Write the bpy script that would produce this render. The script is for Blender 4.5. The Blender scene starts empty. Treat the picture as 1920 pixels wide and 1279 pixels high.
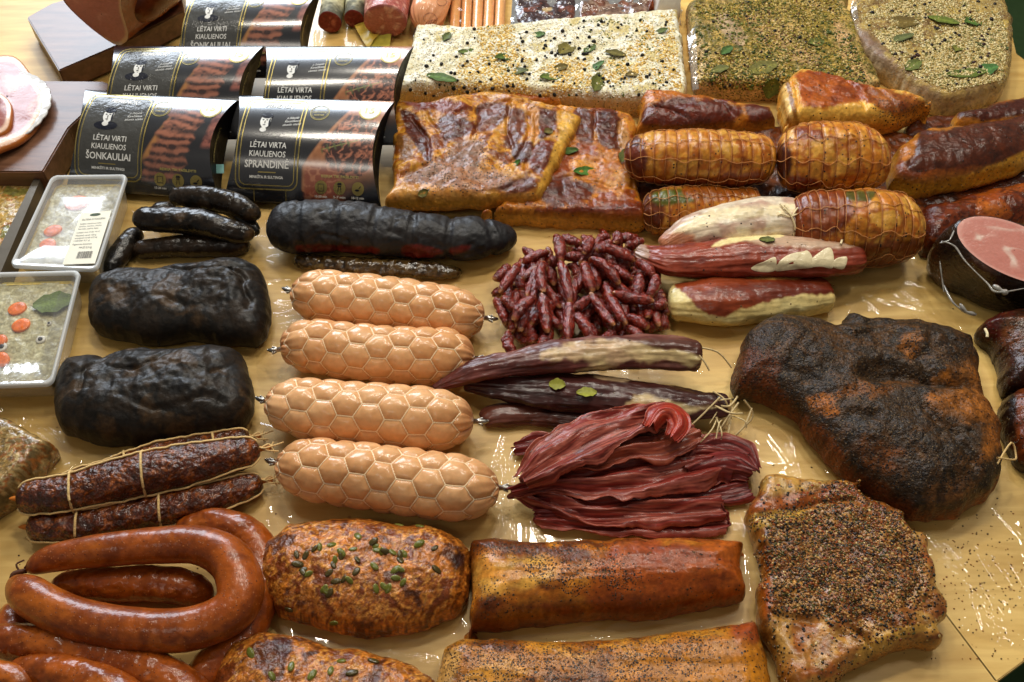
import bpy, math, random
import numpy as np
from mathutils import Vector, Matrix
from mathutils.bvhtree import BVHTree
random.seed(7); np.random.seed(7)
S = bpy.context.scene
COL = S.collection
# ------------------------------------------------------------------ camera
TH = math.radians(52); DIST = 1.30; FPX = 1844.0
CAM = np.array([0, -DIST*math.cos(TH), DIST*math.sin(TH)])
FWD = np.array([0, math.cos(TH), -math.sin(TH)]); UP = np.array([0, math.sin(TH), math.cos(TH)])
cam_d = bpy.data.cameras.new('camera'); cam = bpy.data.objects.new('camera', cam_d); COL.objects.link(cam)
cam.location = CAM; cam.rotation_euler = (math.pi/2-TH, 0, 0)
cam_d.sensor_width = 36; cam_d.lens = 36*FPX/1920; cam_d.clip_start = .05; cam_d.clip_end = 50
cam_d.dof.use_dof = True; cam_d.dof.focus_distance = 1.2; cam_d.dof.aperture_fstop = 16
S.camera = cam
# ------------------------------------------------------------------ light
W = bpy.data.worlds.new('World'); S.world = W; W.use_nodes = True
bg = W.node_tree.nodes['Background']; bg.inputs[0].default_value = (1.0, .94, .86, 1); bg.inputs[1].default_value = .14
def area(name, loc, target, sx, sy, power, colr):
    l = bpy.data.lights.new(name, 'AREA'); l.shape = 'RECTANGLE'; l.size = sx; l.size_y = sy; l.energy = power; l.color = colr
    o = bpy.data.objects.new(name, l); COL.objects.link(o); o.location = loc
    o.rotation_euler = (Vector(target)-Vector(loc)).to_track_quat('-Z', 'Y').to_euler(); return o
area('window_light', (-1.35, 3.0, 1.75), (-.3, .2, 0), 1.8, 1.3, 104, (.80, .89, 1.0))
for i_, (lx, ly, lp) in enumerate([(-.35, 1.5, 11), (.42, 1.75, 12), (1.25, 1.35, 10), (.15, .85, 10), (-.75, .6, 7), (.95, .35, 7)]):
    area('ceiling_lamp', (lx, ly, 2.3), (lx*.3, 0, 0), .36, .09, lp, (1, .93, .80))
area('ceiling_lamp', (-.9, -1.5, 2.25), (0, 0, 0), .9, .22, 3.5, (1, .92, .80))
S.view_settings.view_transform = 'Standard'; S.view_settings.look = 'None'
S.view_settings.exposure = 0.08; S.view_settings.gamma = 1
S.cycles.max_bounces = 8; S.cycles.transparent_max_bounces = 16; S.cycles.caustics_reflective = False; S.cycles.caustics_refractive = False
S.cycles.use_denoising = True
# ------------------------------------------------------------------ projection
def depth_at(z, py):
    k = (639.5-py)/FPX
    return (CAM[2]-z)/(-(FWD[2]+k*UP[2]))
def unp(px, py, z=0.0):
    k = (639.5-py)/FPX; d = (CAM[2]-z)/(-(FWD[2]+k*UP[2]))
    return np.array([(px-960)/FPX*d, CAM[1]+d*(FWD[1]+k*UP[1]), z])
def unpz(px, py, zf):
    z = 0.03
    for _ in range(6):
        p = unp(px, py, z); z = zf(p[0], p[1])
    return unp(px, py, z)
def proj(P):
    q = P-CAM; d = q@FWD
    return np.stack([960+FPX*q[:, 0]/d, 639.5-FPX*(q@UP)/d], 1)
def mpp(py, z=0.0): return depth_at(z, py)/FPX
# ------------------------------------------------------------------ noise
def _h(i, j, k, seed):
    n = (i*374761393+j*668265263+k*2147483647+seed*1274126177) & 0xffffffff
    n = ((n ^ (n >> 13))*1274126177) & 0xffffffff
    n = (n ^ (n >> 16)) & 0xffffffff
    n = (n*2246822519) & 0xffffffff
    return ((n ^ (n >> 15)) & 0xffff)/32767.5-1
def vn(P, seed=0):
    P = np.asarray(P, float); f = np.floor(P).astype(np.int64); t = P-f; t = t*t*t*(t*(t*6-15)+10)
    i, j, k = f[:, 0], f[:, 1], f[:, 2]; tx, ty, tz = t[:, 0], t[:, 1], t[:, 2]; r = 0
    for a in (0, 1):
        wx = tx if a else 1-tx
        for b in (0, 1):
            wy = ty if b else 1-ty
            for c in (0, 1):
                r = r+wx*wy*(tz if c else 1-tz)*_h(i+a, j+b, k+c, seed)
    return r
def fbm(P, sc, seed=0, oc=4, g=.5):
    P = np.asarray(P, float)*sc; r = 0; a = 1; s = 0
    for o in range(oc):
        r = r+a*vn(P+o*17.3, seed+o); s += a; a *= g; P = P*2.03
    return r/s*1.5
def ridge(P, sc, seed=0, oc=3):
    P = np.asarray(P, float)*sc; r = 0; a = 1; s = 0
    for o in range(oc):
        r = r+a*(1-2*np.abs(vn(P+o*9.1, seed+o))); s += a; a *= .5; P = P*2.1
    return r/s
def ss(a, b, x):
    t = np.clip((x-a)/(b-a), 0, 1); return t*t*(3-2*t)
def lin(c):
    c = np.asarray(c, float)/255; return np.where(c <= .04045, c/12.92, ((c+.055)/1.055)**2.4)
def mixc(A, B, t): return A*(1-t[:, None])+B*t[:, None]
# ------------------------------------------------------------------ polygons
def smooth_poly(pts, n=8, closed=True):
    pts = np.asarray(pts, float); m = len(pts); out = []
    rng = range(m) if closed else range(m-1)
    for i in rng:
        if closed: p0, p1, p2, p3 = pts[i-1], pts[i], pts[(i+1) % m], pts[(i+2) % m]
        else: p0, p1, p2, p3 = pts[max(i-1, 0)], pts[i], pts[i+1], pts[min(i+2, m-1)]
        for q in range(n):
            t = q/n
            out.append(.5*((2*p1)+(p2-p0)*t+(2*p0-5*p1+4*p2-p3)*t*t+(3*p1-p0-3*p2+p3)*t**3))
    if not closed: out.append(pts[-1])
    return np.array(out)
def sdpoly(Q, poly):
    A = poly; B = np.roll(poly, -1, 0); E = B-A; L = (E**2).sum(1)+1e-18
    area2 = (A[:, 0]*B[:, 1]-B[:, 0]*A[:, 1]).sum(); sg = 1 if area2 > 0 else -1
    N = np.stack([E[:, 1], -E[:, 0]], 1)*sg/np.sqrt(L)[:, None]
    sd = np.empty(len(Q)); npt = np.empty((len(Q), 2)); nn = np.empty((len(Q), 2))
    for s in range(0, len(Q), 8000):
        q = Q[s:s+8000]; D = q[:, None]-A[None]; t = np.clip((D*E).sum(2)/L, 0, 1)
        C = A[None]+t[..., None]*E[None]; d2 = ((q[:, None]-C)**2).sum(2); j = d2.argmin(1); r = np.arange(len(q))
        c = C[r, j]; npt[s:s+8000] = c; nn[s:s+8000] = N[j]
        y = q[:, 1:2]; cond = (A[None, :, 1] > y) != (B[None, :, 1] > y)
        xi = A[None, :, 0]+(y-A[None, :, 1])*E[None, :, 0]/np.where(np.abs(E[None, :, 1]) < 1e-12, 1e-12, E[None, :, 1])
        ins = (cond & (q[:, 0:1] < xi)).sum(1) % 2 == 1
        sd[s:s+8000] = np.sqrt(d2[r, j])*np.where(ins, 1, -1)
    return sd, npt, nn
# ------------------------------------------------------------------ mesh helpers
def base_props(o, label=None, cat=None, group=None, kind=None):
    if label: o['label'] = label
    if cat: o['category'] = cat
    if group: o['group'] = group
    if kind: o['kind'] = kind
    return o
def thing(name, loc, label, cat, group=None):
    o = bpy.data.objects.new(name, None); o.empty_display_size = .02; COL.objects.link(o); o.location = loc
    return base_props(o, label, cat, group)
def mk(name, V, F, mat, parent=None, col=None, smooth=True, origin=None, T=None):
    V = np.asarray(V, float); F = np.asarray(F, np.int32).reshape(-1, 4) if len(F) else np.zeros((0, 4), np.int32)
    T = np.zeros((0, 3), np.int32) if T is None or len(T) == 0 else np.asarray(T, np.int32)
    if parent is not None:
        L = np.array(parent.location); p = parent.parent
        while p is not None: L = L+np.array(p.location); p = p.parent
    elif origin is not None: L = np.asarray(origin, float)
    else: L = np.array([(V[:, 0].min()+V[:, 0].max())/2, (V[:, 1].min()+V[:, 1].max())/2, V[:, 2].min()])
    me = bpy.data.meshes.new(name); me.vertices.add(len(V)); me.vertices.foreach_set('co', (V-L).ravel())
    idx = np.concatenate([F.ravel(), T.ravel()]); nf = len(F)+len(T)
    me.loops.add(len(idx)); me.loops.foreach_set('vertex_index', idx)
    st = np.concatenate([np.arange(len(F))*4, len(F)*4+np.arange(len(T))*3])
    me.polygons.add(nf); me.polygons.foreach_set('loop_start', st)
    me.polygons.foreach_set('use_smooth', np.full(nf, smooth))
    if col is not None:
        ca = me.color_attributes.new('Col', 'FLOAT_COLOR', 'POINT')
        c = np.ones((len(V), 4)); c[:, :col.shape[1]] = col
        if col.shape[1] == 3: c[:, 3] = 0
        ca.data.foreach_set('color', c.ravel())
    me.update(calc_edges=True); me.validate()
    if mat is not None: me.materials.append(mat)
    o = bpy.data.objects.new(name, me); COL.objects.link(o)
    if parent is not None: o.parent = parent
    else: o.location = L
    return o
def bvh_of(o):
    me = o.data; L = Vector(); p = o
    while p is not None: L = L+p.location; p = p.parent
    return BVHTree.FromPolygons([v.co+L for v in me.vertices], [tuple(p.vertices) for p in me.polygons])
def drop(bv, x, y):
    r = bv.ray_cast(Vector((x, y, 1)), Vector((0, 0, -1)))
    return (r[0], r[1]) if r[0] is not None else (None, None)
def hitpx(bv, px, py):
    d = Vector(unp(px, py, 0))-Vector(CAM); d.normalize()
    r = bv.ray_cast(Vector(CAM), d)
    if r[0] is not None and r[1].dot(d) > 0: return (r[0], -r[1])
    return (r[0], r[1]) if r[0] is not None else (None, None)
def join(parts):
    V = []; F = []; C = []; n = 0
    for p in parts:
        V.append(p[0]); F.append(np.asarray(p[1]).reshape(-1, 4)+n); n += len(p[0])
        if len(p) > 2: C.append(p[2])
    return (np.concatenate(V), np.concatenate(F), np.concatenate(C) if C else None)
def cord(pts, r, nv=6, n=4, sm=True, closed=False, caps=True):
    pts = np.asarray(pts, float)
    if sm and len(pts) > 2: pts = smooth_poly(pts, n, closed)
    m = len(pts); r = np.broadcast_to(np.asarray(r, float), (m,)) if np.ndim(r) == 0 or len(np.atleast_1d(r)) == m else np.interp(np.linspace(0, 1, m), np.linspace(0, 1, len(r)), r)
    T = np.gradient(pts, axis=0) if not closed else np.roll(pts, -1, 0)-np.roll(pts, 1, 0)
    T /= np.linalg.norm(T, axis=1)[:, None]+1e-12
    ref = np.where(np.abs(T[:, 2:3]) > .9, np.array([[0, 1.0, 0]]), np.array([[0, 0, 1.0]]))
    A = np.cross(T, ref); A /= np.linalg.norm(A, axis=1)[:, None]; B = np.cross(A, T)
    th = np.arange(nv)*2*math.pi/nv
    V = pts[:, None]+r[:, None, None]*(np.cos(th)[None, :, None]*A[:, None]+np.sin(th)[None, :, None]*B[:, None])
    V = V.reshape(-1, 3); i = np.arange(m if closed else m-1)[:, None]; j = np.arange(nv)[None]
    i2 = (i+1) % m; F = np.stack([i*nv+j, i2*nv+j, i2*nv+(j+1) % nv, i*nv+(j+1) % nv], 2).reshape(-1, 4)
    if caps and not closed and nv >= 4 and nv % 2 == 0:
        c = []
        for b in (0, (m-1)*nv):
            for q in range(1, nv//2): c.append([b+q-1 if q > 1 else b, b+q, b+nv-q-0 if False else b+(nv-q), b+(nv-q+1) % nv] if q > 1 else [b, b+1, b+nv-1, b+nv-1])
        c = [x for x in c if len(set(x)) == 4]
        if c: F = np.concatenate([F, np.array(c)])
    return V, F
def grid_faces(nu, nv, wrap=False):
    i = np.arange(nu-1)[:, None]; j = np.arange(nv if wrap else nv-1)[None]; j2 = (j+1) % nv
    return np.stack([i*nv+j, (i+1)*nv+j, (i+1)*nv+j2, i*nv+j2], 2).reshape(-1, 4)
def grooves(lines, z, seed=0):
    W_ = [np.array([unp(a, b, z)[:2] for a, b in smooth_poly(l[0], 5, False)]) for l in lines]
    def f(P):
        out = np.zeros(len(P)); n1 = np.stack([fbm(P, 45, seed+q, 3) for q in range(2)], 1)*.004; Q = P[:, :2]+n1; n2 = .75+.5*fbm(P, 30, seed+7, 2)
        for (l, w, dp), pl in zip(lines, W_):
            dd = np.full(len(P), 9.0)
            for k in range(len(pl)-1):
                e_ = pl[k+1]-pl[k]; t_ = np.clip(((Q-pl[k])@e_)/(e_@e_+1e-12), 0, 1); dd = np.minimum(dd, np.linalg.norm(Q-pl[k]-t_[:, None]*e_, axis=1))
            out -= dp*np.clip(n2, .2, 1.3)*np.exp(-(dd/w)**2)
        return out
    return f
# ------------------------------------------------------------------ slab
def slab(name, outline, H, mat, paint, z0=0.0, e=.015, p=2.0, hs=.6, k=.8, s=.0018, bump=None, wob=(.0015, 60), tuck=.002,
         parent=None, nsm=6, shrink=0.0, wallb=.0015, seed=0, origin=None):
    zf = z0 if callable(z0) else (lambda x, y: z0)
    pts = np.array([unpz(a[0], a[1], lambda x, y: zf(x, y)+H*.5)[:2] for a in outline])
    P = smooth_poly(pts, nsm)
    ar = (P[:, 0]*np.roll(P[:, 1], -1)-np.roll(P[:, 0], -1)*P[:, 1]).sum(); sg = 1 if ar > 0 else -1
    E = np.roll(P, -1, 0)-np.roll(P, 1, 0); N = np.stack([E[:, 1], -E[:, 0]], 1)*sg; N /= np.linalg.norm(N, axis=1)[:, None]+1e-12
    cy = P[:, 1]-CAM[1]; cot = cy/CAM[2]
    P = P.copy(); P[:, 1] -= k*(H/2)*cot*N[:, 1]
    P[:, 0] -= k*(H/2)*(P[:, 0]/CAM[2])*N[:, 0]*np.sign(1)
    # finer resample + wobble
    P2 = []; m = len(P)
    for i in range(m):
        a, b = P[i], P[(i+1) % m]; q = max(1, int(np.linalg.norm(b-a)/(s*1.3)))
        for t in range(q): P2.append(a+(b-a)*t/q)
    P = np.array(P2); E = np.roll(P, -1, 0)-np.roll(P, 1, 0); N = np.stack([E[:, 1], -E[:, 0]], 1)*sg; N /= np.linalg.norm(N, axis=1)[:, None]+1e-12
    w = fbm(np.c_[P, np.full(len(P), .3)], wob[1], 91+seed, 3)*wob[0]-shrink
    P = P+N*w[:, None]
    lo = P.min(0)-s*2; hi = P.max(0)+s*2; nx = int((hi[0]-lo[0])/s)+1; ny = int((hi[1]-lo[1])/s)+1
    X, Y = np.meshgrid(lo[0]+np.arange(nx)*s, lo[1]+np.arange(ny)*s, indexing='ij'); Q = np.stack([X.ravel(), Y.ravel()], 1)
    sd, npt, nn = sdpoly(Q, P)
    cen = .25*(Q.reshape(nx, ny, 2)[:-1, :-1]+Q.reshape(nx, ny, 2)[1:, :-1]+Q.reshape(nx, ny, 2)[:-1, 1:]+Q.reshape(nx, ny, 2)[1:, 1:])
    sdc = .25*(sd.reshape(nx, ny)[:-1, :-1]+sd.reshape(nx, ny)[1:, :-1]+sd.reshape(nx, ny)[:-1, 1:]+sd.reshape(nx, ny)[1:, 1:])
    keep = sdc > 0; ci, cj = np.nonzero(keep); v = lambda i, j: i*ny+j
    F = np.stack([v(ci, cj), v(ci+1, cj), v(ci+1, cj+1), v(ci, cj+1)], 1)
    used = np.unique(F); mp = -np.ones(nx*ny, int); mp[used] = np.arange(len(used)); F = mp[F]
    Q = Q[used]; sd = sd[used]; npt = npt[used]; nn = nn[used]
    ed = np.concatenate([F[:, [0, 1]], F[:, [1, 2]], F[:, [2, 3]], F[:, [3, 0]]]); key = ed[:, 0]*10**7+ed[:, 1]; rk = ed[:, 1]*10**7+ed[:, 0]
    be = ed[~np.isin(key, rk)]; bv = np.unique(be)
    Q[bv] = npt[bv]; d = np.maximum(sd, 0); d[bv] = 0
    t = np.clip(d/e, 0, 1); prof = (1-(1-t)**p)**(1/p)
    zb = np.array([zf(a, b) for a, b in Q]) if callable(z0) else np.full(len(Q), float(z0))
    hz = H*(hs+(1-hs)*prof)
    P3 = np.c_[Q, np.zeros(len(Q))]
    if bump is not None:
        fade = ss(0, e*.8, d)*.85+.15; fade[bv] = 0
        hz = hz+bump(P3, d)*fade
    V = np.c_[Q, zb+hz]
    nw = max(3, int(H*hs/.0035)+1); nb = len(bv); bm = -np.ones(len(Q), int); bm[bv] = np.arange(nb)
    cols = [V]; 
    for r in range(1, nw+1):
        f = 1-r/nw; off = -tuck*(1-f)**2+wallb*np.sin(math.pi*f)
        pz = zb[bv]+H*hs*f
        nz = fbm(np.c_[Q[bv], pz], 40, 5+seed, 2)*.0016*math.sin(math.pi*min(1, (1-f)*1.1))
        cols.append(np.c_[Q[bv]+nn[bv]*(off+nz)[:, None], pz])
    VV = np.concatenate(cols); n0 = len(Q); WF = []
    for r in range(nw):
        a = bm[be[:, 0]]; b = bm[be[:, 1]]
        ta = be[:, 0] if r == 0 else n0+(r-1)*nb+a; tb = be[:, 1] if r == 0 else n0+(r-1)*nb+b
        WF.append(np.stack([ta, n0+r*nb+a, n0+r*nb+b, tb], 1))
    FF = np.concatenate([F]+WF)
    dall = np.concatenate([d]+[np.full(nb, -(r+1)/nw*H*hs) for r in range(nw)])
    px = proj(VV); col = paint(VV, px, dall)
    return mk(name, VV, FF, mat, parent, col, origin=origin)
# ------------------------------------------------------------------ tube
class Tube:
    def __init__(s, path, hw, z0=0.0, flat=1.0, zc=None, closed=False, cap=1.0, disp=None, n=10, ends=(1, 1), endp=2.0, zs=None):
        """path px points (image centre line), hw half width in px per point; rests on height z0 (scalar or per point)"""
        path = np.asarray(path, float); m = len(path); hw = np.broadcast_to(np.asarray(hw, float), (m,))
        z0 = np.broadcast_to(np.asarray(z0, float), (m,)); R = np.zeros(m); P = np.zeros((m, 3))
        for i in range(m):
            a = path[max(i-1, 0)]; b = path[min(i+1, m-1)]; dx, dy = abs(b-a)/(np.linalg.norm(b-a)+1e-9)
            r = hw[i]*mpp(path[i, 1], .03)/math.sqrt(dy*dy+dx*dx*(math.sin(TH)**2+flat**2*math.cos(TH)**2))
            R[i] = r; P[i] = unp(path[i, 0], path[i, 1], z0[i]+r*flat)
        PP = smooth_poly(P, n, closed); RR = smooth_poly(np.c_[R, R], n, closed)[:, 0]
        if closed: PP = np.r_[PP, PP[:1]]; RR = np.r_[RR, RR[:1]]
        d = np.r_[0, np.cumsum(np.linalg.norm(np.diff(PP, axis=0), axis=1))]
        s.L = d[-1]; s.d = d; s.P = PP; s.R = RR; s.flat = flat; s.closed = closed; s.cap = cap; s.disp = disp; s.ends = ends; s.endp = endp
    def frame(s, u):
        x = u*s.L; C = np.stack([np.interp(x, s.d, s.P[:, i]) for i in range(3)], 1); h = s.L*.006
        f = lambda q: np.stack([np.interp(q, s.d, s.P[:, i]) for i in range(3)], 1)
        if s.closed: T = f((x+h) % s.L)-f((x-h) % s.L)
        else: T = f(np.minimum(x+h, s.L))-f(np.maximum(x-h, 0))
        T /= np.linalg.norm(T, axis=1)[:, None]+1e-12
        A = np.cross(T, [0, 0, 1.0]); A /= np.linalg.norm(A, axis=1)[:, None]+1e-12; B = np.cross(A, T)
        r = np.interp(x, s.d, s.R)
        if not s.closed:
            c = s.cap*r
            if s.ends[0]: r = r*np.clip(1-np.clip((c-x)/c, 0, 1)**s.endp, 0, 1)**(1/s.endp)
            if s.ends[1]: r = r*np.clip(1-np.clip((x-s.L+c)/c, 0, 1)**s.endp, 0, 1)**(1/s.endp)
        return C, T, A, B, r
    def ev(s, u, th, off=0.0):
        """theta 0 = right side of travel, pi/2 = up"""
        C, T, A, B, r = s.frame(u); c = np.cos(th)[:, None]; sn = np.sin(th)[:, None]
        dirv = c*A+sn*B*s.flat
        dd = s.disp(u*s.L, th, C+r[:, None]*dirv, r) if s.disp is not None else 0
        rr = r+dd*np.minimum(1, r/(np.interp(u*s.L, s.d, s.R)*.5+1e-9))+off
        return C+rr[:, None]*dirv
    def mesh(s, ds=.002, nv=None):
        rm = s.R.max(); nv = nv or int(2*math.pi*rm/ds*max(.6, (1+s.flat)/2)); nv = max(10, nv)
        nu = max(8, int(s.L/ds))
        if s.closed: u = np.arange(nu+1)/nu
        else:
            u = np.linspace(0, 1, nu); c = s.cap*rm/s.L
            # denser near the ends
            extra = []
            ce = c*(1-np.cos(np.linspace(0, math.pi/2, 10)[1:-1]))
            if s.ends[0]: extra.append(ce)
            if s.ends[1]: extra.append(1-ce)
            if extra: u = np.unique(np.concatenate([u]+extra))
        nu = len(u); th = np.arange(nv)/nv*2*math.pi
        U, Th = np.meshgrid(u, th, indexing='ij'); V = s.ev(U.ravel(), Th.ravel())
        F = grid_faces(nu, nv, True)
        # close ends with a centre vertex ring (open ends)
        ex = []
        if not s.closed:
            for e_, b in ((0, 0), (1, (nu-1)*nv)):
                if not s.ends[e_]:
                    # concentric rings to fill the cut face
                    c = V[b:b+nv].mean(0); prev = b+np.arange(nv)
                    for f in (.8, .6, .4, .2, .02):
                        ring = c+(V[b:b+nv]-c)*f; st = len(V); V = np.r_[V, ring]; cur = st+np.arange(nv)
                        q = np.stack([prev, np.roll(prev, -1), np.roll(cur, -1), cur], 1)
                        ex.append(q[:, ::-1] if e_ else q); prev = cur
                        U = np.r_[U.ravel(), np.full(nv, float(e_))]; Th = np.r_[Th.ravel(), th]
        if ex: F = np.concatenate([F]+ex)
        return V, F, U.ravel(), Th.ravel()
def tube(name, T, mat, paint, parent=None, ds=.002, nv=None, origin=None):
    V, F, U, Th = T.mesh(ds, nv); px = proj(V); col = paint(V, px, U, Th)
    return mk(name, V, F, mat, parent, col, origin=origin)
# ------------------------------------------------------------------ paint
def painter(cols, sc=25, seed=0, stretch=(1, 1, 1), layers=(), warp=.01, fine=.10, contrast=1.6, spice=0.0, spice_layers=(), rim=None, wall=None, ang=0, gain=1.0):
    """cols: sRGB mixed by noise; layers: (poly px, colour, soft px, noise px)"""
    L = [lin(c) for c in cols]
    def f(V, px, *a):
        P = V.copy()
        if ang:
            c, s_ = math.cos(ang), math.sin(ang); P = np.c_[P[:, 0]*c+P[:, 1]*s_, -P[:, 0]*s_+P[:, 1]*c, P[:, 2]]
        w = np.stack([fbm(P, 30, seed+50+i, 3) for i in range(3)], 1)*warp
        Q = (P+w)*np.array(stretch)
        n = np.clip(.5+.5*contrast*fbm(Q, sc, seed, 5), 0, 1)*(len(L)-1); C = np.zeros((len(V), 3))
        i0 = np.minimum(n.astype(int), len(L)-2) if len(L) > 1 else np.zeros(len(V), int)
        A = np.array(L)
        if len(L) > 1: t = (n-i0); t = t*t*(3-2*t); C = A[i0]*(1-t[:, None])+A[i0+1]*t[:, None]
        else: C = np.repeat(A[:1], len(V), 0)
        nz = fbm(P, 90, seed+9, 4); n2 = fbm(P, 35, seed+19, 3)
        for ly in layers:
            poly, c, soft, namp = ly[:4]
            sd, _, _ = sdpoly(px, smooth_poly(poly, 4)); m = ss(-soft, soft, sd+namp*(nz*.6+n2*.7))
            if len(ly) > 4: m = m*ly[4]
            cc = lin(c)
            if np.ndim(c) == 2:
                cn = np.clip(.5+.8*fbm(Q*1.0, sc*2.2, seed+77, 4), 0, 1); cc = cc[0]*(1-cn[:, None])+cc[1]*cn[:, None]
            C = C*(1-m[:, None])+cc*m[:, None]
        if rim is not None and a:
            m = ss(rim[1], 0, a[0]+rim[1]*.5*nz)[:, None]; C = C*(1-m)+lin(rim[0])*m
        if wall is not None and a:
            # wall: (list of (height fraction, colour)) layered bands on the cut side
            m = ss(wall[1], -wall[1], a[0])[:, None]; C = C*(1-m)+lin(wall[0])*m
        C = C*(1+fine*fbm(P, 260, seed+3, 2)[:, None]+fine*nz[:, None])
        al = np.full(len(V), spice, float)
        for poly, v, soft in spice_layers:
            sd, _, _ = sdpoly(px, smooth_poly(poly, 4)); m = ss(-soft, soft, sd+soft*(nz+n2)); al = al*(1-m)+v*m
        mx_ = C.max(1, keepdims=True); sat = (mx_-C.min(1, keepdims=True))/(mx_+1e-6); C = C*(1-sat*np.array([[.0, -.035, .42]]))*gain
        return np.c_[np.clip(C, .002, 1), np.clip(al, 0, 1)]
    return f
# ------------------------------------------------------------------ materials
MATS = {}
def _n(nt, t, **k):
    n = nt.nodes.new(t)
    for a, b in k.items(): setattr(n, a, b)
    return n
def pmat(name, rough=.4, b1=(220, .3), b2=(60, .3), coat=0.0, spec=.5, var=.18, spice=None, col=None, metal=0, sss=0, rvar=.15, stretch=None, crack=None, coatr=.12, bd=.0015, coatior=1.5):
    """procedural surface: vertex colour attribute (or flat col) x noise, two bump scales, optional spice grains"""
    if name in MATS: return MATS[name]
    m = bpy.data.materials.new(name); m.use_nodes = True; nt = m.node_tree; B = nt.nodes['Principled BSDF']; lk = nt.links.new
    tc = _n(nt, 'ShaderNodeTexCoord'); vec = tc.outputs['Object']
    if stretch:
        mp = _n(nt, 'ShaderNodeMapping'); mp.inputs['Scale'].default_value = stretch; lk(vec, mp.inputs[0]); svec = mp.outputs[0]
    else: svec = vec
    if col is None:
        at = _n(nt, 'ShaderNodeAttribute', attribute_name='Col'); c = at.outputs['Color']; al = at.outputs['Alpha']
    else:
        rg = _n(nt, 'ShaderNodeRGB'); rg.outputs[0].default_value = (*lin(col), 1); c = rg.outputs[0]; al = None
    n1 = _n(nt, 'ShaderNodeTexNoise'); n1.inputs['Scale'].default_value = b1[0]; n1.inputs['Detail'].default_value = 5; lk(svec, n1.inputs[0])
    n2 = _n(nt, 'ShaderNodeTexNoise'); n2.inputs['Scale'].default_value = b2[0]; n2.inputs['Detail'].default_value = 4; lk(svec, n2.inputs[0])
    mr = _n(nt, 'ShaderNodeMapRange'); mr.inputs[1].default_value = .3; mr.inputs[2].default_value = .7; mr.inputs[3].default_value = 1-var; mr.inputs[4].default_value = 1+var; lk(n1.outputs[0], mr.inputs[0])
    mx = _n(nt, 'ShaderNodeVectorMath', operation='SCALE'); lk(c, mx.inputs[0]); lk(mr.outputs[0], mx.inputs['Scale']); c = mx.outputs[0]
    hgt = _n(nt, 'ShaderNodeMath', operation='MULTIPLY_ADD'); lk(n1.outputs[0], hgt.inputs[0]); hgt.inputs[1].default_value = b1[1]
    h2 = _n(nt, 'ShaderNodeMath', operation='MULTIPLY'); lk(n2.outputs[0], h2.inputs[0]); h2.inputs[1].default_value = b2[1]*3; lk(h2.outputs[0], hgt.inputs[2]); h = hgt.outputs[0]
    if crack:
        vo = _n(nt, 'ShaderNodeTexVoronoi', feature='DISTANCE_TO_EDGE'); vo.inputs['Scale'].default_value = crack[0]; lk(svec, vo.inputs[0])
        cr = _n(nt, 'ShaderNodeMapRange'); cr.inputs[2].default_value = crack[1]; cr.inputs[3].default_value = 0; cr.inputs[4].default_value = crack[2]; lk(vo.outputs[0], cr.inputs[0])
        ad = _n(nt, 'ShaderNodeMath', operation='ADD'); lk(h, ad.inputs[0]); lk(cr.outputs[0], ad.inputs[1]); h = ad.outputs[0]
    rsrc = _n(nt, 'ShaderNodeMapRange'); rsrc.inputs[1].default_value = .3; rsrc.inputs[2].default_value = .7; rsrc.inputs[3].default_value = max(.02, rough-rvar); rsrc.inputs[4].default_value = min(1, rough+rvar); lk(n2.outputs[0], rsrc.inputs[0]); ro = rsrc.outputs[0]
    if spice:
        dn = _n(nt, 'ShaderNodeTexNoise'); dn.inputs['Scale'].default_value = 500; lk(vec, dn.inputs[0]); dm = _n(nt, 'ShaderNodeVectorMath', operation='MULTIPLY_ADD'); lk(dn.outputs['Color'], dm.inputs[0]); dm.inputs[1].default_value = (.0022, .0022, .0022); lk(vec, dm.inputs[2]); vec = dm.outputs[0]
        for si, (sc_, rad, cols, bmp) in enumerate(spice):
            v = _n(nt, 'ShaderNodeTexVoronoi'); v.inputs['Scale'].default_value = sc_; lk(vec, v.inputs[0])
            sp = _n(nt, 'ShaderNodeSeparateColor'); lk(v.outputs['Color'], sp.inputs[0])
            # presence: random < alpha ; radius shrink
            ps = _n(nt, 'ShaderNodeMath', operation='LESS_THAN'); lk(sp.outputs[0], ps.inputs[0]); 
            if al is not None: lk(al, ps.inputs[1])
            else: ps.inputs[1].default_value = .5
            rd = _n(nt, 'ShaderNodeMapRange'); rd.inputs[1].default_value = rad; rd.inputs[2].default_value = rad*.7; rd.inputs[3].default_value = 0; rd.inputs[4].default_value = 1; lk(v.outputs['Distance'], rd.inputs[0])
            mk_ = _n(nt, 'ShaderNodeMath', operation='MULTIPLY'); lk(ps.outputs[0], mk_.inputs[0]); lk(rd.outputs[0], mk_.inputs[1])
            rp = _n(nt, 'ShaderNodeValToRGB'); rp.color_ramp.interpolation = 'CONSTANT'; el = rp.color_ramp.elements
            while len(el) < len(cols): el.new(.5)
            for q, cc in enumerate(cols): el[q].position = q/len(cols); el[q].color = (*lin(cc), 1)
            lk(sp.outputs[1], rp.inputs[0])
            mc = _n(nt, 'ShaderNodeMix', data_type='RGBA'); lk(mk_.outputs[0], mc.inputs[0]); lk(c, mc.inputs[6]); lk(rp.outputs[0], mc.inputs[7]); c = mc.outputs[2]
            bb = _n(nt, 'ShaderNodeMath', operation='MULTIPLY_ADD'); lk(mk_.outputs[0], bb.inputs[0]); bb.inputs[1].default_value = bmp; lk(h, bb.inputs[2]); h = bb.outputs[0]
    bp = _n(nt, 'ShaderNodeBump'); bp.inputs['Strength'].default_value = 1; bp.inputs['Distance'].default_value = bd; lk(h, bp.inputs['Height'])
    lk(c, B.inputs['Base Color']); lk(bp.outputs[0], B.inputs['Normal']); lk(ro, B.inputs['Roughness'])
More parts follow.
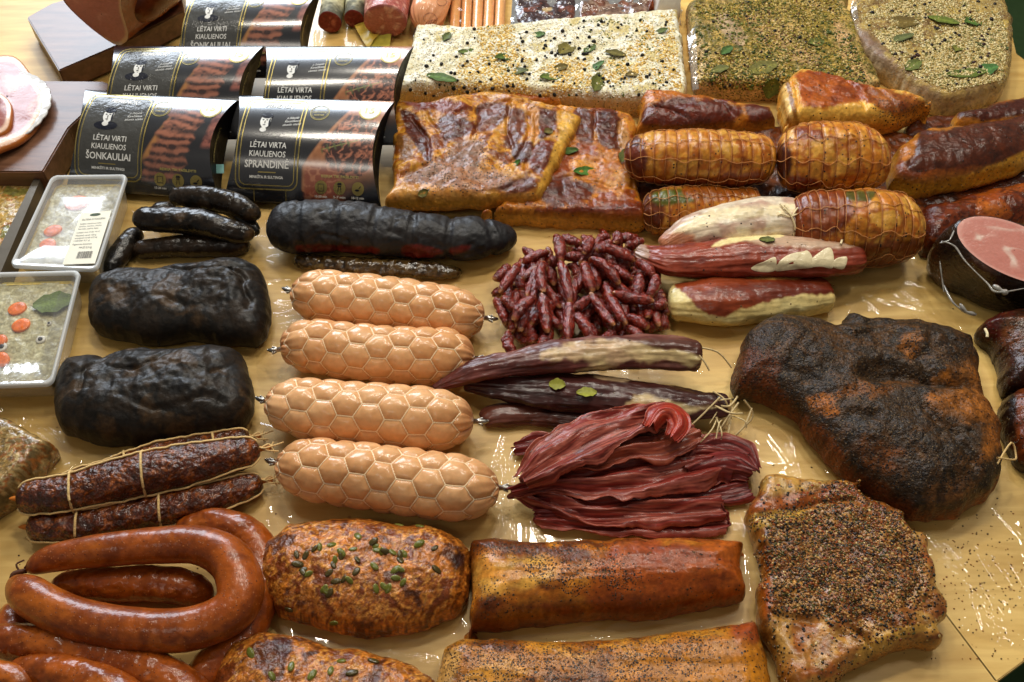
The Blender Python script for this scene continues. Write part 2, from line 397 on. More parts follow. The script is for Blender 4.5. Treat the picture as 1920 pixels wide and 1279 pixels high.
    B.inputs['Metallic'].default_value = metal; B.inputs['Specular IOR Level'].default_value = spec*.4
    B.inputs['Coat Weight'].default_value = coat; B.inputs['Coat Roughness'].default_value = coatr
    if coat: lk(bp.outputs[0], B.inputs['Coat Normal'])
    B.inputs['Coat IOR'].default_value = coatior
    if sss:
        B.inputs['Subsurface Weight'].default_value = sss; B.inputs['Subsurface Radius'].default_value = (1, .35, .2); B.inputs['Subsurface Scale'].default_value = .006
    MATS[name] = m; return m
def film_mat(name, tint=(1, 1, 1), rough=.07, haze=0.0, bs=(140, .35), ior=1.5, boost=1.0, hazec=(.9, .9, .88), const=0):
    if name in MATS: return MATS[name]
    m = bpy.data.materials.new(name); m.use_nodes = True; nt = m.node_tree; nt.nodes.clear(); lk = nt.links.new
    out = _n(nt, 'ShaderNodeOutputMaterial'); tr = _n(nt, 'ShaderNodeBsdfTransparent'); tr.inputs[0].default_value = (*tint, 1)
    gl = _n(nt, 'ShaderNodeBsdfGlossy'); gl.inputs['Roughness'].default_value = rough; gl.inputs[0].default_value = (1, 1, 1, 1)
    fr = _n(nt, 'ShaderNodeFresnel'); fr.inputs[0].default_value = ior
    tc = _n(nt, 'ShaderNodeTexCoord'); no = _n(nt, 'ShaderNodeTexNoise'); no.inputs['Scale'].default_value = bs[0]; no.inputs['Detail'].default_value = 3; lk(tc.outputs['Object'], no.inputs[0])
    bp = _n(nt, 'ShaderNodeBump'); bp.inputs['Strength'].default_value = bs[1]; bp.inputs['Distance'].default_value = .002; lk(no.outputs[0], bp.inputs['Height'])
    lk(bp.outputs[0], gl.inputs['Normal'])
    ml = _n(nt, 'ShaderNodeMath', operation='MULTIPLY'); ml.use_clamp = True; lk(fr.outputs[0], ml.inputs[0]); ml.inputs[1].default_value = boost if not const else 0
    if const: ad_ = _n(nt, 'ShaderNodeMath', operation='ADD'); lk(ml.outputs[0], ad_.inputs[0]); ad_.inputs[1].default_value = const; ml = ad_
    mx = _n(nt, 'ShaderNodeMixShader'); lk(ml.outputs[0], mx.inputs[0]); lk(tr.outputs[0], mx.inputs[1]); lk(gl.outputs[0], mx.inputs[2]); res = mx.outputs[0]
    if haze:
        df = _n(nt, 'ShaderNodeBsdfDiffuse'); df.inputs[0].default_value = (*hazec, 1); m2 = _n(nt, 'ShaderNodeMixShader'); m2.inputs[0].default_value = haze
        lk(res, m2.inputs[1]); lk(df.outputs[0], m2.inputs[2]); res = m2.outputs[0]
    lk(res, out.inputs[0]); MATS[name] = m; return m
# seeds, grains, leaves
def ico(sub=1):
    import bmesh
    b = bmesh.new(); bmesh.ops.create_icosphere(b, subdivisions=sub, radius=1); V = np.array([v.co[:] for v in b.verts]); F = np.array([[v.index for v in f.verts] for f in b.faces]); b.free(); return V, F
ICO1 = ico(1); ICO2 = ico(2)
def grains(name, pos, size, cols, mat, parent, sub=1, squash=(.7, 1.1), kind='stuff', label=None, rnd=.35):
    V0, F0 = ICO1 if sub == 1 else ICO2; n = len(pos)
    if n == 0: return None
    sz = size*(1-rnd+2*rnd*np.random.rand(n)); sc = np.random.uniform(squash[0], squash[1], (n, 3))
    a = np.random.rand(n)*6.28; c, s_ = np.cos(a), np.sin(a)
    W_ = V0[None]*sc[:, None]*sz[:, None, None]
    X = W_[..., 0]*c[:, None]-W_[..., 1]*s_[:, None]; Y = W_[..., 0]*s_[:, None]+W_[..., 1]*c[:, None]
    V = np.stack([X, Y, W_[..., 2]], 2)+np.asarray(pos)[:, None]; T = (F0[None]+(np.arange(n)*len(V0))[:, None, None]).reshape(-1, 3)
    cc = lin(np.array(cols))[np.random.randint(0, len(cols), n)]*np.random.uniform(.75, 1.2, (n, 1)); C = np.repeat(cc, len(V0), 0)
    o = mk(name, V.reshape(-1, 3), [], mat, parent, C, T=T)
    if kind: o['kind'] = kind
    if label: o['label'] = label
    return o
def scatter_on(bv, poly, n, seed=0, dens=None, lift=0.0):
    rs = np.random.RandomState(seed); poly = np.asarray(poly, float); lo, hi = poly.min(0), poly.max(0); out = []
    Q = rs.uniform(lo, hi, (n*4, 2)); sd, _, _ = sdpoly(Q, poly); Q = Q[sd > 0]
    if dens is not None: Q = Q[dens(Q) > rs.rand(len(Q))]
    for q in Q[:n]:
        h, nr = hitpx(bv, q[0], q[1])
        if h is not None: out.append(np.array(h)+np.array(nr)*lift)
    return np.array(out)
def leaf(bv, px, py, L, w, ang, mat, parent, lift=.0008, seed=0, name='bay_leaf'):
    L, w = L*1.15, w*1.25; mat = pmat('dried_leaf', .6, (300, .3), (90, .2), var=.3) if mat.name.startswith('seed') else mat
    h, nr = hitpx(bv, px, py)
    if h is None: return None
    rs = np.random.RandomState(seed); nu, nv = 9, 5; V = []; C = []
    for i in range(nu):
        t = i/(nu-1)
        for j in range(nv):
            q = (j/(nv-1)-.5)*2; wd = w*math.sin(math.pi*min(1, t*.92+.04))**.8*.5*(1+.12*math.sin(t*17+seed))
            x = (t-.5)*L; y = q*wd; z = lift+.0018*abs(q)+.003*math.sin(t*2.6+seed)*rs.uniform(.6, 1.2)*.5
            ca, sa = math.cos(ang), math.sin(ang); V.append([x*ca-y*sa, x*sa+y*ca, z])
    V = np.array(V); n = np.array(nr); A = np.cross([0, 1, 0], n); A /= np.linalg.norm(A); B = np.cross(n, A)
    V = np.array(h)+V[:, :1]*A+V[:, 1:2]*B+V[:, 2:]*n
    F = grid_faces(nu, nv); Vb = V-n*.0006; F2 = F[:, ::-1]+len(V); c = lin((rs.randint(62, 104), rs.randint(82, 104), rs.randint(34, 50)))
    C = np.tile(c, (2*len(V), 1)); C[2::5][:nu] *= 1.5
    return mk(name, np.r_[V, Vb], np.r_[F, F2], mat, parent, C)
# ------------------------------------------------------------------ setting
SP_DARK = [(22, 18, 14), (60, 42, 24), (30, 26, 20), (95, 70, 38), (20, 18, 16)]
SP_MIX = [(28, 22, 16), (190, 150, 85), (45, 38, 25), (150, 60, 25), (205, 175, 110), (30, 30, 22), (80, 80, 38)]
def wood_mat(name, c0, c1, rough=.35, ang=0.0, sc=9, coat=.06, spots=True):
    m = bpy.data.materials.new(name); m.use_nodes = True; nt = m.node_tree; B = nt.nodes['Principled BSDF']; lk = nt.links.new
    tc = _n(nt, 'ShaderNodeTexCoord'); mp = _n(nt, 'ShaderNodeMapping'); mp.inputs['Rotation'].default_value = (0, 0, ang); mp.inputs['Scale'].default_value = (1, 7, 7); lk(tc.outputs['Object'], mp.inputs[0])
    n1 = _n(nt, 'ShaderNodeTexNoise'); n1.inputs['Scale'].default_value = sc; n1.inputs['Detail'].default_value = 8; n1.inputs['Distortion'].default_value = .6; lk(mp.outputs[0], n1.inputs[0])
    n2 = _n(nt, 'ShaderNodeTexNoise'); n2.inputs['Scale'].default_value = 5; n2.inputs['Detail'].default_value = 4; lk(tc.outputs['Object'], n2.inputs[0])
    rp = _n(nt, 'ShaderNodeValToRGB'); rp.color_ramp.elements[0].position = .3; rp.color_ramp.elements[1].position = .72
    rp.color_ramp.elements[0].color = (*lin(c0), 1); rp.color_ramp.elements[1].color = (*lin(c1), 1); lk(n1.outputs[0], rp.inputs[0])
    mr = _n(nt, 'ShaderNodeMapRange'); mr.inputs[1].default_value = .3; mr.inputs[2].default_value = .7; mr.inputs[3].default_value = .78; mr.inputs[4].default_value = 1.14; lk(n2.outputs[0], mr.inputs[0])
    sc_ = _n(nt, 'ShaderNodeVectorMath', operation='SCALE'); lk(rp.outputs[0], sc_.inputs[0]); lk(mr.outputs[0], sc_.inputs['Scale']); c = sc_.outputs[0]
    if spots:
        v = _n(nt, 'ShaderNodeTexVoronoi'); v.inputs['Scale'].default_value = 42; lk(tc.outputs['Object'], v.inputs[0]); sp = _n(nt, 'ShaderNodeSeparateColor'); lk(v.outputs['Color'], sp.inputs[0])
        q = _n(nt, 'ShaderNodeMath', operation='LESS_THAN'); lk(sp.outputs[0], q.inputs[0]); q.inputs[1].default_value = .13
        d = _n(nt, 'ShaderNodeMapRange'); d.inputs[1].default_value = .13; d.inputs[2].default_value = .04; d.inputs[3].default_value = 0; d.inputs[4].default_value = .55; lk(v.outputs['Distance'], d.inputs[0])
        mu = _n(nt, 'ShaderNodeMath', operation='MULTIPLY'); lk(q.outputs[0], mu.inputs[0]); lk(d.outputs[0], mu.inputs[1])
        mc = _n(nt, 'ShaderNodeMix', data_type='RGBA'); lk(mu.outputs[0], mc.inputs[0]); lk(c, mc.inputs[6]); mc.inputs[7].default_value = (*lin((120, 62, 24)), 1); c = mc.outputs[2]
    bp = _n(nt, 'ShaderNodeBump'); bp.inputs['Strength'].default_value = .15; bp.inputs['Distance'].default_value = .0006; lk(n1.outputs[0], bp.inputs['Height'])
    lk(c, B.inputs['Base Color']); lk(bp.outputs[0], B.inputs['Normal']); B.inputs['Roughness'].default_value = rough; B.inputs['Coat Weight'].default_value = coat; B.inputs['Coat Roughness'].default_value = .2
    return m
M_board = wood_mat('varnished_board', (194, 152, 76), (226, 190, 112), .48, math.radians(-8))
M_boardr = wood_mat('varnished_board_light', (206, 164, 84), (236, 200, 120), .46, math.radians(38))
M_floor = pmat('floor_green', .6, (60, .1), (10, .1), col=(58, 84, 48), var=.08)
def prism(name, pts, z0, z1, mat, parent=None, bevel=.0012, kind=None, label=None, col=None):
    import bmesh
    bm = bmesh.new(); vb = [bm.verts.new((p[0], p[1], z0)) for p in pts]; vt = [bm.verts.new((p[0], p[1], z1)) for p in pts]; n = len(pts)
    bm.faces.new(vb[::-1]); bm.faces.new(vt)
    for i in range(n): bm.faces.new([vb[i], vb[(i+1) % n], vt[(i+1) % n], vt[i]])
    bmesh.ops.recalc_face_normals(bm, faces=bm.faces)
    if bevel: bmesh.ops.bevel(bm, geom=bm.edges[:], offset=bevel, segments=2, affect='EDGES')
    c = np.array([sum(p[0] for p in pts)/n, sum(p[1] for p in pts)/n, z0])
    L = np.array(parent.location) if parent is not None else c
    bmesh.ops.translate(bm, verts=bm.verts, vec=-Vector(L)); me = bpy.data.meshes.new(name); bm.to_mesh(me); bm.free(); me.materials.append(mat)
    o = bpy.data.objects.new(name, me); COL.objects.link(o)
    if parent is not None: o.parent = parent
    else: o.location = L
    if kind: o['kind'] = kind
    if label: o['label'] = label
    return o
fl = prism('floor', [(-6, -5), (6, -5), (6, 7), (-6, 7)], -.78, -.76, M_floor, bevel=0, kind='structure')
tab = thing('display_table', (0, 0, -.03), 'long display table of pale varnished wooden boards under all the meats', 'table')
A = unp(1362, 612)[:2]; Bp = unp(1862, 1279)[:2]; dr = (Bp-A)/np.linalg.norm(Bp-A)
e1 = unp(1870, 1277)[:2]; e2 = unp(1920, 1240)[:2]; ed = (e2-e1)/np.linalg.norm(e2-e1)
M_ = np.array([dr, -ed]).T; tt = np.linalg.solve(M_, e1-A); cr = A+dr*tt[0]
nrm = np.array([-dr[1], dr[0]]);  nrm = nrm if nrm[0] > 0 else -nrm
TR = unp(1872, -300)[:2]; t1 = unp(1884, 0)[:2]; t2 = unp(1906, 100)[:2]; t3 = unp(2100, 250)[:2]
far = A-dr*1.75; gap = nrm*.0016
prism('board', [cr+gap, e2+ed*.8, t3, t2, t1, TR, far+gap], -.03, 0, M_boardr, tab)
prism('board', [(-2.0, cr[1]-.3), (cr[0]+dr[0]*.35-gap[0], cr[1]-.3), far-gap, (-2.0, far[1])], -.03, 0, M_board, tab)
prism('board', [(-2.0, far[1]+.003), (far[0], far[1]+.003), (TR[0], far[1]+.003), (TR[0], 2.6), (-2.0, 2.6)], -.03, 0, M_board, tab)
prism('table_leg', [(-1.9, -.9), (-1.8, -.9), (-1.8, -.8), (-1.9, -.8)], -.76, -.03, M_board, tab)
prism('table_leg', [(.5, 1.2), (.6, 1.2), (.6, 1.3), (.5, 1.3)], -.76, -.03, M_board, tab)
prism('table_leg', [(-1.9, 2.0), (-1.8, 2.0), (-1.8, 2.1), (-1.9, 2.1)], -.76, -.03, M_board, tab)
rs_ = np.random.RandomState(11); cp = []
for q in range(520):
    x, y = rs_.uniform(0, 1920), rs_.uniform(360, 1279)
    if q > 200: x, y = rs_.normal(1850, 70), rs_.normal(1060, 90)
    cp.append(unp(x, min(y, 1235), .0006))
V0_, F0_ = ICO1; cp = np.array(cp); cp = cp[(cp[:, 0] < .62)]; sz_ = rs_.uniform(.0004, .0013, len(cp)); VV_ = (V0_[None]*np.array([1, .8, .5])*sz_[:, None, None]+cp[:, None]).reshape(-1, 3)
cc_ = np.repeat(lin(np.array([(150, 90, 40), (96, 60, 30), (60, 40, 26), (176, 120, 60)]))[rs_.randint(0, 4, len(cp))], len(V0_), 0)
crumb = mk('spice_crumbs', VV_, [], pmat('crumb', .6, (400, .2), (90, .1)), None, cc_, T=(F0_[None]+(np.arange(len(cp))*len(V0_))[:, None, None]).reshape(-1, 3)); base_props(crumb, 'tiny brown spice crumbs strewn over the bare boards', 'crumbs', kind='stuff')
# ------------------------------------------------------------------ film sheets on the boards
M_film = film_mat('clear_film', (.995, .99, .98), .05, haze=.004, const=.04, bs=(40, .06), ior=1.45, boost=1.2)
def film(poly, label, seed=0, ang=0.0, amp=.0022, sc=9, lift=.0015, s=.0019, st=(1, .22), mat=None, name='clear_film', base=0, cr=()):
    pts = smooth_poly(np.array([unp(a, b, 0.002)[:2] for a, b in poly]), 5); lo, hi = pts.min(0), pts.max(0)
    nx = int((hi[0]-lo[0])/s)+2; ny = int((hi[1]-lo[1])/s)+2
    X, Y = np.meshgrid(lo[0]+np.arange(nx)*s, lo[1]+np.arange(ny)*s, indexing='ij'); Q = np.stack([X.ravel(), Y.ravel()], 1)
    sd, _, _ = sdpoly(Q, pts); w = fbm(np.c_[Q, 0*Q[:, 0]], 20, seed, 3)*.01; keep = (sd+w).reshape(nx, ny) > 0
    kc = keep[:-1, :-1] & keep[1:, :-1] & keep[:-1, 1:] & keep[1:, 1:]; ci, cj = np.nonzero(kc); v = lambda i, j: i*ny+j
    F = np.stack([v(ci, cj), v(ci+1, cj), v(ci+1, cj+1), v(ci, cj+1)], 1); used = np.unique(F); mp_ = -np.ones(nx*ny, int); mp_[used] = np.arange(len(used)); F = mp_[F]; Q = Q[used]
    c, s_ = math.cos(ang), math.sin(ang); R = np.c_[Q[:, 0]*c+Q[:, 1]*s_, -Q[:, 0]*s_+Q[:, 1]*c, Q[:, 0]*0+seed]
    R2 = R+np.c_[fbm(R, 12, seed+1, 2), fbm(R, 12, seed+2, 2), R[:, 0]*0]*.02
    g = ridge(R2*np.array([st[0], st[1], 1]), sc, seed+3, 3); msk = ss(.45, .98, g); big = ss(-.1, .5, fbm(R, 7, seed+8, 2))
    z = base+lift+amp*msk**1.6*(.25+.75*big)+.00008*fbm(R, 60, seed+4, 2)
    rs = np.random.RandomState(seed+100)
    for (cx, cy, n_c, ln, an, sp) in cr:
        for q in range(int(n_c*.75)):
            a0 = np.array([cx, cy])+rs.normal(0, 1, 2)*sp; aa = math.radians(an+rs.normal(0, 9)); L1 = ln*rs.uniform(.4, 1.7); b0 = a0+np.array([math.cos(aa), math.sin(aa)])*L1; m0 = (a0+b0)/2+rs.normal(0, 1, 2)*L1*.035
            W_ = [unp(*p_, .002)[:2] for p_ in (a0, m0, b0)]; dd = np.full(len(Q), 9.0); tt_ = np.zeros(len(Q))
            for k_ in (0, 1):
                e_ = W_[k_+1]-W_[k_]; t_ = np.clip(((Q-W_[k_])@e_)/(e_@e_), 0, 1); d_ = np.linalg.norm(Q-W_[k_]-t_[:, None]*e_, axis=1); up_ = d_ < dd; dd = np.where(up_, d_, dd); tt_ = np.where(up_, (k_+t_)/2, tt_)
            w_ = rs.uniform(.0018, .0034); z = z+rs.uniform(.6, 1.1)*w_*np.clip(1-dd/w_, 0, 1)*np.sin(np.clip(tt_*.96+.02, 0, 1)*math.pi)**.5
    return base_props(mk(name, np.c_[Q, z], F, mat or M_film), label, 'plastic film')
film([(480, 350), (760, 380), (960, 420), (930, 560), (1240, 600), (1400, 610), (1400, 740), (1440, 900), (1400, 1290), (420, 1290), (500, 980), (480, 700)], 'large clear film sheet under the pale netted sausages and dried fillets', 3, .15, cr=[(970, 850, 16, 110, 95, 22), (960, 960, 12, 80, 80, 26), (560, 490, 8, 140, 3, 22), (545, 395, 7, 90, 5, 16), (495, 600, 8, 90, 2, 20), (490, 745, 9, 90, 20, 22), (500, 960, 10, 80, 60, 26), (1370, 690, 8, 110, 10, 26), (1410, 830, 12, 120, 70, 20), (880, 1165, 8, 70, 60, 24), (1395, 980, 10, 90, 75, 16), (1050, 600, 6, 100, 10, 40), (1180, 1165, 8, 160, 172, 20), (700, 1180, 6, 120, 10, 20), (1330, 620, 5, 90, 5, 16), (930, 560, 5, 60, 85, 20), (1290, 1150, 6, 110, 165, 16)])
film([(1385, 770), (1500, 830), (1700, 960), (1890, 850), (1960, 830), (1980, 1200), (1860, 1200), (1790, 1150), (1640, 1000), (1400, 905)], 'clear film lying on the right board beyond the big smoked shoulder', 9, .9, cr=[(1830, 1080, 11, 110, 60, 45), (1890, 960, 7, 160, 65, 30), (1470, 830, 10, 120, 60, 26), (1800, 1160, 5, 90, 120, 22), (1885, 1130, 6, 130, 70, 20), (1740, 1000, 6, 90, 50, 18)])
film([(-20, 720), (130, 640), (200, 660), (230, 860), (60, 930), (-30, 990)], 'crinkled clear film between the black loaves and the brawn block at the left', 5, 1.1, amp=.003, cr=[(50, 910, 12, 90, 110, 22), (110, 800, 14, 60, 20, 26), (40, 740, 10, 80, 110, 26), (160, 870, 8, 90, 150, 22), (10, 960, 8, 70, 120, 12), (190, 850, 8, 80, 10, 12)])
film([(1500, 480), (1600, 470), (1760, 470), (1830, 640), (1620, 600), (1540, 590)], 'clear film creased between the cured fillets and the cut ham', 14, .6, cr=[(1650, 500, 10, 80, 150, 26), (1700, 560, 10, 90, 20, 26), (1600, 560, 6, 70, 40, 18)])
film([(230, 365), (520, 370), (560, 640), (470, 660), (180, 640)], 'clear film under the black sausages and black loaves', 17, .1, cr=[(500, 390, 10, 70, 10, 14), (265, 385, 8, 60, 60, 14), (500, 480, 8, 70, 2, 16), (505, 560, 7, 60, 2, 14)])
film([(570, -30), (740, -20), (780, 80), (770, 110), (570, 100)], 'clear film under the two cut dry sausages at the top', 21, 1.3, cr=[(600, 60, 10, 60, 100, 14), (650, 80, 10, 60, 80, 18)])
# ------------------------------------------------------------------ pale hex netted sausages
M_pale = pmat('pale_casing', .34, (160, .14), (40, .12), coat=.6, var=.08, sss=.12, rvar=.08, coatr=.16)
M_net = pmat('net_cord', .6, (600, .3), (100, .1), col=(250, 226, 186), var=.08)
M_metal = pmat('clip_metal', .3, (300, .3), (80, .1), col=(176, 172, 165), metal=1, var=.1)
def hexsausage(path, hw, label, seed, nrow=7, clips=(1, 1), ph=0.0):
    hw = [h*1.07 for h in hw]; rr = np.mean([h*mpp(p[1], .03) for p, h in zip(path, hw)]); circ = 2*math.pi*rr; pv = circ/nrow; a = pv/math.sqrt(3)
    def hexd(x, th):
        y = th/(2*math.pi)*nrow*pv+ph; best = np.full(len(x), 9.0); sec = best.copy()
        for cx0, cy0 in ((0, 0), (1.5*a, pv/2)):
            cx = np.round((x-cx0)/(3*a))*3*a+cx0
            for ddx in (-3*a, 0, 3*a):
                cy = np.round((y-cy0)/pv)*pv+cy0
                for ddy in (-pv, 0, pv):
                    d = (x-cx-ddx)**2+(y-cy-ddy)**2; sec = np.minimum(sec, np.maximum(best, d)); best = np.minimum(best, d)
        # distance to bisector
        return (sec-best)/(2*math.sqrt(3)*a)
    def disp(x, th, P, r):
        e = hexd(x, th); t = np.clip(e/(a*.866), 0, 1)
        return .0055*np.sqrt(np.clip(1-(1-t)**2, 0, 1))-.0040+.0018*fbm(P, 26, seed, 3)+.0009*np.sin(th*19+3*np.sin(x*60))*np.clip(1-np.minimum(x, PLN[0]-x)/.04, 0, 1)
    PLN = [.28]
    T = Tube(path, hw, 0, 1.0, cap=1.25, disp=disp, endp=2.1); PLN[0] = T.L
    t = thing('netted_sausage', T.P[len(T.P)//2]*np.array([1, 1, 0]), label, 'sausage', 'pale cooked sausages in hexagonal netting')
    def paint(V, px, U, Th):
        n = fbm(V, 30, seed, 4)+.5*fbm(V, 9, seed+3, 2)+[.1, -.15, .05, -.05][seed-1]; C = mixc(lin((212, 154, 100))[None], lin((226, 174, 122))[None], np.clip(.5+n*.6, 0, 1))
        en = ss(.10, .02, U)+ss(.90, .98, U); C = mixc(C, lin((192, 128, 84))[None], np.clip(en, 0, 1)*.6)
        e = hexd(U*T.L, Th); g = ss(.0025, 0, e); wr = ridge(np.c_[U*T.L*420, V[:, 1]*50, V[:, 2]*50], 1, seed)
        C = mixc(C, lin((176, 104, 58))[None], g*.8*np.clip(wr, 0, 1)); return np.c_[C, np.zeros(len(V))]
    tube('casing', T, M_pale, paint, t, ds=.0016, origin=None)
    # cords along the hexagon edges
    parts = []; ncol = int(T.L/(1.5*a))+2
    for c in range(-1, ncol+1):
        cx = c*1.5*a; off = pv/2 if c % 2 else 0
        for r in range(nrow):
            cy = r*pv+off
            h = [(cx+a*math.cos(q), cy+a*math.sin(q)) for q in (0, math.pi/3, 2*math.pi/3, math.pi)]
            for i in range(3):
                (x0, y0), (x1, y1) = h[i], h[i+1]; k = np.linspace(0, 1, 7); xs = x0+(x1-x0)*k; ys = y0+(y1-y0)*k
                if xs.min() < .004 or xs.max() > T.L-.004: continue
                th = (ys-ph)/(nrow*pv)*2*math.pi; P = T.ev(xs/T.L, th, .0011)
                parts.append(cord(P, .0011, 4, sm=False, caps=False))
    V, F, _ = join(parts); mk('netting', V, F, M_net, t)
    for e_, (u0, sg) in enumerate(((0.0, -1), (1.0, 1))):
        if not clips[e_]: continue
        P = T.frame(np.array([u0])); c = P[0][0]; d = P[1][0]*sg
        pr = [cord(np.array([c+d*-.003, c+d*.006]), .0032, 8), cord(np.array([c+d*.004+[0, 0, .002], c+d*.012, c+d*.018+[0, .002, -.001]]), [.0022, .0034, .0015], 8, 3)]
        for q in range(6):
            aa = q; pr.append(cord(np.array([c+d*.006+.003*np.array([0, math.cos(aa), math.sin(aa)]), c+d*.011+.0048*np.array([0, math.cos(aa), math.sin(aa)])]), .0012, 4))
        V, F, _ = join(pr); mk('clip', V, F, M_metal, t)
    return t
hexsausage([(551, 546), (600, 556), (730, 570), (860, 590), (908, 596)], [42, 46, 48, 47, 40], 'pale hexagon netted sausage in the row, farthest one below the black roll', 1, ph=.012)
hexsausage([(527, 655), (590, 650), (710, 664), (830, 668), (890, 672)], [44, 48, 50, 50, 44], 'pale hexagon netted sausage second from the back, its end under the dark fillet tip', 2, ph=.004)
hexsausage([(503, 752), (570, 765), (690, 778), (820, 787), (888, 790)], [44, 52, 56, 55, 48], 'pale hexagon netted sausage third from the back with metal clips at both ends', 3, ph=.016)
hexsausage([(522, 868), (590, 880), (720, 898), (860, 915), (935, 915)], [44, 54, 58, 58, 46], 'largest pale hexagon netted sausage, nearest one above the seeded meatloaf', 4, ph=.008)
# ------------------------------------------------------------------ black loaves
M_black = pmat('black_crust', .55, (170, .5), (60, .5), coat=.2, var=.35, rvar=.12, coatr=.3, spec=.5)
def blackp(seed, red=()):
    return painter([(20, 17, 16), (40, 30, 25), (24, 21, 20), (62, 44, 32)], 25, seed, layers=red, fine=.2)
def bb(a1, s1, a2, s2, seed, rd=.0):
    return lambda P, d: a1*fbm(P, s1, seed, 4)+a2*fbm(P, s2, seed+4, 4)-rd*np.clip(ridge(P+.014*fbm(P, 30, seed, 2)[:, None], 13, seed+8)-.6, 0, 1)
def one(o, label, cat, group=None): return base_props(o, label, cat, group)
one(slab('black_loaf', [(186, 535), (210, 506), (254, 488), (300, 490), (344, 482), (400, 478), (444, 470), (475, 488), (490, 527), (494, 570), (486, 612), (460, 648), (413, 646), (344, 640), (280, 648), (236, 640), (206, 634), (186, 618), (178, 575)], .062, M_black, blackp(1), e=.055, p=2.1, hs=.32, k=.62, bump=lambda P, d, g=grooves([([(203, 520), (241, 493), (309, 496), (358, 506), (420, 506), (457, 527), (463, 570)], .004, .008), ([(358, 506), (378, 496), (437, 499), (478, 486)], .004, .006), ([(430, 508), (448, 500), (482, 494)], .003, .006), ([(215, 600), (280, 560), (340, 570)], .005, .004)], .055, 4): .010*fbm(P, 13, 3, 4)+.0018*fbm(P, 60, 9, 4)+.0010*fbm(P, 160, 9, 2)+g(P), wob=(.0024, 45), tuck=.012, shrink=-.002), 'black crusted loaf behind the other, with folded skin along its back', 'smoked meat', 'charcoal black loaves')
one(slab('black_loaf', [(126, 700), (148, 666), (180, 652), (206, 656), (261, 641), (344, 640), (405, 634), (437, 648), (456, 695), (462, 740), (452, 776), (421, 807), (362, 822), (300, 826), (253, 835), (190, 832), (150, 822), (124, 804), (114, 765), (118, 730)], .064, M_black, blackp(2), e=.055, p=2.1, hs=.32, k=.62, bump=lambda P, d, g=grooves([([(150, 730), (165, 695), (206, 661), (275, 651)], .004, .008), ([(228, 748), (295, 768), (379, 745), (420, 752)], .004, .006), ([(200, 690), (250, 700), (300, 680), (330, 650)], .003, .005), ([(400, 700), (430, 680), (445, 650)], .004, .006)], .055, 8): .011*fbm(P, 12, 13, 4)+.0018*fbm(P, 55, 19, 4)+.0010*fbm(P, 160, 9, 2)+g(P), wob=(.0024, 45), tuck=.012, shrink=-.002), 'black crusted loaf in front, just above the tied dark salamis', 'smoked meat', 'charcoal black loaves')
# black sausages
M_blk = pmat('black_casing', .3, (240, .22), (50, .3), coat=.35, var=.3, rvar=.1, coatr=.22, spec=.5)
def sausage(path, hw, mat, pnt, label, name='black_sausage', cat='sausage', group=None, z0=0.0, seed=0, amp=.0012, asc=60, cap=1.1, flat=1, ends=(1, 1), ds=.0019, fine=.0005, parent=None, closed=False, endp=2.0):
    T = Tube(path, hw, z0, flat, cap=cap, ends=ends, closed=closed, endp=endp, disp=lambda x, th, P, r: amp*fbm(P, asc, seed, 3)+fine*fbm(P, 240, seed+5, 2))
    o = tube(name, T, mat, pnt, parent, ds)
    if label: base_props(o, label, cat, group)
    o_T[o.name] = T
    return o
o_T = {}
G = 'thick black smoked sausages in a heap'
sausage([(205, 515), (222, 480), (245, 450), (262, 432)], [17, 20, 20, 16], M_blk, blackp(4), 'black sausage lying steeply at the left of the heap', group=G, seed=3)
sausage([(250, 470), (330, 462), (420, 462), (470, 458)], [17, 21, 21, 15], M_blk, painter([(34, 26, 22), (50, 36, 30), (28, 22, 20)], 30, 4), 'brownish black sausage lowest at the front of the heap', group=G, seed=5)
sausage([(290, 408), (300, 395), (330, 388)], [14, 15, 12], M_blk, blackp(4), 'short black sausage end poking out behind at the left of the heap', group=G, seed=6, z0=.01)
sausage([(340, 412), (390, 384), (430, 388), (470, 425), (484, 440)], [15, 17, 17, 15, 10], M_blk, blackp(4), 'black sausage bent beneath the topmost one', group=G, seed=7, z0=.018)
sausage([(250, 410), (300, 412), (370, 416), (430, 432), (478, 440)], [19, 24, 25, 22, 14], M_blk, blackp(5), 'long black sausage lying across the front of the heap', group=G, seed=8, z0=.026)
sausage([(318, 372), (355, 368), (420, 376), (465, 395), (488, 408)], [15, 20, 21, 19, 12], M_blk, blackp(6), 'topmost black sausage curving down at its right end', group=G, seed=9, z0=.035)
# long black roll
rolldisp = lambda x, th, P, r: .0032*fbm(P, 22, 31, 4)+.0012*fbm(P, 75, 35, 3)-.010*np.clip(ridge(P+.012*fbm(P, 25, 5, 2)[:, None], 20, 33)-.62, 0, 1)-.003*ss(.7, 1, np.cos(x/.052*2*math.pi))
T = Tube([(500, 436), (560, 425), (640, 424), (740, 436), (840, 447), (900, 447), (968, 440)], [38, 50, 50, 47, 42, 40, 22], .006, .8, cap=.9, disp=rolldisp)
roll = tube('black_roll', T, M_black, painter([(20, 19, 22), (33, 30, 31), (24, 23, 27)], 25, 7, fine=.2, layers=[([(560, 462), (620, 458), (625, 468), (570, 472)], (70, 14, 14), 3, 4), ([(630, 462), (700, 464), (705, 474), (640, 474)], (78, 14, 14), 3, 4), ([(755, 462), (800, 460), (830, 474), (770, 484)], (80, 16, 14), 3, 4), ([(845, 464), (880, 460), (878, 470), (850, 478)], (80, 16, 14), 3, 4)]))
one(roll, 'long wrinkled black roll with red meat showing along its lower side', 'smoked meat')
M_gloss = pmat('glossy_brown_casing', .2, (200, .5), (60, .4), coat=.8, var=.35, rvar=.08, coatr=.08)
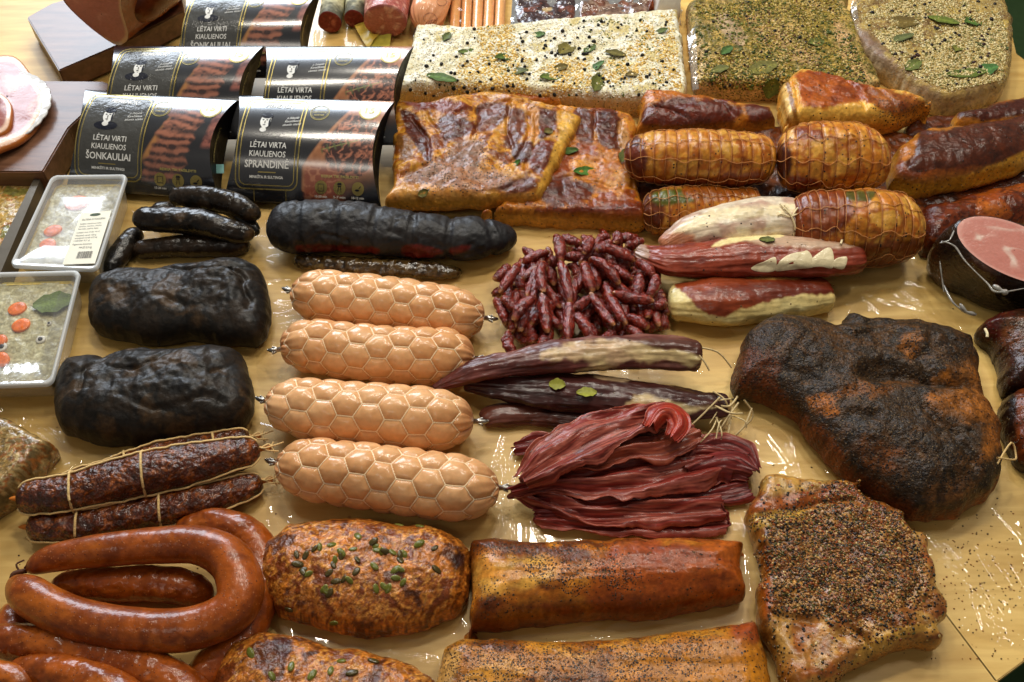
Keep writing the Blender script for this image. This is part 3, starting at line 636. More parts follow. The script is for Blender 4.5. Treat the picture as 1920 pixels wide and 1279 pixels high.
one(tube('brown_sausage', Tube([(550, 488), (620, 496), (720, 502), (810, 508), (866, 512)], [12, 18, 20, 18, 10], 0, .8, cap=1.2, disp=lambda x, th, P, r: .002*fbm(P, 90, 3, 4)), M_gloss, painter([(38, 26, 18), (84, 62, 38), (50, 34, 22), (110, 84, 52)], 60, 9, fine=.25)), 'glossy mottled brown sausage half hidden under the long black roll', 'sausage')
# ------------------------------------------------------------------ tied salamis
M_sal = pmat('salami_casing', .26, (230, .75), (110, .7), coat=.7, var=.35, rvar=.1, coatr=.12, bd=.0022)
M_twine = pmat('twine', .8, (900, .5), (300, .3), col=(222, 188, 128), var=.2)
def salami(path, hw, label, seed, ties, z0=0, G='dark salamis tied with twine'):
    T = Tube(path, hw, z0, .95, cap=1.0, disp=lambda x, th, P, r: .0016*fbm(P, 95, seed, 3)+.0012*fbm(P, 28, seed+4, 3), endp=2.4)
    t = thing('tied_salami', T.P[len(T.P)//2]*np.array([1, 1, 0]), label, 'salami', G)
    tube('casing', T, M_sal, painter([(56, 22, 12), (88, 36, 18), (62, 24, 13), (136, 70, 32), (72, 28, 15)], 110, seed, fine=.3, contrast=2.0), t, ds=.0016)
    def tie(u):
        th = np.linspace(0, 2*math.pi, 28); P = T.ev(u+.012*np.sin(th), th, .0012); return cord(P, .0015, 5, sm=False)
    pr = [tie(u) for u in ties]
    us = np.linspace(.01, .99, 50)
    for th0 in (2.25, -.1, -2.3):
        P = T.ev(us, np.full(50, th0)+.12*np.sin(us*9+th0), .0013); pr.append(cord(P, .0014, 5, sm=False))
    en = T.ev(np.array([1.0]), np.array([0.0]))[0]
    for q in range(4):
        pr.append(cord([en+[-.012, .008*math.cos(q*2), .006], en+[.001, 0, .003], en+[.010, .006*math.sin(q*2), .004*q/2], en+[.014+.004*q, .010*math.cos(q*2.2), 0]], .0010, 5))
    V, F, _ = join(pr); mk('twine', V, F, M_twine, t)
    c = T.ev(np.array([1.0]), np.array([0.0]))[0]; V, F, _ = join([cord([c, c+[.004, 0, 0], c+[.012, .001, 0]], [.004, .002, .004], 8)]); mk('casing_end', V, F, pmat('casing_end', .4, col=(190, 110, 40)), t)
    c = T.ev(np.array([0.0]), np.array([0.0]))[0]; V, F, _ = join([cord([c, c+[-.005, 0, 0], c+[-.010, 0, 0]], [.004, .003, .001], 8)]); mk('casing_end', V, F, pmat('casing_end', .4), t)
salami([(110, 918), (230, 878), (330, 850), (470, 820)], [26, 28, 27, 20], 'dark tied salami at the back, mostly hidden by the salami in front', 12, [.35, .8], 0)
salami([(52, 988), (160, 984), (290, 958), (400, 934), (492, 902)], [28, 32, 32, 32, 22], 'lowest dark tied salami in front, touching the coiled ring sausage', 13, [.22, .56], 0)
salami([(34, 935), (120, 926), (240, 896), (370, 868), (488, 842)], [30, 37, 40, 39, 26], 'thickest dark tied salami lying on top of the other two', 14, [.23, .52], .018)
# ------------------------------------------------------------------ ring sausages
M_ring = pmat('smooth_smoked_casing', .34, (150, .42), (35, .3), coat=.45, var=.14, spice=[(420, .34, [(176, 104, 52), (96, 44, 18), (150, 84, 40)], .1)], rvar=.06, coatr=.14, stretch=(1, 1, 1))
ringp = lambda s: painter([(138, 62, 22), (154, 74, 28), (122, 54, 20), (164, 84, 34)], 20, s, fine=.12, contrast=1.5, spice=.3)
G2 = 'coiled smoked ring sausages'
sausage([(330, 990), (410, 985), (470, 1010), (490, 1060), (480, 1140), (440, 1210), (390, 1260), (370, 1310)], [20, 32, 34, 34, 36, 38, 38, 38], M_ring, ringp(3), 'smoked ring sausage lowest at the right, seen only around the others', 'ring_sausage', group=G2, seed=20, cap=1.3)
sausage([(95, 1100), (180, 1096), (270, 1094), (340, 1100), (400, 1120)], [24, 32, 34, 34, 26], M_ring, ringp(4), 'smoked sausage lying inside the big loop of the top ring', 'ring_sausage', group=G2, seed=21, cap=1.4, z0=.0)
sausage([(20, 1135), (28, 1180), (70, 1250), (160, 1290)], [18, 34, 34, 34], M_ring, ringp(9), 'smoked ring sausage bend showing under the top ring at the left', 'ring_sausage', group=G2, seed=22, cap=1.2)
sausage([(-60, 1200), (60, 1205), (200, 1235), (290, 1262), (350, 1300), (380, 1350)], [30, 34, 38, 40, 40, 40], M_ring, ringp(5), 'smoked ring sausage second below the top ring, running off the left edge', 'ring_sausage', group=G2, seed=23, z0=.016)
sausage([(20, 1250), (110, 1262), (200, 1290), (280, 1340)], [18, 34, 38, 38], M_ring, ringp(6), 'smoked ring sausage cut by the bottom edge at the lower left', 'ring_sausage', group=G2, seed=24, z0=.028, cap=1.5)
sausage([(-40, 1262), (20, 1272), (60, 1300)], [26, 28, 28], M_ring, ringp(7), 'smoked sausage end in the bottom left corner', 'ring_sausage', group=G2, seed=25, z0=.03)
T = Tube([(50, 1070), (90, 1050), (160, 1036), (280, 1024), (370, 1022), (430, 1050), (452, 1105), (430, 1150), (360, 1178), (260, 1180), (150, 1162), (60, 1120), (22, 1088)], [14, 24, 29, 33, 36, 40, 42, 41, 40, 40, 38, 36, 20], .034, 1, cap=1.5, disp=lambda x, th, P, r: .0008*fbm(P, 30, 26, 3)-.0006*np.clip(ridge(np.c_[x*60, P[:, 0]*6, P[:, 1]*6], 1, 7)-.6, 0, 1))
t = thing('ring_sausage', T.P[60]*np.array([1, 1, 0]), 'topmost smoked ring sausage forming a full loop with tied ends at the left', 'sausage', G2)
tube('casing', T, M_ring, ringp(8), t, ds=.0022)
e0 = T.P[0]; e1_ = T.P[-1]; V, F, _ = join([cord([e0, (e0+e1_)/2+[-.004, 0, .004], e1_], .003, 6), cord([e0+[0, 0, .006], e0+[.006, .004, .010], e0+[.012, -.002, .008]], .0011, 5), cord([e0+[-.004, -.004, .002], e0+[-.01, .004, .006], e0+[-.004, .01, .004]], .0011, 5)]); mk('tie', V, F, pmat('dark_tie', .7, col=(74, 40, 20)), t)
# ------------------------------------------------------------------ meatloaves
M_loaf = pmat('baked_mince', .36, (210, .7), (75, .7), coat=.6, var=.4, rvar=.14, coatr=.18, bd=.0025)
loafcols = [(92, 44, 20), (160, 88, 36), (188, 112, 50), (138, 68, 30), (206, 136, 72), (116, 54, 26)]
M_seed = pmat('seed_shell', .3, (400, .2), (90, .1), coat=.3, var=.2)
def meatloaf(out, label, seed, seeds, dark=(), H=.058):
    t = thing('meatloaf', unp(*np.mean(out, 0), 0)*np.array([1, 1, 0]), label, 'meatloaf', 'baked meatloaves')
    b = slab('loaf', out, H, M_loaf, painter(loafcols, 60, seed, layers=list(dark), fine=.25, warp=.02, contrast=2.0), e=.06, p=2.15, hs=.26, k=.6, bump=bb(.003, 30, .002, 95, seed+3, 0), wob=(.0028, 50), tuck=.008, parent=t)
    bv = bvh_of(b); rs = np.random.RandomState(seed); proto = None
    V0, F0 = ICO2
    for i, (sx, sy) in enumerate(seeds):
        h, nr = hitpx(bv, sx, sy)
        if h is None: continue
        if proto is None:
            V = V0*np.array([.0060, .0034, .0015]); c = np.tile(lin((96, 98, 34)), (len(V), 1)); c[np.abs(V0[:, 2]) < .3] = lin((176, 170, 90)); 
            proto = mk('pumpkin_seed', V, [], M_seed, t, c, T=F0); o = proto; me = proto.data
            me.vertices.foreach_set('co', V.ravel()); me.update()
            me2 = me.copy(); cc = np.ones((len(V), 4)); cc[:, :3] = lin((74, 62, 28)); me2.color_attributes['Col'].data.foreach_set('color', cc.ravel())
        else: o = proto.copy(); COL.objects.link(o); o.parent = t; o.data = me2 if rs.rand() < .35 else me
        o.location = h+nr*.0006-t.location; q = nr.to_track_quat('Z', 'Y'); o.rotation_euler = (q @ Matrix.Rotation(rs.rand()*6.28, 3, 'Z').to_quaternion()).to_euler(); k = rs.uniform(.8, 1.15); o.scale = (k, k, k)
    return t
sd1 = [(671, 1006), (599, 1026), (590, 1029), (556, 1040), (622, 1022), (573, 1042), (558, 1058), (568, 1072), (578, 1076), (569, 1068), (640, 1042), (628, 1050), (625, 1060), (617, 1074), (640, 1036), (655, 1088), (630, 1090), (645, 1086), (608, 1104), (618, 1112), (612, 1108), (703, 1024), (708, 1032), (716, 1034), (723, 1034), (736, 1036), (750, 1042), (750, 1050), (752, 1068), (742, 1084), (756, 1092), (705, 1104), (728, 1104), (720, 1100), (702, 1062), (787, 987), (815, 1028), (818, 1068), (748, 985), (786, 1020), (542, 1143), (626, 1168), (662, 1030), (670, 1050), (700, 1016), (668, 1072), (742, 1068), (758, 1040)]
meatloaf([(497, 1020), (530, 985), (570, 962), (650, 955), (740, 962), (800, 972), (856, 992), (880, 1030), (876, 1100), (855, 1148), (820, 1170), (760, 1188), (670, 1192), (590, 1178), (520, 1150), (492, 1110), (490, 1060)], 'baked meatloaf topped with many green pumpkin seeds, nearer the middle', 31, sd1, [([(845, 1045), (862, 1035), (870, 1055), (855, 1070)], (52, 26, 26), 6, 4), ([(560, 966), (580, 964), (572, 980), (556, 980)], (44, 30, 24), 4, 4)])
meatloaf([(412, 1262), (440, 1200), (480, 1175), (540, 1172), (600, 1190), (690, 1208), (770, 1235), (812, 1280), (800, 1380), (650, 1420), (480, 1400), (405, 1340)], 'baked meatloaf cut by the bottom edge with only a few seeds', 33, [(620, 1258), (585, 1266), (660, 1262), (470, 1225), (510, 1268), (700, 1240), (640, 1240), (546, 1250)], [([(510, 1195), (545, 1200), (540, 1230), (515, 1222)], (70, 34, 34), 6, 5)])
# ------------------------------------------------------------------ peppered loins
M_meat = pmat('smoked_meat_surface', .36, (230, .4), (70, .3), coat=.32, var=.2, rvar=.12, coatr=.16, spice=[(300, .40, SP_DARK, .25), (520, .42, SP_DARK, .2)])
M_spiced = pmat('spice_crusted_meat', .34, (230, .45), (70, .4), coat=.6, var=.22, rvar=.12, coatr=.2, spice=[(230, .44, SP_MIX, .5), (420, .45, SP_DARK, .3)])
fib = lambda a, sc, seed, dirx=1: (lambda P, d: a*fbm(P*np.array([.18, 1, 1]) if dirx else P*np.array([1, .2, 1]), sc, seed, 4))
o = slab('smoked_loin', [(890, 1004), (1000, 1004), (1200, 998), (1345, 1000), (1400, 1012), (1398, 1050), (1402, 1090), (1405, 1112), (1380, 1134), (1250, 1158), (1100, 1166), (900, 1184), (884, 1176), (886, 1100)], .055, M_meat,
  painter([(104, 48, 16), (172, 96, 32), (198, 124, 50), (140, 66, 22)], 26, 41, gain=.95, stretch=(.3, 1, 1), fine=.26, warp=.016, contrast=2.0, layers=[([(890, 1060), (960, 1045), (1040, 1055), (1020, 1085), (960, 1110), (890, 1110)], [(206, 150, 80), (196, 124, 56)], 14, 14), ([(1130, 1040), (1200, 1010), (1300, 1008), (1380, 1020), (1390, 1130), (1240, 1155), (1130, 1150), (1090, 1110)], [(140, 60, 22), (168, 82, 30)], 14, 18), ([(1180, 1020), (1280, 1010), (1300, 1050), (1200, 1060)], (136, 60, 46), 12, 10, .7), ([(888, 1140), (1100, 1120), (1400, 1130), (1400, 1170), (888, 1190)], (104, 44, 16), 12, 10, .7)],
  spice=.05, spice_layers=[([(900, 1010), (1100, 1010), (1130, 1040), (1000, 1050), (900, 1035)], .8, 14), ([(980, 1050), (1100, 1040), (1190, 1070), (1180, 1100), (1080, 1110), (1000, 1080)], .85, 14), ([(890, 1090), (960, 1090), (960, 1150), (890, 1150)], .3, 10)]), e=.04, p=2.2, hs=.35, k=.62, bump=fib(.004, 34, 4), tuck=.006, seed=2)
one(o, 'smoked loin with pepper crust and smooth glossy red end at the right', 'smoked meat', 'smoked pork loins')
o = slab('smoked_loin', [(848, 1195), (960, 1188), (1080, 1192), (1250, 1176), (1390, 1156), (1420, 1160), (1445, 1230), (1458, 1290), (1460, 1400), (820, 1400), (826, 1260)], .055, M_meat,
  painter([(118, 60, 20), (180, 108, 38), (204, 136, 58), (146, 78, 26)], 28, 43, gain=.82, stretch=(.35, 1, 1), fine=.26, warp=.016, contrast=2.0, layers=[([(830, 1230), (862, 1220), (850, 1290), (815, 1290)], (206, 150, 96), 6, 6), ([(1370, 1165), (1415, 1160), (1430, 1200), (1390, 1215)], (150, 66, 34), 8, 6), ([(1160, 1230), (1440, 1215), (1460, 1300), (1180, 1300)], [(190, 116, 32), (170, 96, 28)], 20, 16)],
  spice=.15, spice_layers=[([(850, 1195), (1300, 1185), (1280, 1260), (1160, 1300), (850, 1300)], .72, 20)]), e=.04, p=2.2, hs=.35, k=.62, bump=fib(.003, 34, 8), tuck=.006, seed=3)
one(o, 'smoked loin with coarse pepper crust, cut by the bottom edge', 'smoked meat', 'smoked pork loins')
# ------------------------------------------------------------------ spiced slab lower right
out = [(1408, 925), (1425, 892), (1470, 888), (1605, 900), (1620, 925), (1695, 955), (1712, 990), (1740, 1005), (1760, 1080), (1788, 1158), (1772, 1180), (1770, 1212), (1690, 1232), (1600, 1268), (1560, 1300), (1480, 1310), (1440, 1220), (1412, 1150), (1418, 1060), (1392, 980), (1396, 945)]
t = thing('spiced_belly', unp(1590, 1090, 0)*np.array([1, 1, 0]), 'raw looking belly slab crusted with mixed peppercorns and herbs at the lower right', 'meat slab')
b = slab('meat', out, .042, M_spiced, painter([(128, 68, 30), (168, 100, 46), (112, 54, 24), (184, 124, 66)], 30, 51, gain=.74, fine=.25, warp=.016, contrast=2.1, layers=[
  ([(1425, 895), (1520, 892), (1560, 905), (1480, 925), (1440, 930)], [(206, 160, 100), (190, 130, 70)], 6, 6), ([(1400, 945), (1470, 930), (1610, 905), (1600, 930), (1480, 960), (1400, 970)], [(172, 88, 34), (150, 70, 30)], 8, 6),
  ([(1395, 970), (1500, 955), (1500, 975), (1400, 995)], (196, 146, 72), 4, 6), ([(1700, 990), (1745, 1010), (1785, 1155), (1720, 1165), (1690, 1080)], [(156, 84, 46), (194, 142, 84)], 10, 12),
  ([(1450, 1160), (1560, 1160), (1700, 1200), (1560, 1290), (1470, 1290)], [(160, 86, 40), (200, 144, 84)], 10, 16), ([(1640, 1190), (1772, 1165), (1770, 1180), (1700, 1195), (1600, 1250)], (196, 144, 76), 4, 4), ([(1415, 1040), (1440, 1050), (1445, 1140), (1420, 1150)], (176, 84, 28), 6, 4)],
  spice=.12, wall=((170, 108, 50), .004), spice_layers=[([(1440, 970), (1560, 940), (1680, 960), (1730, 1040), (1700, 1130), (1600, 1160), (1470, 1150), (1450, 1080)], .97, 14), ([(1500, 920), (1620, 910), (1690, 960), (1500, 960)], .6, 10)]),
  e=.014, p=2.2, hs=.62, k=.85, bump=lambda P, d, g=grooves([([(1560, 1150), (1620, 1200), (1660, 1250)], .004, .009), ([(1600, 1130), (1660, 1170), (1700, 1215)], .003, .006), ([(1690, 1010), (1720, 1080), (1700, 1140)], .004, .005), ([(1420, 968), (1500, 955), (1600, 935)], .004, .005), ([(1450, 1150), (1520, 1160), (1580, 1190)], .004, .006), ([(1720, 1050), (1760, 1100), (1775, 1150)], .003, .004)], .04, 3): .004*fbm(P, 20, 5, 4)+.0026*fbm(P, 55, 6, 4)+g(P), wob=(.0035, 50), tuck=.004, parent=t)
bv = bvh_of(b); pts = scatter_on(bv, [(1440, 970), (1560, 930), (1690, 965), (1730, 1040), (1710, 1130), (1620, 1160), (1480, 1150), (1440, 1080)], 2600, 5)
grains('spice_grains', pts, .0015, [(64, 46, 28), (190, 146, 84), (104, 68, 34), (156, 104, 52), (84, 74, 34), (176, 124, 66), (140, 74, 32), (44, 34, 24), (96, 88, 40), (124, 80, 38)], M_seed, t)
pts = scatter_on(bv, [(1420, 910), (1620, 905), (1720, 980), (1780, 1150), (1600, 1250), (1470, 1220), (1410, 1050)], 260, 6)
grains('peppercorns', pts, .0017, [(28, 24, 20), (40, 34, 28)], M_seed, t)
pts = scatter_on(bv, [(1405, 900), (1615, 895), (1720, 975), (1785, 1150), (1700, 1225), (1580, 1280), (1470, 1280), (1410, 1050)], 1500, 16, lambda Q: ss(-.1, .6, fbm(np.c_[Q, Q[:, 0]*0], .012, 6, 3)))
grains('scattered_spice', pts, .0014, [(48, 34, 22), (176, 130, 70), (80, 52, 28), (140, 92, 46), (124, 62, 28), (80, 72, 34)], M_seed, t)
# ------------------------------------------------------------------ big smoked shoulder
M_shld = pmat('pepper_rubbed_smoked_meat', .5, (280, 1.0), (75, .6), coat=.2, var=.5, rvar=.15, coatr=.25, bd=.002, spice=[(420, .5, [(14, 12, 12), (110, 88, 60), (30, 26, 24), (20, 18, 18), (70, 54, 36)], .5)])
out = [(1375, 680), (1384, 630), (1412, 592), (1455, 572), (1520, 580), (1565, 594), (1578, 568), (1620, 576), (1690, 580), (1770, 598), (1838, 625), (1856, 680), (1860, 730), (1893, 790), (1900, 870), (1880, 925), (1830, 965), (1780, 978), (1720, 978), (1660, 945), (1590, 895), (1540, 845), (1490, 790), (1430, 755), (1385, 745), (1368, 715)]
SHG = grooves([([(1575, 592), (1605, 612), (1660, 606), (1700, 612)], .005, .012), ([(1395, 700), (1440, 670), (1500, 680), (1540, 700)], .008, .008), ([(1420, 752), (1500, 738), (1570, 765), (1640, 770)], .007, .008), ([(1700, 640), (1740, 665), (1750, 700)], .007, .008), ([(1480, 800), (1560, 805), (1620, 860), (1700, 900)], .008, .009), ([(1745, 760), (1790, 800), (1830, 850)], .007, .008), ([(1590, 735), (1560, 790), (1580, 830)], .006, .006), ([(1760, 600), (1800, 640), (1850, 660)], .006, .007), ([(1840, 860), (1800, 900), (1740, 910)], .008, .007)], .08, 5)
def shb(P, d):
    px = proj(P+[0, 0, .06])
    def_ = lambda poly, s: ss(-s, s, sdpoly(px, smooth_poly(poly, 4))[0])
    pit = def_([(1600, 705), (1650, 692), (1700, 702), (1760, 718), (1840, 720), (1850, 732), (1760, 735), (1700, 722), (1640, 722)], 16)
    g2 = def_([(1590, 600), (1640, 598), (1680, 606), (1640, 616)], 8)
    return SHG(P)+.007*fbm(P, 9, 61, 3)+.004*fbm(P, 26, 62, 4)+.0020*fbm(P, 90, 63, 3)-.017*pit-.010*g2+.005*def_([(1690, 630), (1720, 625), (1730, 660), (1700, 670)], 10)
t = thing('smoked_shoulder', unp(1630, 780, 0)*np.array([1, 1, 0]), 'very large dark pepper rubbed smoked shoulder with a deep fold, biggest piece on the right', 'smoked meat')
slab('meat', out, .074, M_shld, painter([(58, 38, 24), (44, 30, 21), (74, 46, 26), (40, 28, 20), (64, 42, 27)], 20, 61, fine=.3, warp=.018, contrast=1.6, layers=[
  ([(1755, 700), (1800, 680), (1850, 670), (1860, 725), (1800, 720), (1760, 715)], [(148, 86, 34), (92, 54, 26)], 14, 16), ([(1750, 735), (1850, 735), (1885, 790), (1888, 830), (1840, 860), (1845, 800), (1790, 790), (1750, 760)], [(146, 84, 34), (96, 56, 26)], 14, 16),
  ([(1690, 630), (1720, 625), (1728, 655), (1700, 668)], (120, 70, 32), 9, 14), ([(1515, 745), (1560, 742), (1565, 768), (1530, 770)], (146, 82, 34), 8, 16), ([(1590, 725), (1700, 722), (1690, 738), (1600, 740)], (110, 62, 28), 8, 16),
  ([(1600, 825), (1690, 840), (1680, 880), (1620, 870)], [(124, 66, 28), (56, 34, 20)], 18, 20), ([(1745, 910), (1810, 905), (1800, 940), (1750, 945)], [(116, 72, 42), (56, 34, 22)], 16, 16), ([(1380, 660), (1450, 655), (1460, 700), (1390, 730)], (84, 40, 18), 14, 26), ([(1370, 715), (1440, 720), (1500, 770), (1560, 850), (1500, 820), (1430, 760)], [(112, 56, 24), (80, 34, 18)], 8, 8),
  ([(1480, 780), (1540, 810), (1640, 900), (1780, 960), (1880, 900), (1890, 960), (1740, 1000), (1600, 930), (1500, 830)], [(84, 38, 18), (116, 58, 26)], 10, 14)],
  spice=.6, spice_layers=[([(1755, 700), (1860, 670), (1885, 830), (1840, 850), (1750, 760)], .12, 8), ([(1380, 740), (1500, 770), (1640, 900), (1890, 930), (1890, 1000), (1600, 960), (1370, 800)], .1, 8)]), e=.075, p=2.3, hs=.30, k=.6, s=.0021, bump=shb, wob=(.004, 50), tuck=.012, parent=t)
V, F, _ = join([cord([unp(1870, 870, .06), unp(1896, 830, .05), unp(1905, 855, .04), unp(1900, 862, .05), unp(1870, 858, .065)], .0012, 5)]); mk('twine', V, F, M_twine, t)
# ------------------------------------------------------------------ cured slabs at the back
M_salt = pmat('salted_fat', .55, (300, .7), (90, .5), coat=.1, var=.12, rvar=.12, bd=.002, spice=[(330, .45, [(226, 200, 130), (240, 228, 190), (205, 165, 84), (236, 214, 150), (120, 110, 50)], .5)])
M_herb = pmat('herb_crust', .5, (260, .8), (80, .5), coat=.2, var=.3, rvar=.12, bd=.0025, spice=[(300, .46, [(122, 116, 36), (176, 152, 84), (92, 96, 32), (84, 58, 26), (196, 174, 110), (104, 110, 36)], .6)])
M_grain = pmat('grain', .5, (500, .2), (90, .1), coat=.1, var=.15)
GOLD = [(226, 190, 104), (240, 216, 150), (206, 164, 78), (236, 226, 190), (216, 176, 84)]
PEP = [(22, 20, 20), (34, 28, 24), (16, 16, 18)]
def tslab(name, out, H, mat, pnt, label, cat, group=None, **k):
    t = thing(name, unp(*np.mean(out, 0), 0)*np.array([1, 1, 0]), label, cat, group); b = slab(k.pop('body', 'meat'), out, H, mat, pnt, parent=t, **k); return t, b
out = [(797, 52), (900, 54), (1060, 38), (1180, 28), (1262, 22), (1274, 40), (1282, 110), (1288, 190), (1250, 212), (1120, 208), (1000, 198), (860, 190), (758, 188), (760, 150), (778, 90)]
t, b = tslab('salted_fat_slab', out, .045, M_salt, painter([(228, 224, 212), (218, 206, 180), (236, 232, 222), (204, 184, 142)], 34, 71, fine=.06, wall=((206, 170, 140), .004), spice=.45), 'white salted fat slab scattered with black peppercorns and bay leaf pieces', 'cured fat', 'spiced cured slabs at the back', e=.010, hs=.72, k=.6, bump=lambda P, d: .0016*fbm(P, 40, 7, 3)+.0012*fbm(P, 120, 8, 2), wob=(.0025, 60), seed=4)
bv = bvh_of(b); top = [(800, 56), (1262, 26), (1280, 185), (762, 180)]
nzd = lambda s, f, lo, hi: (lambda Q: ss(lo, hi, fbm(np.c_[Q, Q[:, 0]*0], f, s, 3)))
grains('seed_grains', scatter_on(bv, top, 3000, 1, nzd(3, .014, .0, .5)), .0021, GOLD, M_grain, t)
grains('salt_crystals', scatter_on(bv, top, 3000, 5), .0014, [(230, 226, 214), (222, 214, 192)], M_grain, t)
grains('peppercorns', scatter_on(bv, top, 130, 2, nzd(5, .02, -.6, .3), .001), .0029, PEP, M_grain, t, 2)
grains('dried_herbs', scatter_on(bv, top, 420, 3, nzd(9, .025, 0, .6)), .0019, [(92, 104, 44), (70, 84, 36), (120, 124, 60)], M_grain, t, squash=(.3, 1.3))
for i, (x, y, L, w_, a) in enumerate([(828, 148, .045, .016, -.35), (1062, 92, .036, .022, 1.0), (946, 108, .036, .014, .6), (966, 134, .040, .016, -.3), (1034, 144, .036, .018, .4), (1120, 155, .044, .018, 1.3), (1118, 128, .030, .014, .5), (1154, 102, .030, .014, -.2), (1190, 140, .032, .013, .5), (1106, 92, .024, .014, .8), (880, 98, .034, .013, .3), (1010, 66, .020, .012, 0), (1240, 60, .02, .01, .3), (1052, 128, .02, .012, .1), (838, 70, .02, .012, 1.1)]):
    leaf(bv, x, y, L, w_, a, M_seed, t, seed=i)
out = [(1292, 10), (1400, -12), (1576, -10), (1592, 30), (1620, 100), (1650, 176), (1560, 192), (1440, 178), (1330, 180), (1300, 165), (1292, 90)]
t, b = tslab('herb_crusted_slab', out, .045, M_herb, painter([(124, 104, 46), (176, 142, 84), (96, 84, 34), (186, 150, 104)], 40, 72, fine=.3, contrast=2.2, layers=[([(1340, 30), (1370, 30), (1400, 72), (1380, 84), (1345, 50)], (164, 136, 116), 4, 4), ([(1400, 20), (1460, 60), (1540, 110), (1500, 120), (1420, 70)], (168, 130, 100), 5, 10, .8), ([(1310, 140), (1420, 150), (1440, 178), (1310, 175)], (176, 132, 104), 6, 10), ([(1560, 40), (1590, 60), (1635, 165), (1600, 160)], (182, 142, 108), 6, 8), ([(1295, 80), (1315, 90), (1330, 175), (1300, 170)], (206, 176, 146), 4, 6)], spice=.85, wall=((190, 154, 128), .006)), 'raw belly slab thickly covered in green and brown herbs, in the middle of the three', 'meat slab', 'spiced cured slabs at the back', e=.012, hs=.7, k=.4, bump=lambda P, d: .0042*fbm(P*np.array([1, .5, 1]), 30, 8, 4), wob=(.003, 60), seed=6)
bv = bvh_of(b); top = [(1300, 10), (1570, -8), (1630, 165), (1310, 170)]
grains('herb_grains', scatter_on(bv, top, 5200, 11, nzd(2, .016, -.35, .35)), .0017, [(150, 134, 44), (112, 108, 34), (206, 180, 104), (96, 62, 30), (170, 142, 56), (66, 66, 24), (220, 194, 130)], M_grain, t, squash=(.4, 1.3))
grains('herb_flakes', scatter_on(bv, top, 700, 14, nzd(2, .02, -.5, .4)), .0030, [(84, 92, 34), (64, 78, 30), (112, 112, 44)], M_grain, t, squash=(.25, 1.2))
grains('peppercorns', scatter_on(bv, top, 60, 12), .0026, PEP, M_grain, t, 2)
for i, (x, y, L, w_, a) in enumerate([(1430, 128, .044, .024, .3), (1350, 132, .026, .016, 0), (1362, 96, .026, .012, .8), (1446, 165, .03, .02, 1.2), (1530, 80, .026, .016, .3), (1380, 92, .02, .012, .2)]): leaf(bv, x, y, L, w_, a, M_seed, t, seed=i+30)
out = [(1588, 28), (1606, 2), (1700, -12), (1870, -12), (1890, 20), (1903, 70), (1898, 140), (1884, 180), (1800, 205), (1742, 200), (1690, 165), (1624, 118), (1590, 72)]
t, b = tslab('seed_crusted_slab', out, .048, pmat('seeded_fat', .5, (260, .6), (80, .5), coat=.2, var=.2, bd=.002, spice=[(300, .46, [(204, 184, 126), (222, 208, 160), (96, 66, 36), (178, 156, 96)], .6)]), painter([(150, 124, 88), (176, 146, 96), (128, 98, 70), (188, 160, 100)], 30, 73, fine=.2, layers=[([(1606, 60), (1640, 75), (1700, 150), (1760, 175), (1745, 205), (1680, 165), (1606, 95)], [(150, 128, 118), (120, 92, 84)], 6, 8)], spice=.8, spice_layers=[([(1600, 60), (1650, 70), (1710, 150), (1880, 165), (1880, 220), (1700, 215), (1590, 110)], 0.0, 5)], wall=((196, 170, 144), .006)), 'slab crusted in yellow mustard seed and large bay leaves at the right back corner', 'meat slab', 'spiced cured slabs at the back', e=.014, hs=.66, k=.4, bump=lambda P, d: .003*fbm(P, 30, 18, 4), wob=(.003, 60), seed=7)
bv = bvh_of(b); top = [(1612, 30), (1700, -8), (1865, -8), (1890, 70), (1880, 150), (1780, 172), (1720, 145), (1660, 90)]
grains('mustard_seeds', scatter_on(bv, top, 7500, 21, nzd(12, .02, -.6, .1)), .0018, [(206, 186, 128), (224, 210, 164), (176, 150, 88), (214, 196, 140), (120, 116, 60)], M_grain, t)
grains('peppercorns', scatter_on(bv, top, 110, 22), .0030, [(60, 34, 24), (34, 26, 24), (28, 22, 20)], M_grain, t, 2)
for i, (x, y, L, w_, a) in enumerate([(1690, 44, .052, .024, .05), (1768, 40, .046, .020, -.5), (1824, 42, .03, .022, .3), (1855, 84, .052, .02, -.45), (1812, 138, .056, .022, .1), (1848, 132, .034, .02, .2), (1712, 124, .026, .018, .5), (1690, 74, .04, .016, .3), (1794, 92, .02, .014, 1.0)]): leaf(bv, x, y, L, w_, a, M_seed, t, seed=i+50)
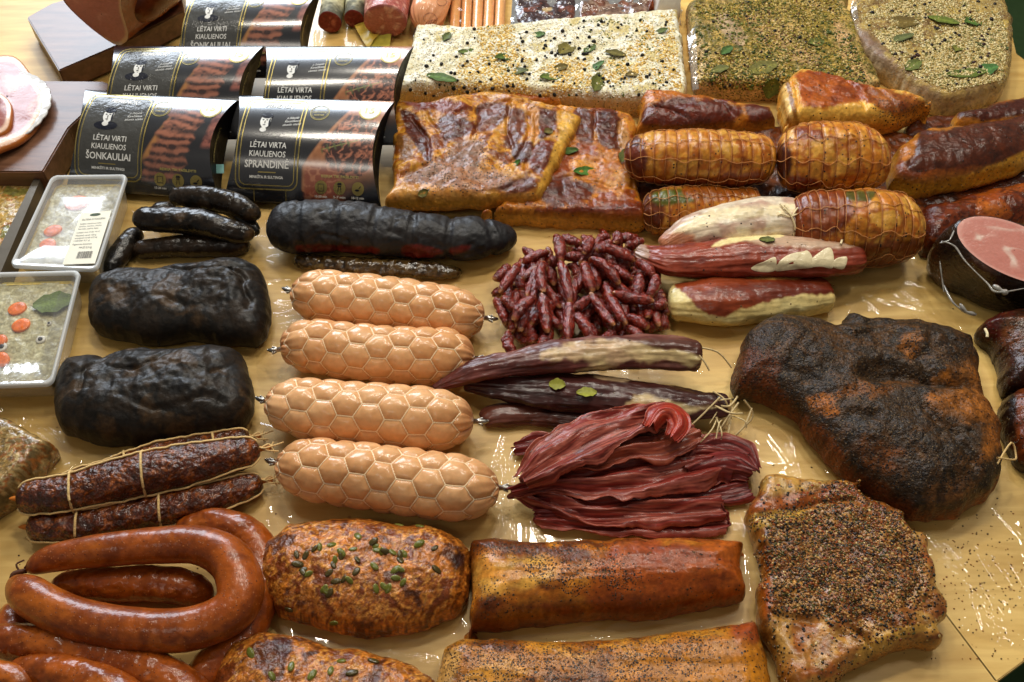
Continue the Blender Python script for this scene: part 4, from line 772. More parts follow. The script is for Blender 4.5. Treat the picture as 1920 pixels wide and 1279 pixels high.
# ------------------------------------------------------------------ smoked bellies
M_bac = pmat('smoked_belly', .36, (230, .5), (80, .3), coat=.42, var=.2, rvar=.12, coatr=.14, bd=.002, spice=[(300, .4, SP_DARK, .3)])
FAT = [(204, 144, 76), (186, 118, 50)]; LEAN = [(100, 38, 18), (66, 24, 14)]; LEANP = [(112, 54, 36), (78, 32, 22)]
bacp = lambda s, **k: painter(k.pop('cols', [(122, 58, 20), (188, 118, 44), (206, 144, 66), (146, 76, 28), (196, 128, 52)]), k.pop('sc', 28), s, fine=.22, warp=.018, contrast=2.2, gain=k.pop('gain', .82), **k)
GB = 'slabs of smoked pork belly'
GR = {82: grooves([([(752, 205), (790, 240), (808, 300)], .003, .005), ([(800, 215), (820, 240), (836, 262)], .003, .004), ([(890, 195), (900, 225), (885, 260)], .003, .005), ([(955, 196), (950, 240), (958, 280)], .0025, .006), ([(990, 205), (990, 255), (965, 300)], .0025, .007), ([(1005, 215), (1003, 270), (985, 320)], .0025, .006), ([(750, 330), (830, 300), (900, 262)], .004, .004), ([(780, 372), (880, 362), (960, 350), (1010, 320)], .004, .005), ([(860, 215), (920, 200), (980, 195), (1040, 206)], .004, .005)], .055, 3), 81: grooves([([(1112, 212), (1116, 262)], .0025, .006), ([(1160, 225), (1162, 290), (1180, 320)], .003, .007), ([(1180, 300), (1185, 350)], .003, .005), ([(1010, 345), (1080, 330), (1150, 350)], .004, .004)], .04, 5), 86: grooves([([(1695, 250), (1712, 290), (1700, 320)], .005, .009), ([(1730, 240), (1820, 226), (1900, 215)], .004, .005), ([(1700, 325), (1790, 322), (1870, 300), (1960, 260)], .003, .004)], .06, 7), 83: grooves([([(1205, 195), (1260, 205), (1330, 240)], .004, .007), ([(1330, 180), (1380, 215), (1400, 250)], .004, .006)], .05, 8), 84: grooves([([(1560, 135), (1600, 170), (1620, 215)], .004, .006), ([(1630, 155), (1660, 190), (1690, 215)], .004, .006), ([(1478, 150), (1496, 200), (1500, 245)], .0025, .006)], .06, 9)}
def bacon(out, H, label, seed, layers, z0=0, cols=None, wall=((204, 140, 66), .004), sp=.1, spl=(), bmp=.004, **k):
    kk = dict(layers=layers, wall=wall, spice=sp, spice_layers=spl); 
    if cols: kk['cols'] = cols
    kk['gain'] = {84: 1.1, 82: .92, 81: .85}.get(seed, .82)
    o = slab('smoked_belly', out, H, M_bac, bacp(seed, **kk), z0=z0, e=k.pop('e', .012), hs=k.pop('hs', .66), k=k.pop('k', .85), bump=lambda P, d: bmp*fbm(P, 24, seed, 4)+.0014*fbm(P, 80, seed+3, 3)-.004*np.clip(ridge(P, 22, seed+5)-.55, 0, 1)+(GR[seed](P) if seed in GR else 0), wob=(.003, 50), seed=seed, **k)
    return base_props(o, label, 'smoked pork', GB)
bacon([(960, 172), (1010, 172), (1050, 190), (1040, 212), (960, 205)], .03, 'narrow orange edge of smoked belly seen against the white salted slab', 80, [], cols=[(190, 96, 28), (214, 130, 50)])
bacon([(1000, 205), (1060, 198), (1160, 206), (1190, 232), (1196, 290), (1200, 360), (1207, 428), (1140, 432), (1040, 428), (930, 418), (905, 405), (960, 360)], .04, 'smoked belly slab lying under the large one, with a bay leaf on it', 81,
  [([(1075, 208), (1108, 206), (1115, 262), (1085, 268)], LEANP, 3, 5), ([(1118, 210), (1155, 210), (1168, 258), (1160, 282), (1120, 262)], LEAN, 3, 5), ([(1160, 230), (1178, 250), (1180, 290), (1165, 290)], (176, 120, 76), 3, 4), ([(1010, 340), (1060, 330), (1110, 350), (1100, 380), (1020, 385)], LEAN, 6, 12), ([(960, 398), (1120, 386), (1200, 380), (1205, 392), (1080, 402), (960, 406)], (110, 40, 16), 3, 4), ([(940, 410), (1060, 402), (1130, 410), (1120, 420), (1000, 420)], (130, 60, 22), 3, 3)], cols=[(140, 62, 24), (196, 118, 44), (176, 96, 36), (210, 136, 58)])
out = [(748, 190), (800, 186), (866, 172), (930, 168), (1000, 184), (1050, 200), (1088, 222), (1082, 252), (1050, 310), (1012, 384), (950, 388), (860, 392), (772, 394), (730, 386), (742, 340), (740, 260)]
zb = lambda x, y: .022
o = bacon(out, .036, 'largest slab of smoked belly with ribbed red meat, lying beside the black boxes', 82,
  [([(750, 208), (775, 215), (805, 260), (810, 295), (795, 300), (765, 250)], LEAN, 3, 4), ([(745, 255), (770, 262), (775, 295), (752, 300)], (124, 78, 44), 4, 5), ([(822, 215), (850, 218), (890, 235), (880, 250), (845, 262), (830, 250)], LEAN, 4, 8), ([(896, 196), (950, 196), (955, 215), (930, 240), (900, 250), (895, 230)], LEANP, 3, 4), ([(958, 205), (985, 210), (985, 250), (965, 275), (945, 270), (950, 235)], LEANP, 3, 4), ([(965, 272), (1000, 262), (1000, 290), (980, 305), (962, 295)], LEAN, 3, 4), ([(1008, 208), (1040, 212), (1042, 240), (1015, 262), (1006, 250)], LEAN, 3, 4), ([(1000, 268), (1038, 262), (1042, 290), (1020, 320), (998, 318)], [(120, 44, 20), (90, 32, 18)], 4, 5),
   ([(760, 192), (850, 188), (880, 200), (840, 212), (790, 204)], (120, 44, 24), 3, 6), ([(990, 196), (1010, 208), (1008, 262), (994, 258), (994, 220)], (190, 124, 70), 2, 3), ([(1048, 212), (1086, 224), (1060, 280), (1010, 380), (1000, 380), (1030, 300), (1048, 250)], [(222, 170, 90), (206, 146, 66)], 3, 3),
   ([(860, 265), (900, 262), (905, 300), (880, 330), (800, 350), (760, 345), (770, 318), (830, 300)], [(150, 104, 92), (120, 76, 60)], 8, 10), ([(830, 320), (900, 318), (960, 330), (980, 350), (930, 360), (860, 362), (800, 365)], [(168, 116, 96), (140, 84, 62)], 8, 10), ([(930, 350), (990, 332), (1005, 350), (970, 362)], LEAN, 4, 4), ([(735, 350), (830, 350), (940, 372), (1000, 365), (1005, 385), (740, 392)], [(204, 146, 88), (180, 112, 56)], 5, 6)],
  z0=zb, sp=.05, spl=[([(800, 300), (900, 270), (960, 330), (900, 350), (800, 350)], .7, 16)], bmp=.005, hs=.6, e=.02)
BIGBAC = o; bv = bvh_of(o)
for i, (x, y, L, w_, a) in enumerate([(1098, 320, .034, .014, .35), (1092, 286, .022, .01, .2)]):
    pass
M_bac2 = M_bac
bacon([(1192, 168), (1208, 156), (1290, 168), (1330, 172), (1420, 190), (1448, 205), (1458, 250), (1350, 262), (1205, 262), (1196, 210)], .05, 'dark glossy smoked belly piece behind the longest netted roll', 83,
  [([(1205, 168), (1300, 172), (1330, 185), (1280, 190), (1240, 188), (1205, 185)], [(204, 118, 40), (184, 96, 34)], 4, 8), ([(1210, 195), (1290, 185), (1390, 200), (1370, 235), (1300, 248), (1210, 240)], [(104, 36, 16), (80, 26, 14)], 5, 10), ([(1200, 154), (1290, 164), (1330, 172), (1290, 172), (1205, 164)], (126, 46, 16), 2, 3), ([(1395, 195), (1450, 205), (1460, 250), (1430, 250)], (92, 32, 20), 5, 6), ([(1188, 200), (1200, 196), (1200, 225), (1190, 222)], (216, 170, 124), 3, 3)], cols=[(120, 44, 16), (196, 110, 40), (210, 132, 60), (110, 38, 18)], k=.85, hs=.5, e=.03, z0=.005)
bacon([(1452, 176), (1462, 152), (1490, 124), (1540, 135), (1620, 155), (1700, 170), (1758, 205), (1740, 225), (1690, 245), (1600, 252), (1500, 252), (1466, 248)], .05, 'smoked belly slab with thick pale fat layers stacked at its left end', 84,
  [([(1450, 160), (1470, 140), (1490, 240), (1470, 250)], [(226, 186, 132), (214, 166, 110)], 3, 3), ([(1496, 128), (1580, 140), (1640, 165), (1660, 200), (1600, 190), (1560, 200), (1520, 205), (1500, 170)], [(128, 52, 18), (160, 78, 28)], 4, 8), ([(1640, 165), (1755, 195), (1740, 225), (1680, 220), (1640, 200)], [(110, 50, 22), (150, 84, 36)], 6, 10), ([(1500, 205), (1560, 205), (1620, 195), (1680, 225), (1660, 245), (1500, 245)], [(226, 176, 96), (214, 160, 84)], 4, 8), ([(1472, 150), (1478, 146), (1500, 240), (1494, 242)], (130, 84, 40), 1.2, 1), ([(1460, 180), (1465, 176), (1486, 240), (1480, 244)], (150, 100, 54), 1.2, 1)],
  cols=[(206, 140, 66), (226, 176, 100), (190, 116, 48)], z0=.02, k=.85, hs=.55, e=.018, sp=.05, spl=[([(1650, 190), (1750, 200), (1740, 240), (1660, 235)], .9, 8)])
bacon([(1780, 212), (1830, 196), (1930, 176), (1960, 220), (1940, 250), (1800, 250)], .035, 'dark smoked piece at the right edge behind the oval one, under the seeded slab', 85, [([(1800, 205), (1940, 185), (1940, 215), (1810, 225)], [(84, 34, 26), (66, 26, 20)], 4, 6)], cols=[(110, 46, 20), (190, 116, 48)], k=.8, hs=.5, z0=.03, e=.02)
bacon([(1658, 300), (1672, 262), (1720, 232), (1790, 222), (1860, 212), (1930, 200), (1990, 230), (1960, 300), (1900, 336), (1830, 352), (1740, 368), (1690, 364), (1656, 345)], .055, 'large oval dark smoked piece with a golden fat rim along its lower edge', 86,
  [([(1665, 345), (1700, 350), (1770, 338), (1860, 312), (1960, 262), (1970, 300), (1900, 340), (1740, 372), (1660, 362)], [(216, 156, 60), (196, 130, 44)], 2.5, 4), ([(1720, 240), (1840, 222), (1960, 215), (1960, 262), (1860, 305), (1760, 320), (1706, 318), (1700, 270)], [(72, 32, 24), (94, 42, 28)], 4, 5), ([(1700, 240), (1722, 236), (1716, 280), (1695, 300), (1690, 265)], (178, 104, 42), 3, 4), ([(1730, 236), (1800, 224), (1810, 232), (1760, 245)], (184, 110, 44), 3, 4)],
  cols=[(120, 52, 20), (150, 76, 28), (92, 36, 18)], z0=.02, k=.75, hs=.34, e=.04, wall=((216, 156, 60), .01), bmp=.003, sp=.12)
bacon([(1712, 385), (1760, 366), (1850, 342), (1940, 325), (2000, 360), (1960, 430), (1860, 450), (1800, 470), (1735, 478), (1708, 430)], .05, 'wet dark red smoked piece between the netted roll and the cut ham', 87,
  [([(1830, 365), (1870, 350), (1890, 395), (1850, 400)], [(184, 98, 36), (150, 66, 26)], 5, 8)], cols=[(92, 32, 14), (122, 50, 20), (76, 26, 14), (150, 70, 28)], k=.7, hs=.34, e=.04, wall=((80, 26, 12), .006))
bacon([(1822, 610), (1850, 580), (1900, 565), (1990, 560), (2000, 720), (1940, 740), (1880, 730), (1862, 660)], .06, 'dark spiced piece at the right edge beside the big shoulder', 88, [([(1840, 590), (1900, 580), (1900, 620), (1850, 640)], [(92, 26, 18), (70, 20, 16)], 8, 8), ([(1880, 600), (1940, 590), (1940, 660), (1890, 640)], [(120, 60, 26), (70, 40, 20)], 8, 12)], cols=[(40, 22, 16), (66, 28, 18), (30, 18, 14)], k=.6, hs=.35, e=.05, sp=.6, wall=((40, 16, 12), .006))
bacon([(1868, 740), (1905, 716), (1990, 700), (2000, 880), (1925, 875), (1895, 840), (1875, 790)], .055, 'reddish brown piece at the right edge below the dark spiced one', 89, [([(1880, 730), (1905, 740), (1900, 830), (1880, 790)], (30, 16, 12), 6, 6)], cols=[(96, 40, 18), (130, 60, 26), (60, 24, 14)], k=.6, hs=.35, e=.05, sp=.3, wall=((40, 16, 12), .006))
bacon([(1196, 240), (1440, 236), (1700, 250), (1760, 360), (1700, 440), (1460, 430), (1300, 430), (1200, 420)], .022, 'dark flat smoked piece lying under the netted rolls, glimpsed in the gaps', 90, [], cols=[(86, 38, 18), (120, 58, 24), (60, 26, 14)], e=.012, wall=((80, 34, 16), .01))
bacon([(1690, 240), (1780, 215), (1960, 250), (1960, 420), (1800, 440), (1720, 420)], .022, 'dark flat smoked piece lying under the large oval one, glimpsed below its rim', 91, [], cols=[(70, 28, 16), (96, 42, 20), (52, 22, 14)], e=.012, wall=((60, 24, 14), .01))
# leaf on the lower slab
b2 = [o for o in COL.objects if o.get('label', '').startswith('smoked belly slab lying under')][0]
for i, (x, y, L, w_, a) in enumerate([(1098, 322, .036, .014, .35), (1066, 285, .026, .01, .1), (1172, 292, .02, .014, 1)]): leaf(bvh_of(b2), x, y, L, w_, a, M_seed, b2, seed=i+80)
for i, (x, y, L, w_, a) in enumerate([(1028, 247, .014, .010, .6), (794, 362, .014, .010, .2), (968, 307, .014, .008, .2)]): leaf(bv, x, y, L, w_, a, M_seed, BIGBAC, seed=i+90)
# ------------------------------------------------------------------ netted smoked rolls
M_roll = pmat('golden_smoked_roll', .36, (220, .4), (70, .4), coat=.4, var=.15, rvar=.1, coatr=.15, spice=[(260, .4, SP_DARK, .3)])
M_thread = pmat('net_thread', .7, (900, .3), (200, .2), col=(206, 142, 84), var=.15)
def netroll(path, hw, label, seed, layers, z0=0.0, nr=15, nl=9, cols=None, flat=.92, ends=(1, 1)):
    T = Tube(path, hw, z0, flat, cap=.75, endp=2.6, ends=ends)
    def disp(x, th, P, r):
        a = np.abs((x/T.L*nr+.5) % 1-.5)*2; b = np.abs((th/(2*math.pi)*nl+.5) % 1-.5)*2
        return .0034*np.clip(a*2.6, 0, 1)**.5*np.clip(b*4+.6, 0, 1)**.5-.0022+.0045*fbm(P, 22, seed, 3)
    T.disp = disp
    t = thing('netted_roll', T.P[len(T.P)//2]*np.array([1, 1, 0]), label, 'smoked pork roll', 'smoked rolls tied in thread netting')
    base = painter(cols or [(196, 116, 42), (214, 144, 66), (170, 88, 30), (220, 158, 82)], 26, seed, layers=layers, fine=.2, spice=.08, gain=.88, contrast=2.2)
    def pnt(V, px, U, Th):
        C = base(V, px); a = np.abs((U*nr+.5) % 1-.5)*2; g = ss(.24, .06, a)*.8
        C[:, :3] = C[:, :3]*(1-g[:, None])+lin((120, 48, 16))*g[:, None]; return C
    tube('meat', T, M_roll, pnt, t, ds=.0018)
    pr = []; rs = np.random.RandomState(seed)
    for i in range(1, nr):
        u = i/nr; th = np.linspace(0, 2*math.pi, 33); P = T.ev(u+.004*np.sin(th*2+i)+.003*fbm(np.c_[th*3, th*0+i, th*0], 1, seed), th, .0007); pr.append(cord(P, .00045, 4, sm=False, caps=False))
    for j in range(nl):
        u = np.linspace(.0, 1, 60); P = T.ev(u, np.full(60, j/nl*2*math.pi)+.06*np.sin(u*40+j*2)+.1*fbm(np.c_[u*9, u*0+j, u*0], 1, seed+2), .0016); pr.append(cord(P, .0006, 4, sm=False, caps=False))
    V, F, _ = join(pr); mk('netting', V, F, M_thread, t); return t
netroll([(1204, 398), (1260, 396), (1340, 392), (1425, 388)], [40, 44, 42, 36], 'netted golden roll with a green leaf patch, mostly behind the pale fillet', 101, [([(1205, 360), (1240, 355), (1240, 430), (1205, 420)], (104, 44, 20), 5, 6), ([(1225, 358), (1290, 356), (1300, 378), (1235, 385)], [(98, 96, 34), (76, 84, 30)], 4, 4), ([(1290, 350), (1420, 345), (1420, 365), (1300, 372)], (150, 78, 26), 4, 5)])
netroll([(1476, 424), (1550, 424), (1632, 428), (1718, 434)], [62, 66, 72, 56], 'biggest netted roll, nearest one, with half its surface dark brown', 102, [([(1450, 360), (1550, 350), (1600, 372), (1590, 420), (1530, 450), (1450, 470)], [(110, 44, 20), (140, 66, 28)], 5, 8), ([(1590, 358), (1640, 360), (1630, 378), (1590, 375)], (84, 78, 34), 3, 3), ([(1600, 462), (1720, 450), (1720, 500), (1600, 505)], (124, 62, 24), 5, 8)], nr=15)
netroll([(1455, 300), (1520, 298), (1590, 300), (1655, 305)], [52, 64, 64, 52], 'short thick netted roll between the oval dark piece and the longest roll', 103, [([(1490, 238), (1540, 240), (1545, 262), (1500, 262)], [(140, 64, 30), (110, 44, 22)], 4, 6), ([(1450, 275), (1480, 280), (1480, 330), (1450, 340)], (70, 24, 14), 4, 5), ([(1480, 330), (1530, 335), (1530, 352), (1480, 350)], (124, 48, 18), 4, 5)], z0=.03, nr=11)
netroll([(1172, 300), (1230, 296), (1340, 298), (1450, 300)], [34, 48, 50, 44], 'longest slim netted roll with a dark red left end', 104, [([(1165, 255), (1196, 250), (1212, 300), (1205, 350), (1165, 345)], [(110, 42, 24), (84, 30, 18)], 4, 4), ([(1200, 325), (1300, 330), (1450, 325), (1450, 355), (1200, 355)], [(124, 52, 20), (160, 80, 30)], 5, 8)], z0=.03, nr=15)
# ------------------------------------------------------------------ cured fillets, right group
M_fil = pmat('cured_fillet', .38, (260, .25), (60, .25), coat=.5, var=.12, rvar=.12, coatr=.2, stretch=(.35, 1, 1), spice=[(220, .3, SP_DARK, .2)])
GF = 'air dried whole fillets'
def fillet(name, path, hw, cols, layers, label, seed, z0=0.0, flat=.6, grp=GF, grv=.0028, sc=20, mat=None, spice=.04, cap=.55, ends=(1, 1), parent=None, cat='cured fillet', stretch=(.2, 1, 1), ds=.0016, endp=2.8):
    T = Tube(path, hw, z0, flat, cap=cap, endp=endp, ends=ends, disp=lambda x, th, P, r: grv*fbm(np.c_[x*14, np.cos(th)*2.6, np.sin(th)*2.6], 1, seed, 4)+.0022*fbm(P, 38, seed+4, 3)+.0002*ridge(np.c_[x*10, np.cos(th)*7, np.sin(th)*7], 1, seed+6, 2))
    t = thing(name, T.P[len(T.P)//2]*np.array([1, 1, 0]), label, cat, grp) if parent is None else parent
    o = tube('meat', T, mat or M_fil, painter(cols, sc, seed, layers=layers, stretch=stretch, fine=.12, spice=spice), t, ds=ds)
    return t, T, o
M_string = pmat('white_string', .75, (900, .4), (300, .2), col=(232, 214, 170), var=.1)
t, T, o = fillet('dried_fillet', [(1238, 462), (1290, 438), (1370, 422), (1440, 412), (1504, 414)], [14, 30, 42, 44, 40], [(206, 184, 172), (222, 206, 192), (184, 148, 142), (212, 192, 176)], [([(1330, 395), (1480, 385), (1480, 400), (1360, 415), (1260, 440)], (226, 206, 180), 5, 6), ([(1240, 440), (1300, 440), (1290, 470), (1240, 470)], (176, 110, 92), 6, 6)], 'pale cream fillet tied with a string bow, in front of the netted rolls', 111, z0=.022, flat=.75, stretch=(.6, 1, 1), grv=.0014)
bv = bvh_of(o)
def hp(pts, lift=.0024): 
    r = []
    for p in pts:
        h, n_ = hitpx(bv, p[0], p[1]); r.append(np.array(h)+np.array(n_)*lift if h is not None else unp(p[0], p[1], .03+(p[2] if len(p) > 2 else 0)))
    return np.array(r)
V, F, _ = join([cord(hp([(1487, 442), (1490, 425), (1484, 408), (1478, 396), (1470, 388)]), .0014, 6), cord(hp([(1484, 408), (1494, 392), (1503, 390), (1502, 400), (1490, 405), (1482, 408)], .003), .0012, 6), cord(hp([(1484, 407), (1472, 395), (1462, 386)], .003), .0012, 6), cord(hp([(1480, 408), (1465, 403), (1458, 405)], .002), .0012, 6)]); mk('string_bow', V, F, M_string, t)
t, T, o = fillet('dried_fillet', [(1252, 568), (1340, 566), (1450, 560), (1558, 550)], [32, 46, 42, 32], [(120, 44, 26), (138, 58, 36), (104, 36, 22)], [([(1245, 530), (1275, 545), (1310, 580), (1345, 592), (1400, 580), (1450, 565), (1560, 550), (1560, 600), (1250, 615), (1240, 560)], [(222, 202, 158), (206, 178, 130)], 3, 7), ([(1400, 516), (1500, 512), (1500, 522), (1420, 524)], (190, 140, 90), 2, 3)], 'nearest dark red fillet with a cream fat edge along its lower side', 112, flat=.7, stretch=(.12, 1, 1), grv=.0016)
t, T, o = fillet('dried_fillet', [(1192, 470), (1250, 488), (1340, 485), (1430, 480), (1530, 482), (1618, 478)], [14, 27, 36, 40, 38, 34], [(122, 40, 30), (140, 56, 44), (104, 34, 26), (132, 44, 30)], [([(1340, 460), (1390, 440), (1480, 436), (1600, 436), (1620, 460), (1560, 465), (1450, 462), (1400, 452), (1360, 458)], [(196, 170, 156), (170, 128, 116)], 4, 5), ([(1335, 462), (1385, 442), (1460, 438), (1460, 446), (1400, 450)], (226, 204, 160), 2, 3), ([(1190, 450), (1210, 456), (1215, 485), (1195, 480)], (170, 136, 130), 4, 5)], 'upper dark red fillet with a row of cream fat patches', 113, z0=.028, flat=.65, stretch=(.1, 1, 1))
bv = bvh_of(o); M_fat = pmat('fat_patch', .4, (200, .2), (60, .3), coat=.3, var=.05, col=(222, 206, 166))
def patch(poly, mat, parent, name, th=.0006):
    P = smooth_poly(poly, 5); c = P.mean(0); V = []; n = len(P)
    rings = [1.0, .93, .7, .4, .0]
    for q, f in enumerate(rings):
        for p in P:
            a = c+(p-c)*f; h, nr = hitpx(bv, a[0], a[1]); h = np.array(h) if h is not None else (V[-1] if V else unp(a[0], a[1], .03)); nr = np.array(nr) if nr is not None else np.array([0, 0, 1.])
            V.append(h+nr*(.0002 if q == 0 else th*(.8 if q == 1 else 1)))
    F = grid_faces(len(rings), n, True); return mk(name, V, F, mat, parent)
for pl in ([(1408, 504), (1418, 496), (1434, 490), (1452, 482), (1456, 492), (1452, 508), (1425, 510)], [(1454, 508), (1460, 492), (1474, 480), (1490, 474), (1504, 472), (1514, 470), (1522, 480), (1526, 500), (1500, 504), (1482, 506)], [(1520, 500), (1522, 486), (1538, 472), (1554, 464), (1562, 474), (1562, 502), (1540, 500)], [(1561, 500), (1566, 486), (1588, 482), (1582, 504)]):
    patch(pl, M_fat, t, 'fat_patch')
V, F = cord(hp([(1580, 438), (1579, 450), (1575, 460)]), .0016, 6); mk('string', V, F, M_string, t)
leaf(bv, 1438, 451, .018, .010, -.3, M_seed, t, seed=5)
# middle group
GM = 'dark dried fillets tied with straw string'
cols = [(64, 28, 30), (84, 38, 38), (52, 24, 26), (96, 50, 46)]
M_fil2 = pmat('dark_cured_fillet', .4, (260, .25), (70, .25), coat=.5, var=.15, rvar=.12, coatr=.2, stretch=(.35, 1, 1), spice=[(200, .25, SP_DARK+[(200, 190, 180)], .2)])
t, T, o = fillet('dried_fillet', [(906, 792), (930, 780), (1000, 776), (1090, 784), (1180, 792), (1270, 800)], [14, 20, 20, 24, 26, 22], cols, [], 'lowest dark dried fillet, poking out left under the red dried strips', 121, mat=M_fil2, grp=GM, flat=.6)
t, T, o = fillet('dried_fillet', [(870, 722), (960, 728), (1060, 736), (1180, 748), (1290, 758), (1368, 760)], [12, 28, 34, 36, 28, 18], [(56, 26, 30), (74, 34, 38), (48, 22, 26)], [([(1170, 765), (1200, 742), (1240, 748), (1300, 760), (1340, 765), (1250, 785), (1190, 778)], [(196, 172, 140), (170, 140, 116)], 4, 7), ([(1120, 702), (1180, 710), (1170, 716), (1120, 708)], (170, 140, 120), 2, 3)], 'middle dark dried fillet with two scraps of green leaf on it', 122, z0=.01, mat=M_fil2, grp=GM, flat=.65)
bv = bvh_of(o)
for i, (x, y, L) in enumerate([(1045, 722, .018), (1100, 738, .022)]): leaf(bv, x, y, L, .012, .3*i-.2, pmat('leaf_pale', .4, (200, .1), (50, .1), col=(150, 150, 60)), t, seed=i, name='leaf_scrap')
t, T, o = fillet('dried_fillet', [(812, 728), (870, 702), (960, 682), (1060, 668), (1170, 662), (1250, 662), (1316, 668)], [6, 18, 24, 30, 32, 32, 28], [(104, 52, 56), (84, 40, 44), (124, 76, 76)], [([(1010, 668), (1060, 645), (1150, 640), (1240, 645), (1310, 668), (1290, 690), (1230, 672), (1150, 690), (1080, 702), (1110, 680), (1060, 672)], [(206, 184, 146), (184, 150, 130)], 5, 9), ([(1195, 640), (1240, 636), (1316, 634), (1322, 670), (1290, 660), (1230, 652)], [(74, 36, 34), (92, 50, 44)], 4, 6), ([(840, 715), (1060, 702), (1060, 715), (860, 735)], (92, 30, 30), 4, 5)], 'upper dried fillet with cream fat, its thin tip reaching over the pale sausage', 123, z0=.034, mat=M_fil2, grp=GM, flat=.75, cap=.5)
M_straw = pmat('straw_string', .7, (900, .3), (200, .2), col=(214, 190, 140), var=.12)
def strands(n, c, R, seed, name, parent, zc=.02, extra=()):
    rs = np.random.RandomState(seed); pr = []
    for i in range(n):
        a = np.array(c)+rs.uniform(-18, 18, 2); d = rs.uniform(-1, 1, 2)*R; z1, z2 = rs.uniform(.004, zc+.02, 2); m = a+d*.5+rs.uniform(-10, 10, 2)
        pr.append(cord([unp(*a, z1), unp(*m, max(z1, z2)+.006), unp(*(a+d), z2)], rs.uniform(.0008, .0014), 5))
    for e_ in extra: pr.append(cord([unp(p[0], p[1], p[2]) for p in e_], .0012, 5))
    V, F, _ = join(pr); return mk(name, V, F, M_straw, parent)
strands(15, (1355, 770), (55, 55), 5, 'straw_string', t, .02, [[(1300, 655, .065), (1318, 675, .06), (1330, 695, .05)], [(1300, 650, .06), (1345, 660, .04), (1372, 690, .02)], [(1350, 745, .04), (1320, 775, .03), (1294, 800, .02)], [(1385, 755, .04), (1360, 790, .03), (1335, 830, .01)], [(1410, 765, .03), (1395, 800, .02), (1365, 828, .01)], [(1395, 750, .04), (1412, 780, .02), (1385, 810, .01)]])
